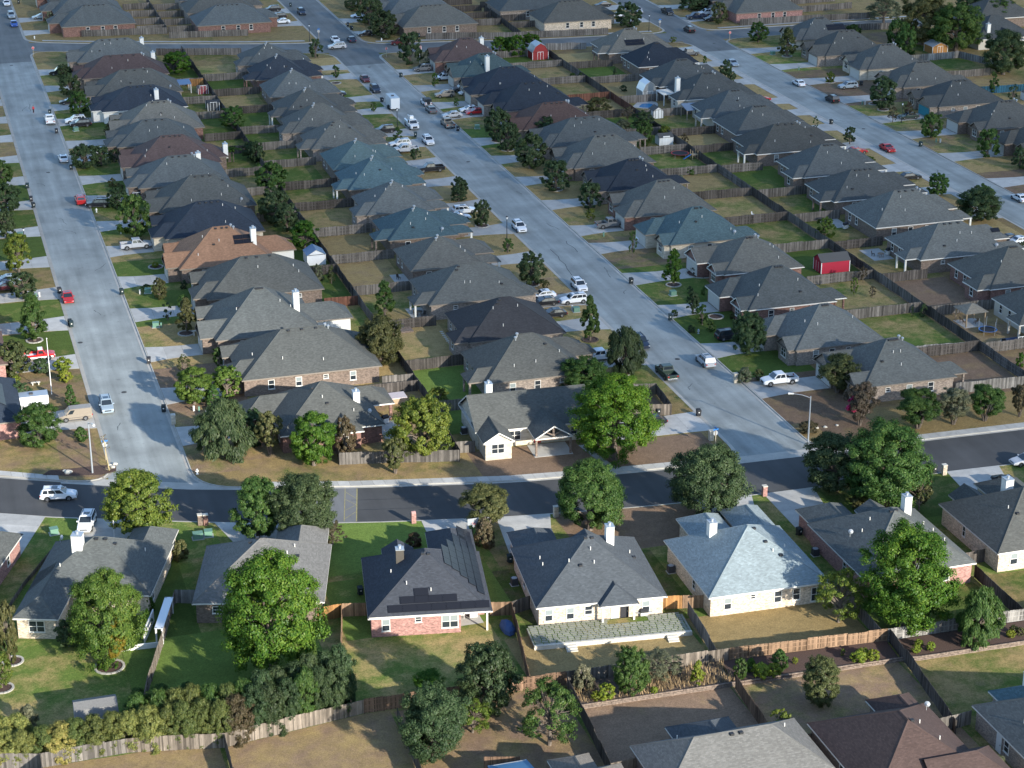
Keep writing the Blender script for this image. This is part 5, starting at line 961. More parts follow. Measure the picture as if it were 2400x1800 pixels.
# ---------------------------------------------------------------- trees and shrubs
LCOL={'j':(.092,.142,.026),'d':(.050,.080,.034),'m':(.054,.105,.026),'g':(.056,.122,.016),'y':(.112,.148,.026),'Y':(.088,.165,.018),'G':(.062,.118,.022),'o':(.085,.095,.036),'b':(.095,.078,.042),'p':(.135,.145,.085),'k':(.16,.085,.075),'l':(.165,.21,.028),'w':(.075,.090,.035),'h':(.215,.215,.062),'q':(.098,.125,.037)}
LNAME={'j':'light green','d':'dark green','m':'green','g':'bright green','y':'yellow-green','Y':'vivid yellow-green','G':'green and yellowing','o':'olive','b':'brownish','p':'pale grey-green','k':'pink-flowered','l':'lime green','w':'dark olive','h':'yellowed','q':'olive-brown'}
KN={'O':('oak_tree','rounded oak tree','tree'),'M':('shade_tree','leafy shade tree','tree'),'C':('conical_tree','conical tree','tree'),'K':('crape_myrtle','multi-stemmed crape myrtle','tree'),'S':('shrub','shrub','shrub'),'X':('sparse_tree','sparse open tree','tree'),'W':('weeping_tree','drooping oak tree','tree'),'T':('topiary_ball','ball-clipped shrub','shrub'),'N':('columnar_shrub','narrow upright shrub','shrub'),'B':('banana_plant','banana plant','plant')}
def crown_radius(k,u):
    """profile: u=0 at crown base .. 1 at top"""
    if k=='C': return max(.05,(1-u)**.75*min(1,.35+u*5))
    if k in 'MN': return max(.05,math.sqrt(max(0,1-((u-.42)/.58)**2)) if u>.42 else math.sqrt(max(0,1-((.42-u)/.52)**2)))
    if k=='S': return math.sqrt(max(0.02,1-max(0,(u-.3)/.7)**2)) if u>.3 else .86+.14*u/.3
    if k=='K': return max(.05,math.sqrt(max(0,1-((u-.55)/.46)**2)) if u>.55 else .35+.65*u/.55)
    if k=='W': return math.sqrt(max(.02,1-max(0,(u-.25)/.75)**2)) if u>.25 else .75+u
    return max(.05,math.sqrt(max(0,1-((u-.45)/.56)**2)))
SHAPE={'O':(2.0,.15),'M':(2.4,.13),'C':(2.6,.12),'K':(2.2,.24),'S':(1.7,.0),'X':(2.3,.2),'W':(1.9,.08),'N':(3.4,.03),'T':(1.85,.0),'B':(2.2,.1)}
def leaf_mesh(kind,seed,nclump,nleaf,size):
    g=np.random.RandomState(seed); Hh,tb=SHAPE[kind]; z0=Hh*tb
    C=[];Rr=[];cl=[]
    ph=g.rand(6)*6.28; nb={'O':20,'M':24,'C':24,'S':11,'T':1,'N':8,'K':12,'X':12,'W':14}[kind]; B=[]
    for k in range(nb):   # boughs: the big lobes of the crown
        u=(k+.35+.5*g.rand())/nb; th=k*2.4+g.rand()*.9; rr=crown_radius(kind,u); q=.58 if kind in 'OMCKW' else .5 if kind=='S' else .62
        br=(.46 if kind in 'OMW' else .36 if kind=='C' else .4)*(.75+.5*g.rand())*(.55+.45*min(1,rr*1.3)); B.append((rr*q*math.cos(th),rr*q*math.sin(th),z0+(Hh-z0)*(.06+.86*u),br,g.rand()))
    if kind in 'OMCSKW':
        for k in range(3): B.append((.1*math.cos(2*k),.1*math.sin(2*k),z0+(Hh-z0)*(.3+.22*k),.5 if kind!='C' else .3,g.rand()))
    for i in range(nclump):
        if kind=='T': B=[(0,0,Hh*.48,.9,.5)]
        bx,by,bz,br,bc=B[g.randint(len(B))]; dv=g.normal(size=3); dv/=np.linalg.norm(dv)
        ow=np.array([bx,by,(bz-Hh*.42)*.8]); ow/=np.linalg.norm(ow)+1e-6
        if dv@ow<-.15 and kind!='T': dv=-dv
        q=br*(.72+.34*g.rand()) if i>nclump*.12 else br*g.rand()
        if kind=='X': q*=.7+.6*g.rand()
        c=np.array([bx,by,bz])+dv*q*np.array([1,1,.85]); C.append(c); Rr.append((.16 if kind!='X' else .13)*(.7+.6*g.rand())*(1.25 if kind in 'ST' else 1)); cl.append(.55*bc+.45*g.rand())
    C=np.array(C);Rr=np.array(Rr);cl=np.array(cl)
    idx=np.arange(nleaf)%nclump
    d=g.normal(size=(nleaf,3)); d/=np.linalg.norm(d,axis=1)[:,None]; rad=g.rand(nleaf)**.45
    if kind=='S': Rr=Rr*.85
    P=C[idx]+d*(rad*Rr[idx])[:,None]*np.array([1,1,.75 if kind!='W' else 1.1])
    if kind=='W': P[:,2]-=.25*np.maximum(0,np.hypot(P[:,0],P[:,1])-.45)**1.2
    P[:,2]=np.maximum(P[:,2],.03)
    cen=np.array([0,0,Hh*.45]); out=P-cen; out/=np.linalg.norm(out,axis=1)[:,None]+1e-6
    n=out*.8+d*1.0+g.normal(size=(nleaf,3))*.45; n[:,2]+=.2; n/=np.linalg.norm(n,axis=1)[:,None]
    a=np.cross(n,g.normal(size=(nleaf,3))); a/=np.linalg.norm(a,axis=1)[:,None]; bb=np.cross(n,a)
    s=(size*(.6+.8*g.rand(nleaf)))[:,None]
    asp=1.0
    if kind=='W': # drooping sprays
        a=np.stack([g.normal(size=nleaf)*.25,g.normal(size=nleaf)*.25,-np.ones(nleaf)],1)+out*.5; a/=np.linalg.norm(a,axis=1)[:,None]; bb=np.cross(n,a); bb/=np.linalg.norm(bb,axis=1)[:,None]+1e-6; asp=.45; s=s*1.5
    V=np.stack([P-a*s,P+bb*s*.62*asp+a*s*.1,P+a*s,P-bb*s*.62*asp+a*s*.1],1).reshape(-1,3)
    F=np.arange(nleaf*4).reshape(-1,4)
    me=bpy.data.meshes.new('crown'); me.vertices.add(nleaf*4); me.vertices.foreach_set('co',V.astype(np.float32).ravel())
    me.loops.add(nleaf*4); me.loops.foreach_set('vertex_index',F.ravel().astype(np.int32)); me.polygons.add(nleaf)
    me.polygons.foreach_set('loop_start',(np.arange(nleaf)*4).astype(np.int32)); me.polygons.foreach_set('loop_total',np.full(nleaf,4,np.int32))
    me.materials.append(M['leaf'])
    at=me.attributes.new('tint','FLOAT','FACE'); at.data.foreach_set('value',g.rand(nleaf).astype(np.float32))
    at=me.attributes.new('clump','FLOAT','FACE'); at.data.foreach_set('value',cl[idx].astype(np.float32))
    me.update(); me.validate(); return me,C
def trunk_mesh(kind,C,seed):
    g=random.Random(seed); b=MB(); Hh,tb=SHAPE[kind]; z0=Hh*tb
    if kind in 'SNT':
        for k in range(5):
            a=k*1.26; b.bar((.05*math.cos(a),.05*math.sin(a),0),(.45*math.cos(a),.45*math.sin(a),Hh*.5),.04,5,.015)
    elif kind=='K':
        for k in range(6):
            a=k*1.05; b.bar((.06*math.cos(a),.06*math.sin(a),0),(.3*math.cos(a),.3*math.sin(a),Hh*.42),.05,6,.03); b.bar((.3*math.cos(a),.3*math.sin(a),Hh*.42),(.6*math.cos(a+.2),.6*math.sin(a+.2),Hh*.75),.03,5,.01)
    else:
        th=.085 if kind!='X' else .06
        b.bar((0,0,0),(.02,.01,z0+.05),th*1.25,8,th); b.bar((.02,.01,z0+.05),(.0,.03,Hh*.62),th,8,th*.4)
        sel=[c for c in C if c[2]>z0][:26 if kind!='X' else 60]
        for c in sel:
            zb=z0+.1+(Hh*.55-z0)*g.random()*.8; mid=(c[0]*.45,c[1]*.45,zb+(c[2]-zb)*.45+.05)
            if c[2]<zb: zb=max(z0*.8,c[2]-.3); mid=(c[0]*.5,c[1]*.5,(zb+c[2])/2+.1)
            b.bar((.01,.02,zb),mid,th*.42,5,th*.25,cap=False); b.bar(mid,tuple(c),th*.25,4,.008,cap=False)
    return b.mesh('trunk','bark',True)
PRO={}
def proto(kind,lod,var):
    k=(kind,lod,var)
    if k not in PRO:
        nc,nl,sz={'S':(40,2600,.10),'M':(90,8000,.062),'L':(190,28000,.033),'XL':(280,62000,.0225)}[lod]
        if kind=='X': nc=int(nc*1.1); nl=int(nl*.42)
        if kind=='W': nl=int(nl*1.35)
        if kind in 'MO': nc=int(nc*1.35); nl=int(nl*1.2)
        if kind=='S': nl=int(nl*.9); nc=int(nc*1.2)
        if kind=='T': nc=60; nl=3000; sz=.085
        me,C=leaf_mesh(kind,hash((kind,lod,var))%9973 if False else (ord(kind)*31+ord(lod[-1])*7+len(lod)+var*101),nc,nl,sz); PRO[k]=(me,trunk_mesh(kind,C,var))
    return PRO[k]
def banana():
    g=random.Random(2); c=MB(); t_=MB()
    for s_ in range(4):
        ox,oy=g.uniform(-.3,.3),g.uniform(-.3,.3); t_.bar((ox,oy,0),(ox,oy,1.2),.08,6,.05)
        for k in range(7):
            a=k*.9+g.random(); p=Vector((ox,oy,1.1)); d=Vector((math.cos(a),math.sin(a),1.1)); sd=Vector((-math.sin(a),math.cos(a),0))
            for j in range(4):
                q=p+d*.3; w0=.05+.13*math.sin(math.pi*(j)/4.2); w1=.05+.13*math.sin(math.pi*(j+1)/4.2)
                c.face([p-sd*w0,p+sd*w0,q+sd*w1,q-sd*w1],t=g.random()); p=q; d.z-=.55; 
    return c.mesh('crown','leaf'),t_.mesh('trunk','bark')
BAN=banana()
def near_house(x,y):
    if y<224:
        L_=[(-4,'left-edge house'),(12,'tall chimney house'),(33,'tan-grey roofed house'),(52,'solar panel house'),(72,'stone terrace house'),(92,'ice-blue house'),(111,'house right of ice-blue one'),(132,'right-edge house')]
        n=min(L_,key=lambda q:abs(q[0]-x))[1]
        if y<184: return 'in the bottom yards below the '+n
        return ('behind the ' if y<206 else 'in front of the ')+n
    if y<interp(DN,x)+13 and not(20<x<33 or 105<x<119):
        return 'beside front road '+('left of left street' if x<21 else ('by corner brick house' if x<69 else ('by white cottage' if x<107 else 'at corner of middle street')))
    if x<21: return f"left of left street, {ORD[min(19,max(0,int((y-262)/17)))]} plot from front"
    if y>interp(ES,min(x,400)): return 'beyond cross street near '+('left' if x<69 else 'middle' if x<159 else 'right')+' street'
    if x>262: return 'in the far right corner'
    row=1 if x<69.5 else 2 if x<112 else 3 if x<159.5 else 4 if x<205 else 5
    Ls=ROWS[row]; bi=min((i for i in range(len(Ls)) if Ls[i]),key=lambda i:abs(Ls[i][0]+5.5-y)); fr_={1:x<44,2:x>93,3:x>1 and x<131,4:x>186,5:x<227}[row]
    return ('before ' if fr_ else 'behind ')+rowname(row,bi)
tg=random.Random(5)
# the hedge along the rear fence: two overlapping rows of big shrubs
TREES=[q for q in TREES if not(q[4]=='S' and q[1]<189.5 and q[0]<41.5 and q[5] in 'hqdmb' and q[3]>1.6)]
FY=[(-10,187.4),(1.7,186.3),(5.6,185.1),(14.5,185.4),(24.5,183.4),(40.2,185.8)]
hx_=-3.0
while hx_<37.5:
    cc_='h' if hx_<6 else tg.choice('qqhq') if hx_<20 else tg.choice('qqqb') if hx_<27 else tg.choice('qdm') if hx_<30 else tg.choice('ddm')
    hh_=3.4+max(0,(hx_-8)*.085)+tg.uniform(-.25,.35); TREES.append((hx_,interp(FY,hx_)+1.5+tg.uniform(-.15,.3),hh_,tg.uniform(3.5,4.5),'S',cc_))
    if hx_>15 or hx_<3: TREES.append((hx_+1.1,interp(FY,hx_)+3.6+tg.uniform(-.2,.4),hh_+.55,tg.uniform(3.4,4.3),'S','h' if hx_<7 else tg.choice('mqq') if hx_<28 else 'd'))
    hx_+=tg.uniform(1.6,2.1)
for n,(x,y,h_,wd,k,c) in enumerate(TREES):
    if k=='S' and c in 'lo' and y<186 and x>60 or (k=='S' and c=='l' and wd<2.6): k='T'; wd*=1.3; h_=max(h_,wd*.8)
    if k=='M' and c=='l': c='j'
    nm,ds,cat=KN[k]; hh,tb=SHAPE[k]
    d=math.hypot(x,y); px=wd*2000/d
    lod='S' if px<14 else 'M' if px<34 else 'L' if px<70 else 'XL'
    zb=.1
    if 62.5<x<140 and 178.6<y<184.8: zb=.5; y=max(179.5,y-.45)
    root=empty(nm,(x,y,zb),tg.uniform(0,6.28)); s_=wd/2
    if k=='B': me,tm_=BAN
    else: me,tm_=proto(k,lod,n%(2 if lod in('L','XL') else 3))
    root.scale=(s_*1.02,s_*1.02,max(.25,h_)/hh)
    col=LCOL[c]; v=tg.uniform(.86,1.16); hshift=tg.uniform(-.1,.1)
    cr=put('crown' if k not in 'SNT' else 'foliage',me,root,(min(1,col[0]*v*(1+hshift)),min(1,col[1]*v),col[2]*v)); put('trunk' if k not in 'SNT' else 'stem',tm_,root)
    if c=='k':
        cr.color=(.105,.085,.06,1)
        fl=put('blossom',proto('S','S',9)[0],root,(.45,.04,.12)); fl.scale=(.8,.55,.45); fl.location=(.1,-.25,.75)
    if c=='G':
        fl=put('crown',proto('S','L',8)[0],root,(.2,.16,.02)); fl.scale=(.5,.4,.5); fl.location=(-.35,-.45,.5); 
    size='small ' if (wd<2.6 and k not in 'SNT') or (k in 'SNT' and wd<1.3) else 'large ' if wd>8 or (k in 'SNT' and wd>4) else ''
    tag(root,f"{size}{LNAME[c]} {ds} {near_house(x,y)}",cat,{'tree':'trees in the yards','shrub':'shrubs in the yards','plant':'plants'}[cat])
# dry grasses along the weedy bank: one mass
b=MB(); gg=random.Random(8)
for (x0,x1,y0,y1,n) in ((62.9,66,180.5,184.4,260),(70.5,77,180.2,183.8,620),(77,81.5,180,184.2,420),(64,80.8,179.9,181.2,300)):
    for q in range(n):
        x=gg.uniform(x0,x1);y=gg.uniform(y0,y1);h_=gg.uniform(.3,1.0);a=gg.random()*6.28;l=gg.uniform(.1,.5); w_=.035
        b.face([(x-w_*math.sin(a),y+w_*math.cos(a),.4),(x+w_*math.sin(a),y-w_*math.cos(a),.4),(x+l*math.cos(a),y+l*math.sin(a),.4+h_)],t=gg.random())
o=b.obj('dry_grass','wood',None,(.34,.24,.13)); o['kind']='stuff'; o['label']='tall dry grass on the bank above timber wall'
# weedy bank and mulch beds held by the timber wall
sheet('planting_bed',[(62.9,179.9),(80.9,179.3),(81.2,184.5),(63,184.8)],.45,'soil'); sheet('planting_bed',[(81.1,179.2),(101.2,178.8),(101.7,183.2),(81.4,184.4)],.45,'mulch'); sheet('planting_bed',[(102.2,178.8),(140,178),(140,182.4),(102.3,183.1)],.45,'mulch')
# ---------------------------------------------------------------- vehicles (length along +Y = forward)
CC={'white':(.68,.69,.70),'silver':(.42,.43,.45),'grey':(.13,.135,.14),'slate':(.26,.32,.37),'black':(.012,.013,.016),'navy':(.02,.032,.06),'blue':(.02,.075,.33),'red':(.40,.018,.02),'maroon':(.10,.016,.02),'tan':(.24,.205,.165),'green':(.03,.05,.04)}
CNAME={'slate':'blue-grey','navy':'dark blue','maroon':'dark red','green':'dark green'}
def loft(b,secs,m=0,cap=True):
    for A,B in zip(secs,secs[1:]):
        n=len(A)
        for i in range(n): j=(i+1)%n; b.face([A[i],A[j],B[j],B[i]],None,m)
    if cap: b.face(secs[0][::-1],None,m); b.face(secs[-1],None,m)
def sec(y,w_,z0,z1,cr=.9):
    """body cross-section at y: half width w_, bottom z0, top z1"""
    zs=z0+(z1-z0)*.42; zt=z1-.07
    return [(-w_*.9,y,z0),(w_*.9,y,z0),(w_,y,z0+.16),(w_,y,zs),(w_*.97,y,zt),(w_*cr,y,z1),(-w_*cr,y,z1),(-w_*.97,y,zt),(-w_,y,zs),(-w_,y,z0+.16)]
WH=None
def wheel_meshes(r):
    t=MB(); n=16; wd=.22
    for s_ in (-1,1):
        pass
    ring=[(math.cos(2*math.pi*i/n),math.sin(2*math.pi*i/n)) for i in range(n)]
    for i in range(n):
        j=(i+1)%n; a,c=ring[i],ring[j]
        t.face([(-wd/2,a[0]*r,a[1]*r),(wd/2,a[0]*r,a[1]*r),(wd/2,c[0]*r,c[1]*r),(-wd/2,c[0]*r,c[1]*r)])
        for s_ in (-1,1):
            q=[(s_*wd/2,a[0]*r,a[1]*r),(s_*wd/2,c[0]*r,c[1]*r),(s_*wd/2*.92,c[0]*r*.62,c[1]*r*.62),(s_*wd/2*.92,a[0]*r*.62,a[1]*r*.62)]; t.face(q if s_<0 else q[::-1])
    rm=MB()
    for s_ in (-1,1):
        for k in range(5):
            a=2*math.pi*k/5; a0,a1=a-.28,a+.28; R_=r*.63
            q=[(s_*wd*.47,.0,.0),(s_*wd*.47,R_*math.cos(a0),R_*math.sin(a0)),(s_*wd*.47,R_*math.cos(a1),R_*math.sin(a1))]; rm.face(q if s_>0 else q[::-1])
        rm.bar((s_*wd*.3,0,0),(s_*wd*.5,0,0),r*.16,8)
        rm.face([(s_*wd*.36,R_*1.0*ring[i][0],R_*ring[i][1]) for i in range(n)],None,1)
    return t.mesh('tyre','tyre'),rm.mesh('rim',['rim','black'])
def frustum_windows(cab,names):
    pass
def lerp(a,c,f): return tuple(x+(y-x)*f for x,y in zip(a,c))
def quadin(q,a,c,d,e,off=.008):
    """sub-quad of q (bl,br,tr,tl) between u=a..c and v=d..e, pushed outward"""
    bl,br,tr,tl=[Vector(p) for p in q]; n=(br-bl).cross(tl-bl).normalized()*off
    P=lambda u,v:((bl.lerp(br,u)).lerp(tl.lerp(tr,u),v))+n
    return [P(a,d),P(c,d),P(c,e),P(a,e)]
PROV={}
def vehicle_proto(kind):
    if kind in PROV: return PROV[kind]
    S={ # L W  hood z, belt z, roof z, cab: rear-bottom, rear-top, front-top, front-bottom (y), wheel r, wheelbase front,rear
     'sedan':(4.75,1.82,.82,.92,1.44,(-1.95,-1.25,.15,1.15),.33,(1.40,-1.40)),
     'muscle':(4.9,1.92,.88,.95,1.42,(-1.95,-1.0,.0,.85),.35,(1.48,-1.48)),
     'suv':(4.75,1.90,.98,1.05,1.72,(-2.22,-1.95,.35,1.15),.37,(1.42,-1.42)),
     'pickup':(5.75,2.0,1.12,1.18,1.88,(-.80,-.65,.75,1.45),.41,(1.85,-1.75)),
     'oldpickup':(5.2,1.95,1.05,1.1,1.75,(-.15,-.05,.85,1.2),.37,(1.6,-1.6)),
     'van':(4.85,1.95,1.05,1.12,1.95,(-2.38,-2.30,.85,1.55),.36,(1.45,-1.35)),
     'jeep':(4.4,1.85,1.08,1.12,1.85,(-2.05,-1.98,.25,.6),.41,(1.35,-1.35)),
     'utility':(6.4,2.1,1.25,1.3,2.05,(.35,.45,1.45,2.0),.42,(2.15,-1.75))}[kind]
    Ln,W_,hz,bz,rz,(rb,rt,ft,fb),wr,(wf,wrr)=S; hl=Ln/2; hw=W_/2; bed=kind in ('pickup','oldpickup','utility')
    parts=[]; b=MB(); tail=rb-.02 if bed else -hl
    secs=[]
    if not bed: secs+= [sec(-hl,hw*.86,.42,bz-.16 if kind in('sedan','muscle') else bz-.06),sec(-hl+.18,hw*.95,.30,bz-.06 if kind in('sedan','muscle') else bz),sec(-hl+.6,hw,.26,bz)]
    else: secs+= [sec(tail,hw,.34,bz)]
    secs+= [sec(fb-.05,hw,.26 if not bed else .34,bz),sec(fb+.25,hw,.28 if not bed else .34,hz+.03),sec(hl-.45,hw*.97,.3 if not bed else .36,hz-.05),sec(hl-.12,hw*.90,.34 if not bed else .40,hz-.14 if kind!='jeep' else hz-.04),sec(hl,hw*.80,.42,hz-.24 if kind!='jeep' else hz-.08)]
    loft(b,secs); parts.append(('body',b.mesh('body','car_paint'),'paint',None))
    # cabin shell
    tw=.80 if kind not in('van','jeep') else .9; y0=[(-hw*.93,rb,bz-.02),(hw*.93,rb,bz-.02),(hw*.93,fb,bz-.02),(-hw*.93,fb,bz-.02)]
    t0=[(-hw*tw,rt,rz-.05),(hw*tw,rt,rz-.05),(hw*tw,ft,rz-.05),(-hw*tw,ft,rz-.05)]; r0=[(-hw*tw*.9,rt+.12,rz),(hw*tw*.9,rt+.12,rz),(hw*tw*.9,ft-.12,rz),(-hw*tw*.9,ft-.12,rz)]
    c=MB(); loft(c,[y0,t0,r0],0,False); c.face(r0); parts.append(('cabin',c.mesh('cabin','car_paint' if kind!='jeep' else 'black'),'paint' if kind!='jeep' else None,None))
    def win(nm,q,*a): m=MB(); m.face(quadin(q,*a)); parts.append((nm,m.mesh(nm,'car_glass'),None,None))
    win('windscreen',[y0[2],y0[3],t0[3],t0[2]],.05,.95,.08,.93); win('rear_window',[y0[0],y0[1],t0[1],t0[0]],.08,.92,.25 if not bed else .3,.92)
    Rq=[y0[1],y0[2],t0[2],t0[1]]; Lq=[y0[3],y0[0],t0[0],t0[3]]
    cuts={'sedan':[(.08,.46),(.5,.9)],'muscle':[(.4,.88)],'suv':[(.05,.27),(.30,.60),(.63,.93)],'pickup':[(.08,.47),(.52,.9)],'oldpickup':[(.12,.8)],'van':[(.74,.93)],'jeep':[(.05,.34),(.38,.66),(.7,.95)],'utility':[(.1,.85)]}[kind]
    for u,v in cuts:
        win('side_window',Rq,u,v,.14,.88); win('side_window',Lq,1-v,1-u,.14,.88)
    if kind in('sedan','suv') : m=MB(); m.box(-hw*.42,hw*.42,(rt+ft)/2-.05,(rt+ft)/2+.75 if kind=='suv' else (rt+ft)/2+.5,rz,rz+.012); parts.append(('sunroof',m.mesh('sunroof','car_glass'),None,None))
    if bed:
        m=MB(); z0,z1=(.62,1.18) if kind!='oldpickup' else (.58,1.05); ye=-hl+.06; tk=.09
        if kind!='utility':
            m.box(-hw,hw,ye,tail-.03,.42,z0); m.box(-hw,-hw+tk,ye,tail-.03,z0,z1); m.box(hw-tk,hw,ye,tail-.03,z0,z1); m.box(-hw+tk,hw-tk,ye,ye+tk,z0,z1-.03); m.box(-hw+tk,hw-tk,tail-.03-tk,tail-.03,z0,z1)
            parts.append(('bed',m.mesh('bed','car_paint'),'paint',None)); f=MB(); f.box(-hw+tk,hw-tk,ye+tk,tail-.03-tk,z0,z0+.03); parts.append(('bed_liner',f.mesh('bed_liner','black'),None,None))
        else:
            m.box(-hw,hw,ye,tail-.05,.5,.75); 
            for s_ in (-1,1): m.box(s_*hw*.6 if s_>0 else -hw,hw if s_>0 else -hw*.6,ye,tail-.1,.75,1.45)
            parts.append(('service_body',m.mesh('service_body','car_paint'),'paint',None)); f=MB(); f.bar((0,-.6,.75),(0,-.6,1.9),.25,10); f.bar((0,-.6,1.85),(.2,-2.6,2.3),.14,6); f.bar((.2,-2.6,2.3),(.25,.9,2.6),.11,6); f.box(-.15,.65,.6,1.35,2.25,2.95); parts.append(('boom',f.mesh('boom','white_paint'),None,None))
            m=MB(); m.box(-hw*.8,hw*.8,-.1,.2,1.5,2.1); parts.append(('ladder_rack',m.mesh('ladder_rack','galv'),None,None))
    # bumpers, lights, mirrors, sills
    m=MB(); m.box(-hw*.84,hw*.84,hl-.06,hl+.05,.36,.56); parts.append(('bumper',m.mesh('bumper','car_paint' if kind in('sedan','suv','muscle') else 'chrome'),'paint' if kind in('sedan','suv','muscle') else None,None))
    m=MB(); m.box(-hw*.84,hw*.84,-hl-.05,-hl+.08,.40,.62); parts.append(('bumper',m.mesh('bumper','car_paint' if kind in('sedan','suv','muscle') else 'chrome'),'paint' if kind in('sedan','suv','muscle') else None,None))
    m=MB(); m.box(-hw*.5,hw*.5,hl-.02,hl+.02,.56,hz-.26 if hz>.84 else .64); parts.append(('grille',m.mesh('grille','black'),None,None))
    for s_ in (-1,1):
        m=MB(); x0,x1=sorted((s_*hw*.52,s_*hw*.86)); m.box(x0,x1,hl-.16,hl-.01,hz-.34,hz-.2); parts.append(('headlight',m.mesh('headlight','headlight'),None,None))
        m=MB(); x0,x1=sorted((s_*hw*.62,s_*hw*.9)); zt=bz-.18 if not bed else 1.05; m.box(x0,x1,-hl-.015,-hl+.2,zt-.2,zt); parts.append(('tail_light',m.mesh('tail_light','taillight'),None,None))
        m=MB(); x0,x1=sorted((s_*hw*.95,s_*(hw+.17))); m.box(x0,x1,fb-.35,fb-.22,bz+.02,bz+.18); parts.append(('mirror',m.mesh('mirror','car_paint'),'paint',None))
        m=MB(); x0,x1=sorted((s_*hw*.96,s_*(hw+.012))); m.box(x0,x1,wrr+wr+.1,wf-wr-.1,.27 if not bed else .35,.38 if not bed else .46); parts.append(('sill',m.mesh('sill','dark_trim'),None,None))
        for wy in (wf,wrr):
            m=MB(); n=14; x=s_*(hw+.006); q=[(x,wy+wr*1.17*math.cos(math.pi*i/n),wr+wr*1.17*math.sin(math.pi*i/n)) for i in range(n+1)]+[(x,wy-wr*1.17,wr*.75),(x,wy+wr*1.17,wr*.75)]
            m.face(q if s_>0 else q[::-1]); parts.append(('wheel_arch',m.mesh('wheel_arch','black'),None,None))
    if kind=='suv':
        for s_ in (-1,1): m=MB(); m.box(s_*hw*.66-.03,s_*hw*.66+.03,rt+.2,ft-.1,rz-.01,rz+.06); parts.append(('roof_rail',m.mesh('roof_rail','dark_trim'),None,None))
    if kind=='muscle':
        m=MB(); 
        for s_ in (-1,1): m.face([(s_*.3-.14,1.0,hz+.045),(s_*.3+.14,1.0,hz+.045),(s_*.3+.14,hl-.45,hz-.035),(s_*.3-.14,hl-.45,hz-.035)])
        parts.append(('stripe',m.mesh('stripe','black'),None,None)); m=MB(); m.box(-hw*.85,hw*.85,-hl,-hl+.28,bz+.06,bz+.1); parts.append(('spoiler',m.mesh('spoiler','black'),None,None))
    if kind=='jeep': m=MB(); m.bar((0,-hl-.22,1.0),(0,-hl-.02,1.0),.38,14); parts.append(('spare_wheel',m.mesh('spare_wheel','tyre'),None,None))
    if kind=='van': m=MB(); m.box(-hw-.004,hw+.004,-hl+.3,hl-.5,.62,.68); parts.append(('side_moulding',m.mesh('side_moulding','dark_trim'),None,None))
    if kind=='oldpickup': m=MB(); m.box(-hw-.006,hw+.006,-hl+.1,hl-.3,.45,.72); parts.append(('side_panel',m.mesh('side_panel','white_paint'),None,None)); m=MB(); m.box(-hw*.72,hw*.72,rt+.05,ft-.1,rz,rz+.03); parts.append(('roof_panel',m.mesh('roof_panel','white_paint'),None,None))
    ty,rm=wheel_meshes(wr); PROV[kind]=(parts,ty,rm,[(s_*(hw-.09),wy,wr) for s_ in (-1,1) for wy in (wf,wrr)]); return PROV[kind]
def vehicle(x,y,z,hd,kind,col,label):
    parts,ty,rm,wh=vehicle_proto(kind); nm={'sedan':'car','muscle':'car','suv':'suv','pickup':'pickup_truck','oldpickup':'pickup_truck','van':'van','jeep':'off_road_car','utility':'utility_truck'}[kind]
    root=empty(nm,(x,y,z),R(-hd)); tag(root,label,nm.replace('_',' ') if nm!='off_road_car' else 'car','parked and moving vehicles')
    c=CC[col]
    for n,me,pt,_ in parts: put(n,me,root,c if pt else None)
    for p in wh:
        w_=put('wheel',ty,root,None,p); put('rim',rm,w_)
    return root
def on_road(x,y):
    if AX[0]<x<AX[1] or BX[0]<x<BX[1] or CX[0]<x<CX[1]: return True
    return interp(DS,x)<y<interp(DN,x)+.3 or interp(ES,min(x,410))<y<interp(EN,min(x,410))
KD={'sedan':'sedan','muscle':'muscle car with black stripes','suv':'SUV','pickup':'pickup truck','oldpickup':'and white old pickup truck','van':'panel van','jeep':'and black off-road car','utility':'bucket truck'}
for (x,y,hd,k,c) in CARS:
    if hd in(0,180):
        for sx0,sx1 in (AX,BX,CX):
            if sx0-2<x<sx1+2: x=min(max(x,sx0+1.2),sx1-1.2)
    rd=on_road(x,y)
    # keep driveway cars on the pavement side of walls and clear of the kerb line
    nm=CNAME.get(c,c)
    if rd:
        wh='on the front road' if y<262 and y<interp(DN,x)+.3 else ('on far cross street' if y>interp(ES,min(x,410)) and not(AX[0]<x<AX[1] or BX[0]<x<BX[1] or CX[0]<x<CX[1]) else 'on the '+('left street' if x<40 else 'middle street' if x<150 else 'right street')+(', left kerb' if (x-20<6 if x<40 else x-106<6 if x<150 else x-200<5) else ', right kerb'))
        if rd and y>interp(ES,min(x,410)) and 'cross' not in wh: wh+=' beyond junction'
    else: wh='on driveway '+near_house(x,y).replace('beside front road','').replace('before','of').replace('behind','of').strip()
    vehicle(x,y,.024 if rd else .14,hd,k,c,f"{nm} {KD[k]} {wh}")
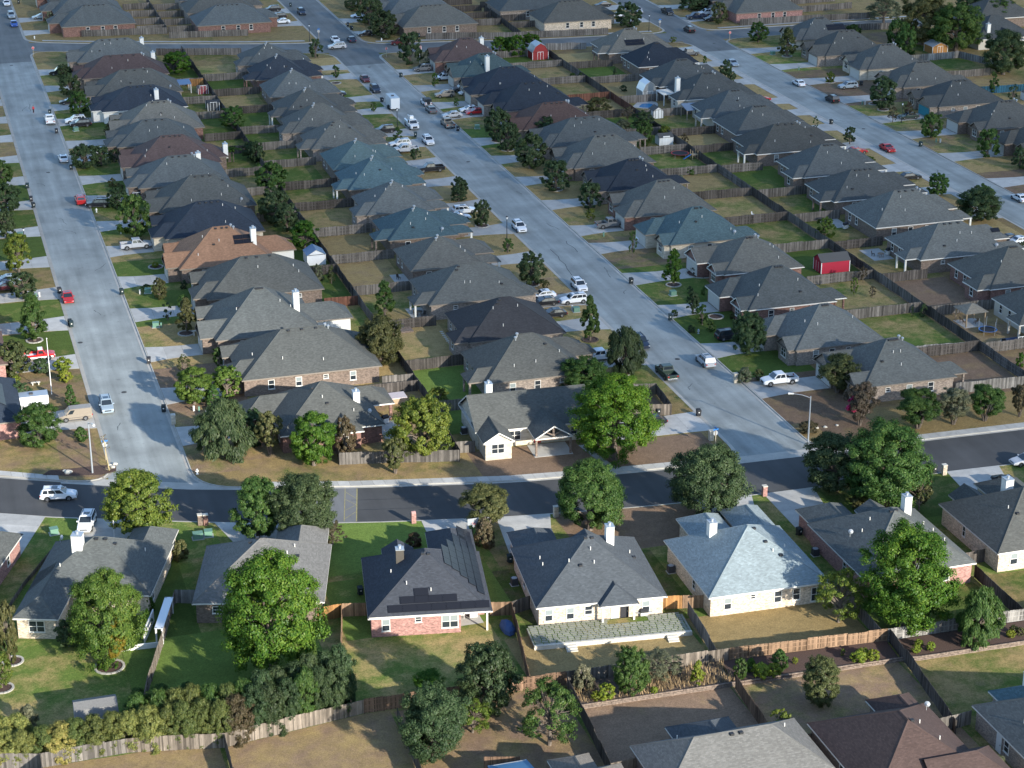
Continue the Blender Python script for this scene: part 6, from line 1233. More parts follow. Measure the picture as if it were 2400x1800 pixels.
# trailers
def trailer(x,y,hd,Lh,hh,label):
    root=empty('trailer',(x,y,.14),R(-hd)); tag(root,label,'trailer')
    b=MB(); b.box(-1.05,1.05,-Lh/2,Lh/2,.55,hh); b.obj('box_body','car_paint',root,(.62,.64,.66)); b=MB(); b.box(-1.07,1.07,-Lh/2-.02,Lh/2+.02,hh,hh+.05); b.obj('roof','galv',root); b=MB(); b.box(-.3,.3,-.3,.3,hh+.05,hh+.2); b.obj('roof_vent','dark_trim',root)
    b=MB(); b.bar((0,Lh/2,.5),(0,Lh/2+1.2,.5),.07,6); b.obj('tow_bar','black',root)
    b=MB(); b.box(-.9,.9,-Lh/2-.03,-Lh/2,.6,hh-.1); b.obj('door','white_paint',root)
    ty,rm=wheel_meshes(.34)
    for s_ in (-1,1):
        for yy in (-.45,.4): w_=put('wheel',ty,root,None,(s_*1.1,yy,.34)); put('rim',rm,w_)
trailer(107.9,446.3,180,5.2,3.0,'white box trailer hitched behind bucket truck on middle street')
bpy.data.objects['trailer'].location.z=.024
trailer(12.6,284.2,270,4.8,2.5,'white enclosed trailer parked beside the brown van')
# ---------------------------------------------------------------- street furniture and small things
def wheelie(x,y,rz,label,col=(.02,.026,.027)):
    if 'BINM' not in PRO:
        b=MB(); a=[(-.27,-.27,.12),(.27,-.27,.12),(.27,.3,.12),(-.27,.3,.12)]; t_=[(-.33,-.36,1.0),(.33,-.36,1.0),(.33,.38,1.0),(-.33,.38,1.0)]; loft(b,[a,t_])
        l=MB(); loft(l,[[(-.35,-.4,1.0),(.35,-.4,1.0),(.35,.42,1.0),(-.35,.42,1.0)],[(-.3,-.34,1.09),(.3,-.34,1.09),(.3,.38,1.14),(-.3,.38,1.14)]])
        h_=MB(); h_.bar((-.28,.46,1.0),(.28,.46,1.0),.025,6); w_=MB(); 
        for s_ in (-1,1): w_.bar((s_*.24,.28,.13),(s_*.32,.28,.13),.13,10)
        PRO['BINM']=[('body',b.mesh('body','matte')),('lid',l.mesh('lid','matte')),('handle',h_.mesh('handle','black')),('wheel',w_.mesh('wheel','tyre'))]
        e=MB(); e.face([(-.1,-.345,.62),(.1,-.345,.62),(.1,-.358,.8),(-.1,-.358,.8)]); PRO['BINM'].append(('sticker',e.mesh('sticker','trim')))
    root=empty('trash_cart',(x,y,.14 if not on_road(x,y) else .024),rz); tag(root,label,'trash cart','wheeled trash carts')
    for n,me in PRO['BINM']: put(n,me,root,col if n in('body','lid') else None)
bg_=random.Random(4)
for i,(x,y) in enumerate(BIN):
    col=[(.02,.026,.027),(.018,.034,.036),(.026,.027,.03)][i%3]
    if on_road(x,y): pl='at kerb of '+('left street' if x<40 else 'middle street' if x<150 else 'right street' if y>236 else 'front road')
    else: pl=near_house(x,y).replace('before','before').replace('beside front road','beside front road')
    wheelie(x,y,bg_.uniform(-.3,.3)+(math.pi/2 if x in(1,) else 0),f"dark wheeled trash cart {pl}",col)
def pole(b,x,y,z,r0,r1): b.bar((x,y,0),(x,y,z),r0,8,r1)
for x,y in LAMP:
    root=empty('street_lamp',(x,y,.1)); tag(root,f"black post lamp {near_house(x,y)}",'street lamp','black post lamps')
    b=MB(); pole(b,0,0,4.1,.09,.06); b.bar((0,0,0),(0,0,.5),.16,8,.1); b.obj('pole','black',root)
    b=MB(); b.bar((0,0,4.1),(0,0,4.5),.12,8,.22); b.obj('lantern','headlight',root); b=MB(); b.bar((0,0,4.5),(0,0,4.72),.27,8,.03); b.obj('cap','black',root)
def cobra(x,y,h_,ax,ay,label):
    root=empty('street_light',(x,y,.1)); tag(root,label,'street light'); b=MB(); pole(b,0,0,h_,.13,.08); b.obj('pole','galv',root)
    b=MB(); b.bar((0,0,h_-.25),(ax*.5,ay*.5,h_+.15),.05,6); b.bar((ax*.5,ay*.5,h_+.15),(ax,ay,h_+.3),.045,6); b.obj('arm','galv',root)
    b=MB(); d=Vector((ax,ay,0)).normalized(); b.bar((ax,ay,h_+.3),(ax+d.x*.8,ay+d.y*.8,h_+.32),.1,8,.17); b.obj('lamp_head','trim',root)
(fx,fy),(g1x,g1y),(g2x,g2y),(g3x,g3y),(lx,ly),(rx,ry),_=MISC
cobra(rx,ry,7.4,-2.2,.9,'tall grey street light with arm at corner of middle street'); cobra(lx,ly,7.6,.35,-1.2,'tall grey street light at corner of left street')
def flagpole(x,y,h_,label,flag=None):
    root=empty('flagpole',(x,y,.1)); tag(root,label,'flagpole'); b=MB(); pole(b,0,0,h_,.07,.04); b.bar((0,0,h_),(0,0,h_+.12),.08,8); b.obj('pole','white_paint',root)
    if flag:
        fo=empty('flag',(0,0,0)); fo.parent=root; n=13; hgt=.95; lw=.55
        for k in range(13):
            b=MB(); z1=h_-.15-hgt*k/13; z0=z1-hgt/13; P=[(0,0)]+[(lw*j/5,.07*math.sin(j*1.6+.4)) for j in range(1,6)]; dz=[0,-.07,-.2,-.34,-.5,-.66]
            x0=0
            for j in range(5):
                (a,c),(d,e)=P[j],P[j+1]; b.face([(a,c,z0+dz[j]),(d,e,z0+dz[j+1]),(d,e,z1+dz[j+1]),(a,c,z1+dz[j])])
            b.obj('stripe','flag_red' if k%2==0 else 'white_paint',fo)
        b=MB()
        for s_ in (-.004,.004):
            P=[(0,0),(.11,.07*math.sin(2.0)),(.22,.07*math.sin(3.6))]; dz=[0,-.07,-.2]
            for j in range(2):
                (a,c),(d,e)=P[j],P[j+1]; b.face([(a,c+s_,h_-.15-hgt*.54+dz[j]),(d,e+s_,h_-.15-hgt*.54+dz[j+1]),(d,e+s_,h_-.14+dz[j+1]),(a,c+s_,h_-.14+dz[j])])
        b.obj('canton','sign_blue',fo)
flagpole(fx,fy,9.0,'tall bare white flagpole left of left street'); flagpole(g1x,g1y,5.4,'flagpole with striped flag by the tall chimney house driveway',1); flagpole(g2x,g2y,5.2,'flagpole with striped flag by brown roofed corner house',1); flagpole(g3x,g3y,4.2,'short flagpole with striped flag left of middle street',1)
def octagon(r,z): return [(r*math.cos(math.pi/8+i*math.pi/4),r*math.sin(math.pi/8+i*math.pi/4)+z) for i in range(8)]
FONT={'S':["111","100","111","001","111"],'T':["111","010","010","010","010"],'O':["111","101","101","101","111"],'P':["111","101","111","100","100"]}
def stopsign(x,y,rz,label,names=False):
    root=empty('stop_sign',(x,y,.1),rz); tag(root,label,'stop sign'); b=MB(); b.box(-.045,.045,-.03,.05,0,2.75); b.obj('post','matte',root,(.4,.33,.24))
    q=octagon(.38,2.3); b=MB(); b.face([(a,-.05,c) for a,c in q]); b.face([(a,-.036,c) for a,c in q[::-1]],None,1)
    q2=octagon(.345,2.3); b.face([(a,-.054,c) for a,c in q2],None,2); b.obj('plate',['white_paint','sign_grey','sign_red'],root)
    l=MB(); px=.035; x0=-.27
    for ch in 'STOP':
        for r_,row in enumerate(FONT[ch]):
            for c_,v in enumerate(row):
                if v=='1': xa=x0+c_*px; za=2.39-r_*px; l.face([(xa,-.058,za),(xa+px,-.058,za),(xa+px,-.058,za+px),(xa,-.058,za+px)])
        x0+=.145
    l.obj('lettering','white_paint',root)
    if names:
        for k,ry_ in enumerate((0,math.pi/2)):
            b=MB(); b.box(-.42,.42,-.012,.012,2.78+k*.24,2.99+k*.24); o=b.obj('street_name_plate','sign_blue',root); o.rotation_euler=(0,0,ry_)
for i,(x,y) in enumerate(STOP): stopsign(x,y,R(8),f"red stop sign facing camera at cross street, near {STN[i]}")
for i,(x,y) in enumerate(SIGNBACK): stopsign(x,y,math.pi+R(6),f"stop sign seen from back with blue name plates, {['middle street far junction','right street far junction','left street and front road','middle street and front road'][i]}",True)
for i,(x,y) in enumerate(HYDRANT):
    root=empty('fire_hydrant',(x,y,.1)); tag(root,f"white fire hydrant {near_house(x,y)}",'fire hydrant','fire hydrants'); b=MB(); b.bar((0,0,0),(0,0,.62),.11,10); b.bar((0,0,0),(0,0,.06),.19,10); b.bar((0,0,.6),(0,0,.66),.17,10); b.bar((0,0,.66),(0,0,.82),.13,10,.04); b.obj('barrel','white_paint' if i!=3 else 'galv',root)
    b=MB(); b.bar((-.22,0,.45),(.22,0,.45),.07,8); b.bar((0,-.2,.42),(0,0,.42),.08,8); b.obj('nozzle','white_paint' if i!=3 else 'galv',root)
for i,(x,y) in enumerate(UBOX):
    root=empty('utility_box',(x,y,.1),R((i*37)%30-15)); tag(root,f"green electrical box on lawn {near_house(x,y)}",'utility box','green utility boxes'); b=MB(); s_=.5 if i not in (2,) else .62
    b.box(-s_,s_,-.45,.45,.08,.8); b.obj('cabinet','util_green',root); b=MB(); b.box(-s_-.04,s_+.04,-.49,.5,.8,.87); b.obj('lid','util_green',root); b=MB(); b.box(-s_-.15,s_+.15,-.6,.6,0,.08); b.obj('pad','concrete',root)
for i,(x,y) in enumerate(PED):
    root=empty('utility_pedestal',(x,y,.1)); tag(root,f"slim utility pedestal {near_house(x,y)}",'utility pedestal','utility pedestals'); b=MB(); b.box(-.12,.12,-.12,.12,0,.75); b.obj('housing','util_green' if i%2 else 'trim',root); b=MB(); b.box(-.14,.14,-.14,.14,.75,.85); b.obj('cap','util_green' if i%2 else 'trim',root)
for i,(x,y) in enumerate(MAIL):
    w_=['brown','red','rose','stone','stone','rose','buff','stone','stone'][i]; wm,wc=WC[w_]
    root=empty('brick_mailbox',(x,y,.1)); tag(root,f"{'stone' if w_=='stone' else 'brick'} mailbox pillar {near_house(x,y)}",'mailbox','masonry mailboxes')
    b=MB(); b.box(-.3,.3,-.3,.3,0,1.45); b.obj('pillar',wm,root,wc); b=MB()
    if i==2: b.bar((-.28,0,1.42),(.28,0,1.42),.29,14)
    else: b.box(-.34,.34,-.34,.34,1.45,1.55)
    b.obj('cap',wm if i==2 else 'pale_stone',root,wc if i==2 else None); b=MB(); b.box(-.14,.14,.3,.33,.95,1.22); b.obj('mail_door','black',root)
for i,(x,y) in enumerate(AC):
    root=empty('air_conditioner',(x,y,.1)); tag(root,f"outdoor air conditioner unit {near_house(x,y)}",'air conditioner','air conditioner units'); b=MB(); b.box(-.4,.4,-.4,.4,.06,.95); b.obj('casing','dark_trim',root); b=MB(); b.bar((0,0,.95),(0,0,1.0),.36,14); b.obj('fan_grille','galv',root); b=MB(); b.box(-.5,.5,-.5,.5,0,.06); b.obj('pad','concrete',root)
# edging rings round trees
for i,(x,y) in enumerate(RING):
    r_=1.15 if i not in(11,12,13,17) else (1.5 if i==11 else 1.0 if i in(12,13) else 2.6); n=18 if i in(11,12,13) else 12; mt='kerb_concrete' if i not in(5,) else 'soil'
    root=empty('edging_ring',(x,y,.1)); tag(root,f"ring of edging stones with mulch {near_house(x,y)}",'edging ring','edging rings round trees')
    blk=MB(); a=math.pi/n*.92; q=[(r_*math.cos(-a),r_*math.sin(-a)),((r_+.26)*math.cos(-a),(r_+.26)*math.sin(-a)),((r_+.26)*math.cos(a),(r_+.26)*math.sin(a)),(r_*math.cos(a),r_*math.sin(a))]; blk.prism(q,0,.16); bm_=blk.mesh('edging_stone',mt)
    for k in range(n): put('edging_stone',bm_,root,None,None,2*math.pi*k/n)
    b=MB(); b.prism([(r_*math.cos(2*math.pi*k/20),r_*math.sin(2*math.pi*k/20)) for k in range(20)],0,.06); b.obj('mulch','mulch',root)
# ---- sheds and garden structures
def shed(label,x0,x1,y0,y1,h_,col,roofc,style='gable',axis='y',trim='white_paint',matl='siding',roofm='metal_paint',door_side='S',rise=None,windows=()):
    root=empty('shed',((x0+x1)/2,(y0+y1)/2,.1)); tag(root,label,'shed'); w_=(x1-x0)/2; d=(y1-y0)/2; b=MB(); b.box(-w_,w_,-d,d,0,h_)
    if axis=='y': prof=w_; ln=d; tf=lambda u,v,z:(u,v,z)
    else: prof=d; ln=w_; tf=lambda u,v,z:(v,u,z)
    rs=rise or prof*.6
    if style=='gambrel': P=[(-prof-.12,h_-.05),(-prof*.62,h_+rs*.72),(0,h_+rs*1.05),(prof*.62,h_+rs*.72),(prof+.12,h_-.05)]
    else: P=[(-prof-.15,h_-.08),(0,h_+rs),(prof+.15,h_-.08)]
    for s_ in (-1,1):
        q=[tf(u,s_*ln,z-.03) for u,z in P]; b.face(q)
    b.obj('wall',matl,root,col); r_=MB()
    for (u0,z0),(u1,z1) in zip(P,P[1:]):
        r_.face([tf(u0,-ln-.15,z0+.02),tf(u1,-ln-.15,z1+.02),tf(u1,ln+.15,z1+.02),tf(u0,ln+.15,z0+.02)]); r_.face([tf(u0,-ln-.15,z0-.04),tf(u1,-ln-.15,z1-.04),tf(u1,-ln-.15,z1+.02),tf(u0,-ln-.15,z0+.02)]); r_.face([tf(u0,ln+.15,z0-.04),tf(u1,ln+.15,z1-.04),tf(u1,ln+.15,z1+.02),tf(u0,ln+.15,z0+.02)])
    r_.obj('roof',roofm,root,roofc)
    for sx in (-1,1):
        for sy in (-1,1): t_=MB(); t_.box(sx*w_-.06,sx*w_+.06,sy*d-.06,sy*d+.06,0,h_); t_.obj('corner_trim',trim,root)
    t_=MB()
    if door_side=='S': t_.box(-.75,.75,-d-.05,-d,.05,2.0); 
    elif door_side=='W': t_.box(-w_-.05,-w_,-.5,.5,.05,2.0)
    t_.obj('door',matl,root,tuple(min(1,c*1.08) for c in col)); t_=MB()
    if door_side=='S':
        for xx in (-.79,-.04,.71): t_.box(xx,xx+.08,-d-.07,-d-.05,.05,2.0)
        t_.box(-.79,.79,-d-.07,-d-.05,2.0,2.09)
    else:
        for yy in (-.54,.46): t_.box(-w_-.07,-w_-.05,yy,yy+.08,.05,2.0)
    t_.obj('door_trim',trim,root)
    for sd,pos in windows: window(root,(-w_,w_,-d,d),sd,pos,.8,1.0,1,1.0)
    return root
shed('red barn shed with pale metal gambrel roof near far fence',154.2,158.4,484.3,488.6,2.0,(.27,.028,.03),(.36,.40,.42),'gambrel',rise=2.2)
shed('grey barn shed with white gambrel roof beside the pool',166.4,169.8,436.4,440.6,2.1,(.25,.26,.26),(.62,.63,.64),'gambrel',rise=2.2)
shed('small white shed beside the swimming pool fence',162.4,164.9,419.0,421.8,1.9,(.66,.66,.64),(.10,.10,.10),'gable',trim='dark_trim',roofm='shingle',rise=.8)
shed('low white shed with grey roof between the two fences',155.4,158.5,396.7,399.2,1.8,(.62,.63,.62),(.09,.09,.088),'gable','x',roofm='shingle',rise=.7)
shed('red shed with grey roof and white trim behind fourth plot right of middle street',151.7,157.2,307.0,310.2,2.2,(.40,.02,.045),(.10,.098,.095),'gable','x',roofm='shingle',rise=1.1,door_side='W')
shed('white shed with blue metal roof against back fence',65.4,68.7,338.3,341.8,2.0,(.66,.67,.68),(.10,.16,.26),'gable',rise=.95,door_side='W')
shed('tiny red shed near the orange fence',66.6,69.0,473.0,475.0,1.5,(.22,.05,.06),(.12,.11,.11),'gable','x',roofm='shingle',rise=.5)
shed('black playhouse shed by back fence',66.2,68.9,456,459,1.9,(.05,.055,.06),(.05,.055,.06),'gable','x',roofm='shingle',rise=.4)
shed('orange wood cabin with pale metal roof under far right trees',255.5,259.8,460.4,465,2.0,(.36,.17,.05),(.42,.45,.47),'gable',rise=.95)
shed('beige shed cut by the right edge behind the fence',171.5,176.5,257,261,2.2,(.50,.47,.41),(.12,.118,.11),'gable','x',roofm='shingle',rise=1.0,windows=(('S',.5),))
shed('grey roofed shed behind the yellowed hedge',9.9,14.2,189.8,193.6,2.0,(.36,.35,.33),(.17,.165,.155),'gambrel','x',roofm='matte',rise=1.3)
shed('small white playhouse at right edge beyond right street',252.5,256,408,411,1.9,(.6,.6,.58),(.09,.09,.09),'gable',roofm='shingle',rise=.7)
shed('dark blue tarp roofed coop behind right fence',164.5,168.6,263.8,266.6,.9,(.05,.06,.07),(.02,.035,.075),'gable','x',roofm='matte',rise=.5)
root=shed('blue metal roofed shed at the bottom edge',49.3,53.2,163.6,168.6,2.2,(.4,.38,.34),(.10,.25,.42),'gable','x',rise=.5)
b=MB(); b.box(-.9,.2,-2.6,-1.6,2.6,4.0); b.obj('chimney','siding',root,(.6,.6,.57))
def canopy(label,x0,x1,y0,y1,h_,roofcol,nposts=4,name='pergola',slats=0,hip=False,postcol=(.66,.66,.64),slope=0):
    root=empty(name,((x0+x1)/2,(y0+y1)/2,.1)); tag(root,label,name.replace('_',' ')); w_=(x1-x0)/2; d=(y1-y0)/2
    for sx in (-1,1):
        for sy in (-1,1): b=MB(); b.box(sx*(w_-.15)-.09,sx*(w_-.15)+.09,sy*(d-.15)-.09,sy*(d-.15)+.09,0,h_); b.obj('post','siding',root,postcol)
    if slats:
        for k in range(slats): b=MB(); y=-d+2*d*k/(slats-1); b.box(-w_,w_,y-.04,y+.04,h_+.12,h_+.24); b.obj('slat','siding',root,postcol)
        for k in range(8): b=MB(); x=-w_+2*w_*k/7; b.box(x-.05,x+.05,-d,d,h_,h_+.12); b.obj('rafter','siding',root,postcol)
    elif hip:
        b=MB(); F_,_=hipfaces(-w_-.3,w_+.3,-d-.3,d+.3,h_,.5)
        for p_,uv in F_: b.face(p_,uv)
        b.face([(-w_-.3,d+.3,h_-.01),(w_+.3,d+.3,h_-.01),(w_+.3,-d-.3,h_-.01),(-w_-.3,-d-.3,h_-.01)]); b.obj('roof','shingle',root,roofcol)
    else:
        b=MB(); b.face([(-w_,-d,h_),(w_,-d,h_),(w_,d,h_+slope),(-w_,d,h_+slope)]); b.face([(-w_,-d,h_-.08),(-w_,d,h_+slope-.08),(w_,d,h_+slope-.08),(w_,-d,h_-.08)])
        for a,c in (((-w_,-d),(w_,-d)),): b.face([(*a,h_-.08),(*c,h_-.08),(*c,h_),(*a,h_)])
        b.obj('roof','metal_paint',root,roofcol)
    return root
canopy('white slatted pergola by the swimming pool',169,174,429.6,434.6,2.5,None,slats=14)
canopy('blue-grey canopy roof beside storage shed in poolside neighbour yard',169.2,172.8,415.5,419.5,2.3,(.2,.24,.3),name='canopy',slope=.7,postcol=(.3,.25,.2))
canopy('white lattice patio cover with blue roof behind brown roofed house',62.3,65.3,474.6,478.4,2.3,(.1,.17,.28),name='patio_cover',slope=.4)
g=canopy('tan roofed timber gazebo by the trampoline at right',162.6,166.3,274.8,278.6,2.5,(.20,.18,.145),name='gazebo',hip=True,postcol=(.34,.25,.16))
b=MB(); b.box(-2,2,-2,2,0,.05); b.obj('floor','concrete',g)
canopy('long narrow white carport roof between front-left houses',21.0,22.0,207.5,215.2,2.15,(.68,.7,.72),name='carport'); bpy.data.objects['carport'].rotation_euler=(0,0,R(-17)); bpy.data.objects['carport'].location=(22.1,211.3,.1)
b=MB(); b.box(-.06,.06,-2.6,2.6,0,1.7); o=b.obj('screen_wall','white_paint',None,None,loc=(20.2,210.9,.1),rz=R(-19.5)); tag(o,'white screen wall beside patio of tall chimney house','wall')
b=MB(); b.box(-2.6,2.6,-.06,.06,0,.7); 
for k in range(8): b.box(.2+k*.3,.24+k*.3,-.09,-.06,0,.75)
o=b.obj('low_fence','white_paint',None,None,loc=(18.2,207.2,.1),rz=R(-3)); tag(o,'low white garden fence behind tall chimney house','fence')
# pool
def blob(cx,cy,rx_,ry_,n=24,k=.25,ph=0): return [(cx+rx_*math.cos(t)*(1+k*math.sin(2*t+ph)),cy+ry_*math.sin(t)*(1+k*math.cos(t+ph))) for t in [2*math.pi*i/n for i in range(n)]]
o=sheet('pool_deck',blob(165.3,431.6,3.1,3.6),.145,'concrete'); o=MB(); o.face([(x,y,.16) for x,y in blob(165.2,430.9,1.75,2.1)]); tag(o.obj('swimming_pool','pool_water'),'small kidney-shaped blue swimming pool','swimming pool')
def tramp(x,y,r_,h_,label,net=True,rimcol='sign_blue'):
    root=empty('trampoline',(x,y,.1)); tag(root,label,'trampoline'); n=20; P=[(r_*math.cos(2*math.pi*i/n),r_*math.sin(2*math.pi*i/n)) for i in range(n)]
    b=MB(); b.prism(P,h_-.03,h_); b.obj('mat','net',root); b=MB()
    for i in range(n): q=P[i];s_=P[(i+1)%n]; b.face([(*q,h_+.02),(q[0]*1.12,q[1]*1.12,h_+.02),(s_[0]*1.12,s_[1]*1.12,h_+.02),(*s_,h_+.02)])
    b.obj('rim_pad',rimcol,root)
    for i in range(0,n,4): b=MB(); b.bar((P[i][0]*1.1,P[i][1]*1.1,0),(P[i][0]*1.1,P[i][1]*1.1,h_ if not net else h_+1.7),.035,6); b.obj('pole','galv',root)
tramp(156.4,387.2,1.75,.8,'round trampoline with red rim by playset',False,'flag_red'); tramp(164.9,271.6,1.35,.7,'small netted trampoline with pale poles near gazebo',True); tramp(175.2,352.5,1.6,.7,'black trampoline behind the back fence right of middle street',True,'black')
root=empty('playset',(158.6,384.6,.1)); tag(root,'wooden playset with blue slide beside trampoline','playset')
for sx in (-.6,.6):
    for sy in (-.6,.6): b=MB(); b.box(sx-.06,sx+.06,sy-.06,sy+.06,0,2.0); b.obj('post','matte',root,(.34,.25,.15))
b=MB(); b.box(-.7,.7,-.7,.7,1.0,1.08); b.obj('platform','matte',root,(.34,.25,.15)); b=MB(); b.face([(-.7,-.25,1.05),(-.7,.25,1.05),(-2.4,.25,.15),(-2.4,-.25,.15)]); b.obj('slide','sign_blue',root)
# hot tub, deck, small garden things
root=empty('hot_tub',(65.4,271.6,.1)); tag(root,'covered hot tub behind corner brick house','hot tub'); b=MB(); b.box(-1.1,1.1,-1.1,1.1,0,.85); b.obj('cabinet','matte',root,(.36,.26,.17)); b=MB(); b.box(-1.2,1.2,-1.2,1.2,.85,1.0); b.obj('cover','matte',root,(.5,.43,.42))
root=empty('deck',(73.2,301.4,.1)); tag(root,'brown timber deck with dark tub cover behind black roofed house','deck'); 
for k in range(9): b=MB(); b.box(-1.9,1.9,-1.8+k*.4,-1.42+k*.4,0,.3); b.obj('plank','timber',root)
b=MB(); b.box(-1.7,.7,-.1,1.6,.3,1.0); b.obj('tub','dark_trim',root)
root=empty('garden_bench',(15.6,283.6,.1)); 
root.location=(13.9,294.2,.1); tag(root,'white stone garden bench under trees left of left street','bench'); b=MB(); b.box(-.7,.7,-.2,.2,.42,.5); b.obj('seat','pale_stone',root)
for s_ in (-.45,.45): b=MB(); b.box(s_-.08,s_+.08,-.15,.15,0,.42); b.obj('leg','pale_stone',root)
root=empty('birdbath',(41.2,322.2,.1)); root.location=(40.4,308.4,.1); tag(root,'small white birdbath in mulch ring by olive tree','birdbath'); b=MB(); b.bar((0,0,0),(0,0,.8),.12,8,.08); b.obj('pedestal','pale_stone',root); b=MB(); b.bar((0,0,.8),(0,0,.92),.15,12,.36); b.obj('bowl','pale_stone',root)
def grill(x,y,rz,label):
    root=empty('barbecue',(x,y,.14),rz); tag(root,label,'barbecue','barbecue grills'); b=MB(); b.box(-.45,.45,-.28,.28,.08,.85); b.obj('cart','trim',root); b=MB(); loft(b,[[(-.5,-.32,.85),(.5,-.32,.85),(.5,.32,.85),(-.5,.32,.85)],[(-.48,-.3,1.1),(.48,-.3,1.1),(.48,.3,1.15),(-.48,.3,1.15)],[(-.45,-.05,1.28),(.45,-.05,1.28),(.45,.25,1.28),(-.45,.25,1.28)]]); b.obj('lid','black',root)
    for s_ in (-.75,.75): b=MB(); b.box(s_-.24,s_+.24,-.25,.25,.82,.86); b.obj('side_shelf','galv',root)
grill(76.9,197.1,R(-6),'barbecue grill on terrace by patio post'); grill(57.6,203.3,R(-10),'barbecue grill on solar house patio'); grill(167.6,330.0,.4,'black barbecue on patio behind fifth house left of right street'); grill(168.2,313.5,.4,'kettle barbecue on patio behind fourth house left of right street'); grill(61.6,263.8,.3,'dark covered barbecue behind corner brick house')
for x0,x1,y0,y1 in ((54.9,58.4,201.6,206),(164.6,169,331,338),(164.2,168.2,311,317.4),(60.2,63.4,258,264.5),(78.2,81,323,329),(76.5,79.5,305,311)): sheet('patio',[(x0,y0),(x1,y0),(x1,y1),(x0,y1)],.145,'concrete')
def chair(x,y,rz,label,col):
    root=empty('garden_chair',(x,y,.14),rz); tag(root,label,'chair','garden chairs'); b=MB(); b.box(-.27,.27,-.26,.26,.4,.45); b.obj('seat','siding',root,col); b=MB(); b.face([(-.27,.24,.45),(.27,.24,.45),(.27,.36,.95),(-.27,.36,.95)]); b.face([(.27,.27,.45),(-.27,.27,.45),(-.27,.39,.95),(.27,.39,.95)]); b.obj('backrest','siding',root,col)
    for sx in (-.24,.24):
        for sy in (-.22,.22): b=MB(); b.box(sx-.025,sx+.025,sy-.025,sy+.025,0,.4); b.obj('leg','siding',root,col)
def table(x,y,label,col):
    root=empty('garden_table',(x,y,.14)); tag(root,label,'table','garden tables'); b=MB(); b.prism([(.6*math.cos(i*math.pi/6),.6*math.sin(i*math.pi/6)) for i in range(12)],.68,.73); b.obj('table_top','siding',root,col)
    for sx in (-.35,.35):
        for sy in (-.35,.35): b=MB(); b.box(sx-.03,sx+.03,sy-.03,sy+.03,0,.68); b.obj('leg','siding',root,col)
WHT=(.66,.66,.64); DRK=(.06,.055,.05); BRN=(.2,.13,.08)
for x,y,rz,c,pl in ((67.4,334.8,.4,WHT,'white plastic garden chair by back fence behind blue-roofed shed'),(68.1,333.4,1.2,WHT,'white plastic garden chair by back fence behind blue-roofed shed'),(163.3,276.4,1.5,BRN,'brown wicker chair under the gazebo'),(163.4,277.6,1.5,BRN,'brown wicker chair under the gazebo'),(165.3,276.2,-1.5,BRN,'brown wicker chair under the gazebo'),(77.4,307.4,.6,DRK,'dark patio chair behind fourth house left of middle street'),(78.6,306.4,-.8,DRK,'dark patio chair behind fourth house left of middle street'),(165.2,313.6,.9,DRK,'dark patio chair behind fourth house left of right street'),(56.3,203.6,2.8,WHT,'pale chair on patio of solar panel house'),(79.2,326.2,.5,DRK,'dark patio chair behind fifth house left of middle street'),(172.2,431.2,.3,BRN,'wicker chair under white pergola'),(166.2,334,.3,DRK,'dark patio chair behind fifth house left of right street'),(154.0,342.5,.8,WHT,'white garden chair on lawn right of middle street')): chair(x,y,rz,pl,c)
for x,y,c,pl in ((78.0,307.2,DRK,'round dark patio table behind fourth house left of middle street'),(166.2,312.6,BRN,'round brown table behind fourth house left of right street'),(171.4,432.4,BRN,'round table under white pergola'),(75.6,356.8,WHT,'white garden table on lawn left of middle street'),(165,335.6,DRK,'round dark table behind fifth house left of right street')): table(x,y,pl,c)
# stepping stones
root=empty('stepping_stones',(79.6,296,.12)); struct(root)
for k in range(9): b=MB(); b.prism([(.32*math.cos(2*math.pi*j/7)*(1+.15*math.sin(j*k)),.28*math.sin(2*math.pi*j/7)) for j in range(7)],0,.04); o=b.obj('stone','pale_stone',root); o.location=(-.1-.02*k,2.5-k*.9,0)
# tarp heap and bicycle by the solar house
root=empty('tarp_heap',(60.6,199.2,.1)); tag(root,'heap under dark blue tarp by cedar gate','tarp'); b=MB(); g_=random.Random(3); n=10; ringz=[(1.0,0),(.9,.45),(.6,.8),(.25,.95)]; S_=[[(r_*(1.0+.15*g_.random())*math.cos(2*math.pi*i/n)*.8,r_*1.7*(1+.15*g_.random())*math.sin(2*math.pi*i/n),z+.15*g_.random()) for i in range(n)] for r_,z in ringz]; loft(b,S_); b.obj('tarp','cloth_blue',root,None,True)
# basketball hoop
root=empty('basketball_hoop',(63.0,222.6,.1)); tag(root,'basketball hoop by the driveway of solar house','basketball hoop'); b=MB(); b.bar((0,0,0),(0,0,3.2),.07,8); b.obj('pole','black',root); b=MB(); b.box(-.75,.75,-.5,-.45,2.7,3.6); b.obj('backboard','galv',root); b=MB()
for k in range(12): a=k*math.pi/6; b.bar((.23*math.cos(a),-.75+.23*math.sin(a),3.0),(.23*math.cos(a+math.pi/6),-.75+.23*math.sin(a+math.pi/6),3.0),.02,5)
b.obj('rim','sign_red',root); b=MB()
for k in range(12): a=k*math.pi/6; b.bar((.23*math.cos(a),-.75+.23*math.sin(a),3.0),(.14*math.cos(a+.3),-.75+.14*math.sin(a+.3),2.55),.012,4)
b.obj('net','white_paint',root)
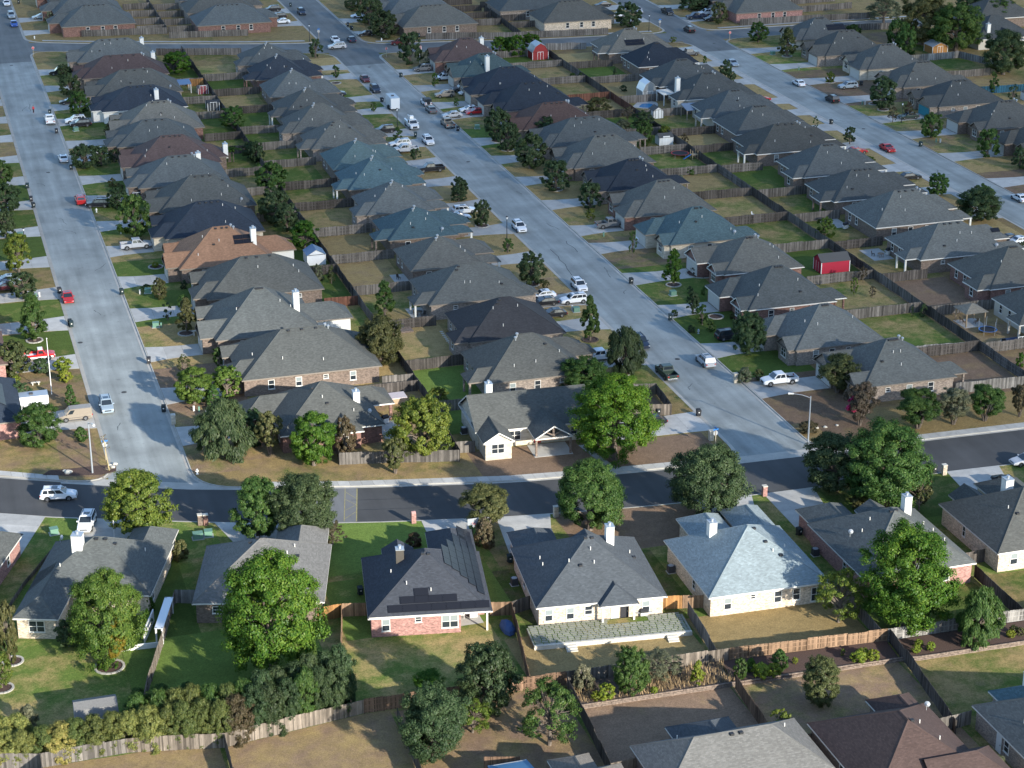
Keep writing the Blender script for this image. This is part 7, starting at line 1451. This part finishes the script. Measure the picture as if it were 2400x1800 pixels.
# ---- paved terrace with stone wall behind the terrace house
tr_=empty('paved_terrace',(62.3,193.7,.1),R(-6.1)); struct(tr_)
b=MB(); b.box(.0,18.4,.1,4.6,0,.5); b.obj('terrace_base','grass',tr_,(.3,1.1,.1)); pv=random.Random(6); TW=18.2
y=.12; rowi=0
while y<4.5:
    hgt=.42 if rowi%2 else .52; x=.03+pv.uniform(0,.1)
    while x<18.1:
        wd=pv.uniform(.55,1.05)
        if not(9.2<x<13.6 and y>3.4):
            m_=MB(); m_.box(x,min(18.38,x+wd-.11),y,y+hgt-.12,.5,.53+pv.uniform(0,.012)); m_.obj('paver','paver',tr_)
        x+=wd
    y+=hgt; rowi+=1
sw=empty('retaining_wall',(62.3,193.7,.1),R(-6.1)); tag(sw,'low white stone retaining wall below paved terrace','wall')
for k in range(3):
    x=-.15-(k%2)*.3; z=k*.19
    while x<18.6:
        wd=pv.uniform(.55,.95); m_=MB(); m_.box(max(-.2,x),min(18.7,x+wd-.015),-.2+pv.uniform(-.02,.02),.12,z,z+.18); m_.obj('stone','pale_stone',sw); x+=wd
for yy in np.arange(.12,4.2,.7):
    m_=MB(); m_.box(-.2,.0,yy,yy+.68,0,.5); m_.obj('stone','paver',sw); m_=MB(); m_.box(18.45,18.7,yy,yy+.68,0,.5); m_.obj('stone','paver',sw)
for i,xx in enumerate((4.1,16.2)):
    st=empty('stone_steps',(62.3+xx*math.cos(R(6.1)),193.7-xx*math.sin(R(6.1)),.1),R(-6.1)); tag(st,f"{['left','right'][i]} stone steps down from paved terrace",'steps')
    for k in range(3): m_=MB(); m_.box(-.65,.65,-.25-.38*(k+1),-.25-.38*k,0,.42-.13*k); m_.obj('step','pale_stone',st)
# ---- timber retaining wall along the beds
tw=empty('timber_wall',(63,179.85,.1)); tag(tw,'long low retaining wall of weathered timbers along bottom beds','wall')
for z in range(3):
    x=-(z%2)*1.2
    while x<77:
        x1=min(77,x+2.4); xa=max(0,x); f=lambda q:-.0235*q-(.35 if q>39 else 0)
        m_=MB(); m_.bar((xa+.02,f(xa)-.1+pv.uniform(-.03,.03)+z*.05,.1+z*.17),(x1-.02,f(x1)-.1+pv.uniform(-.03,.03)+z*.05,.1+z*.17),.105,4); m_.obj('timber','timber',tw); x+=2.4
# agave stalk and rockery at the left street corner
root=empty('agave_stalk',(21.0,258.7,.1)); tag(root,'tall dry agave flower stalk at corner of left street','plant'); b=MB(); b.bar((0,0,0),(-.45,.1,5.2),.09,7,.03); b.obj('stalk','matte',root,(.36,.29,.15)); b=MB(); g_=random.Random(9)
for k in range(14):
    z=3.2+k*.15; a=k*2.4; l=.55-.02*k; p=(-.45*z/5.2,.1,z); q=(p[0]+l*math.cos(a),p[1]+l*math.sin(a),z+.25); b.bar(p,q,.02,4); b.bar((q[0]-.12,q[1],q[2]),(q[0]+.12,q[1],q[2]+.05),.08,5)
b.obj('seed_head','matte',root,(.10,.085,.06)); b=MB()
for k in range(14): a=k*.45; b.face([(.08*math.cos(a+1.5),.08*math.sin(a+1.5),.05),(-.08*math.cos(a+1.5),-.08*math.sin(a+1.5),.05),(.8*math.cos(a),.8*math.sin(a),.45)])
b.obj('leaf','matte',root,(.25,.2,.13))
sheet('planting_bed',[(12,259.9),(16,258.4),(20,257.6),(21.9,258.2),(22.1,260.3),(20,260.9),(16,261),(13,261.2)],.142,'mulch')
for k,(x,y,r_) in enumerate(((15.5,259.6,.55),(21.6,259.6,.4),(22,260.6,.35),(21.3,260.4,.3),(15.1,260.3,.3),(122.5,243.5,.3),(121.2,243.6,.3),(124.4,243.6,.25))):
    b=MB(); g_=random.Random(k); n=8; loft(b,[[(r_*f*(.8+.4*g_.random())*math.cos(2*math.pi*i/n),r_*f*(.8+.4*g_.random())*math.sin(2*math.pi*i/n),z*r_) for i in range(n)] for f,z in ((.9,0),(1,.35),(.55,.7))]); o=b.obj('boulder','pale_stone',None,None,True,(x,y,.12)); tag(o,f"pale boulder {'in the mulch bed at corner of left street' if x<30 else 'in the bed at corner of middle street'}",'boulder','boulders')
# person in a red shirt crossing the left street
pe=empty('person',(27.4,466.5,.024),R(200)); tag(pe,'person in red shirt and dark trousers walking across left street','person')
J=[(0,0,.95),(0,0,1.2),(0,.01,1.42),(0,.02,1.52),(.1,0,.9),(.12,.12,.5),(.12,.02,.08),(.12,.16,.04),(-.1,0,.9),(-.12,-.06,.5),(-.12,-.22,.1),(-.12,-.08,.05),(.2,0,1.4),(.27,-.06,1.12),(.27,.06,.88),(-.2,0,1.4),(-.27,.05,1.12),(-.26,.18,.9)]
Ed=[(0,1),(1,2),(2,3),(0,4),(4,5),(5,6),(6,7),(0,8),(8,9),(9,10),(10,11),(2,12),(12,13),(13,14),(2,15),(15,16),(16,17)]
Rd=[.14,.13,.12,.055,.095,.065,.045,.04,.095,.065,.045,.04,.06,.045,.03,.06,.045,.03]
me=bpy.data.meshes.new('body'); me.from_pydata(J,Ed,[]); o=put('body',me,pe); me.skin_vertices.new() if hasattr(me.skin_vertices,'new') else None
md=o.modifiers.new('skin','SKIN')
for sv,r_ in zip(me.skin_vertices[0].data,Rd): sv.radius=(r_,r_)
me.skin_vertices[0].data[0].use_root=True
o.modifiers.new('sub','SUBSURF').levels=1; o.modifiers['sub'].render_levels=1; me.materials.append(M['sign_red'])
b=MB(); n=10; loft(b,[[(rr*math.cos(2*math.pi*i/n)*.85,.03+rr*math.sin(2*math.pi*i/n),z) for i in range(n)] for rr,z in ((.05,1.5),(.085,1.55),(.105,1.64),(.095,1.73),(.04,1.79))]); b.obj('head','matte',pe,(.35,.2,.14),True)
b=MB(); loft(b,[[(rr*math.cos(2*math.pi*i/n)*.87,.015+rr*math.sin(2*math.pi*i/n),z) for i in range(n)] for rr,z in ((.112,1.66),(.11,1.73),(.06,1.81))]); b.obj('hair','black',pe,None,True)
b=MB()
for sx,k,a in ((.1,(.12,.12,.5),(.12,.02,.1)),(-.1,(-.12,-.06,.5),(-.12,-.22,.12))): b.bar((sx,0,.98),k,.115,8,.082); b.bar(k,a,.082,8,.06)
b.obj('trousers','black',pe)
# purple banner on the porch of the sixth house
fb_=empty('banner',(43.2,371.5,2.6)); tag(fb_,'purple banner with pale emblem hanging from porch','flag'); b=MB(); b.bar((0,0,0),(-1.1,-.5,.5),.025,6); b.obj('pole','trim',fb_)
b=MB(); b.face([(-.1,-.05,.02),(-1.0,-.45,.42),(-.95,-.45,-1.0),(-.2,-.1,-1.2)]); b.obj('cloth','flag_purple',fb_); b=MB(); b.face([(-.38,-.2,-.15),(-.78,-.38,.02),(-.76,-.38,-.6),(-.4,-.2,-.75)]); b.obj('emblem','trim',fb_)
# thin cloud drifting in front of the sun, out of frame: it dims the sun over the back and right of the estate
m=bpy.data.materials.new('cloud'); m.use_nodes=True; t=m.node_tree; t.nodes.remove(t.nodes['Principled BSDF'])
pv_=t.nodes.new('ShaderNodeVolumePrincipled'); pv_.inputs['Color'].default_value=(.95,.95,.95,1); pv_.inputs['Density'].default_value=.0062
t.links.new(pv_.outputs[0],t.nodes['Material Output'].inputs['Volume'])
hx=Vector((math.sin(az),math.cos(az),0)); ux=Vector((-hx.y,hx.x,0)); vx=SUN.cross(ux).normalized()
cg=ux*330+hx*-420; cc=cg+SUN*3400
V=[];Fc=[];nu,nv=48,28
for j in range(nv+1):
    ph=math.pi*j/nv
    for i in range(nu):
        th=2*math.pi*i/nu; lump=1+.09*math.sin(3*th+1)*math.sin(ph)+.06*math.sin(7*th+2*ph)*math.sin(ph)+.05*math.sin(5*ph+4*th)*math.sin(ph)
        V.append(tuple(cc+ux*(230*math.sin(ph)*math.cos(th)*lump)+vx*(280*math.sin(el)*math.sin(ph)*math.sin(th)*lump)+SUN*(150*math.cos(ph)*lump)))
for j in range(nv):
    for i in range(nu): a=j*nu+i; c=j*nu+(i+1)%nu; Fc.append((a,a+nu,c+nu,c))
me=bpy.data.meshes.new('cloud'); me.from_pydata(V,[],Fc); me.materials.append(m); o=put('cloud',me); o['kind']='structure'
# ---------------------------------------------------------------- labels: make every one single out its thing
from collections import defaultdict
G_=defaultdict(list)
for o in LAB: G_[o['label']].append(o)
for lab,os_ in G_.items():
    if len(os_)>1:
        os_.sort(key=lambda o:o.location.x**2+o.location.y**2)
        for k,o in enumerate(os_):
            n=len(os_); suf=('the nearer' if k==0 else 'the farther') if n==2 else ('nearest' if k==0 else 'farthest' if k==n-1 else f"{ORD[min(19,k)]} nearest")
            o['label']=lab+', '+suf
for o in LAB:
    ws=o['label'].split()
    if len(ws)>16: o['label']=' '.join(w_ for w_ in ws if w_ not in('the','a'))
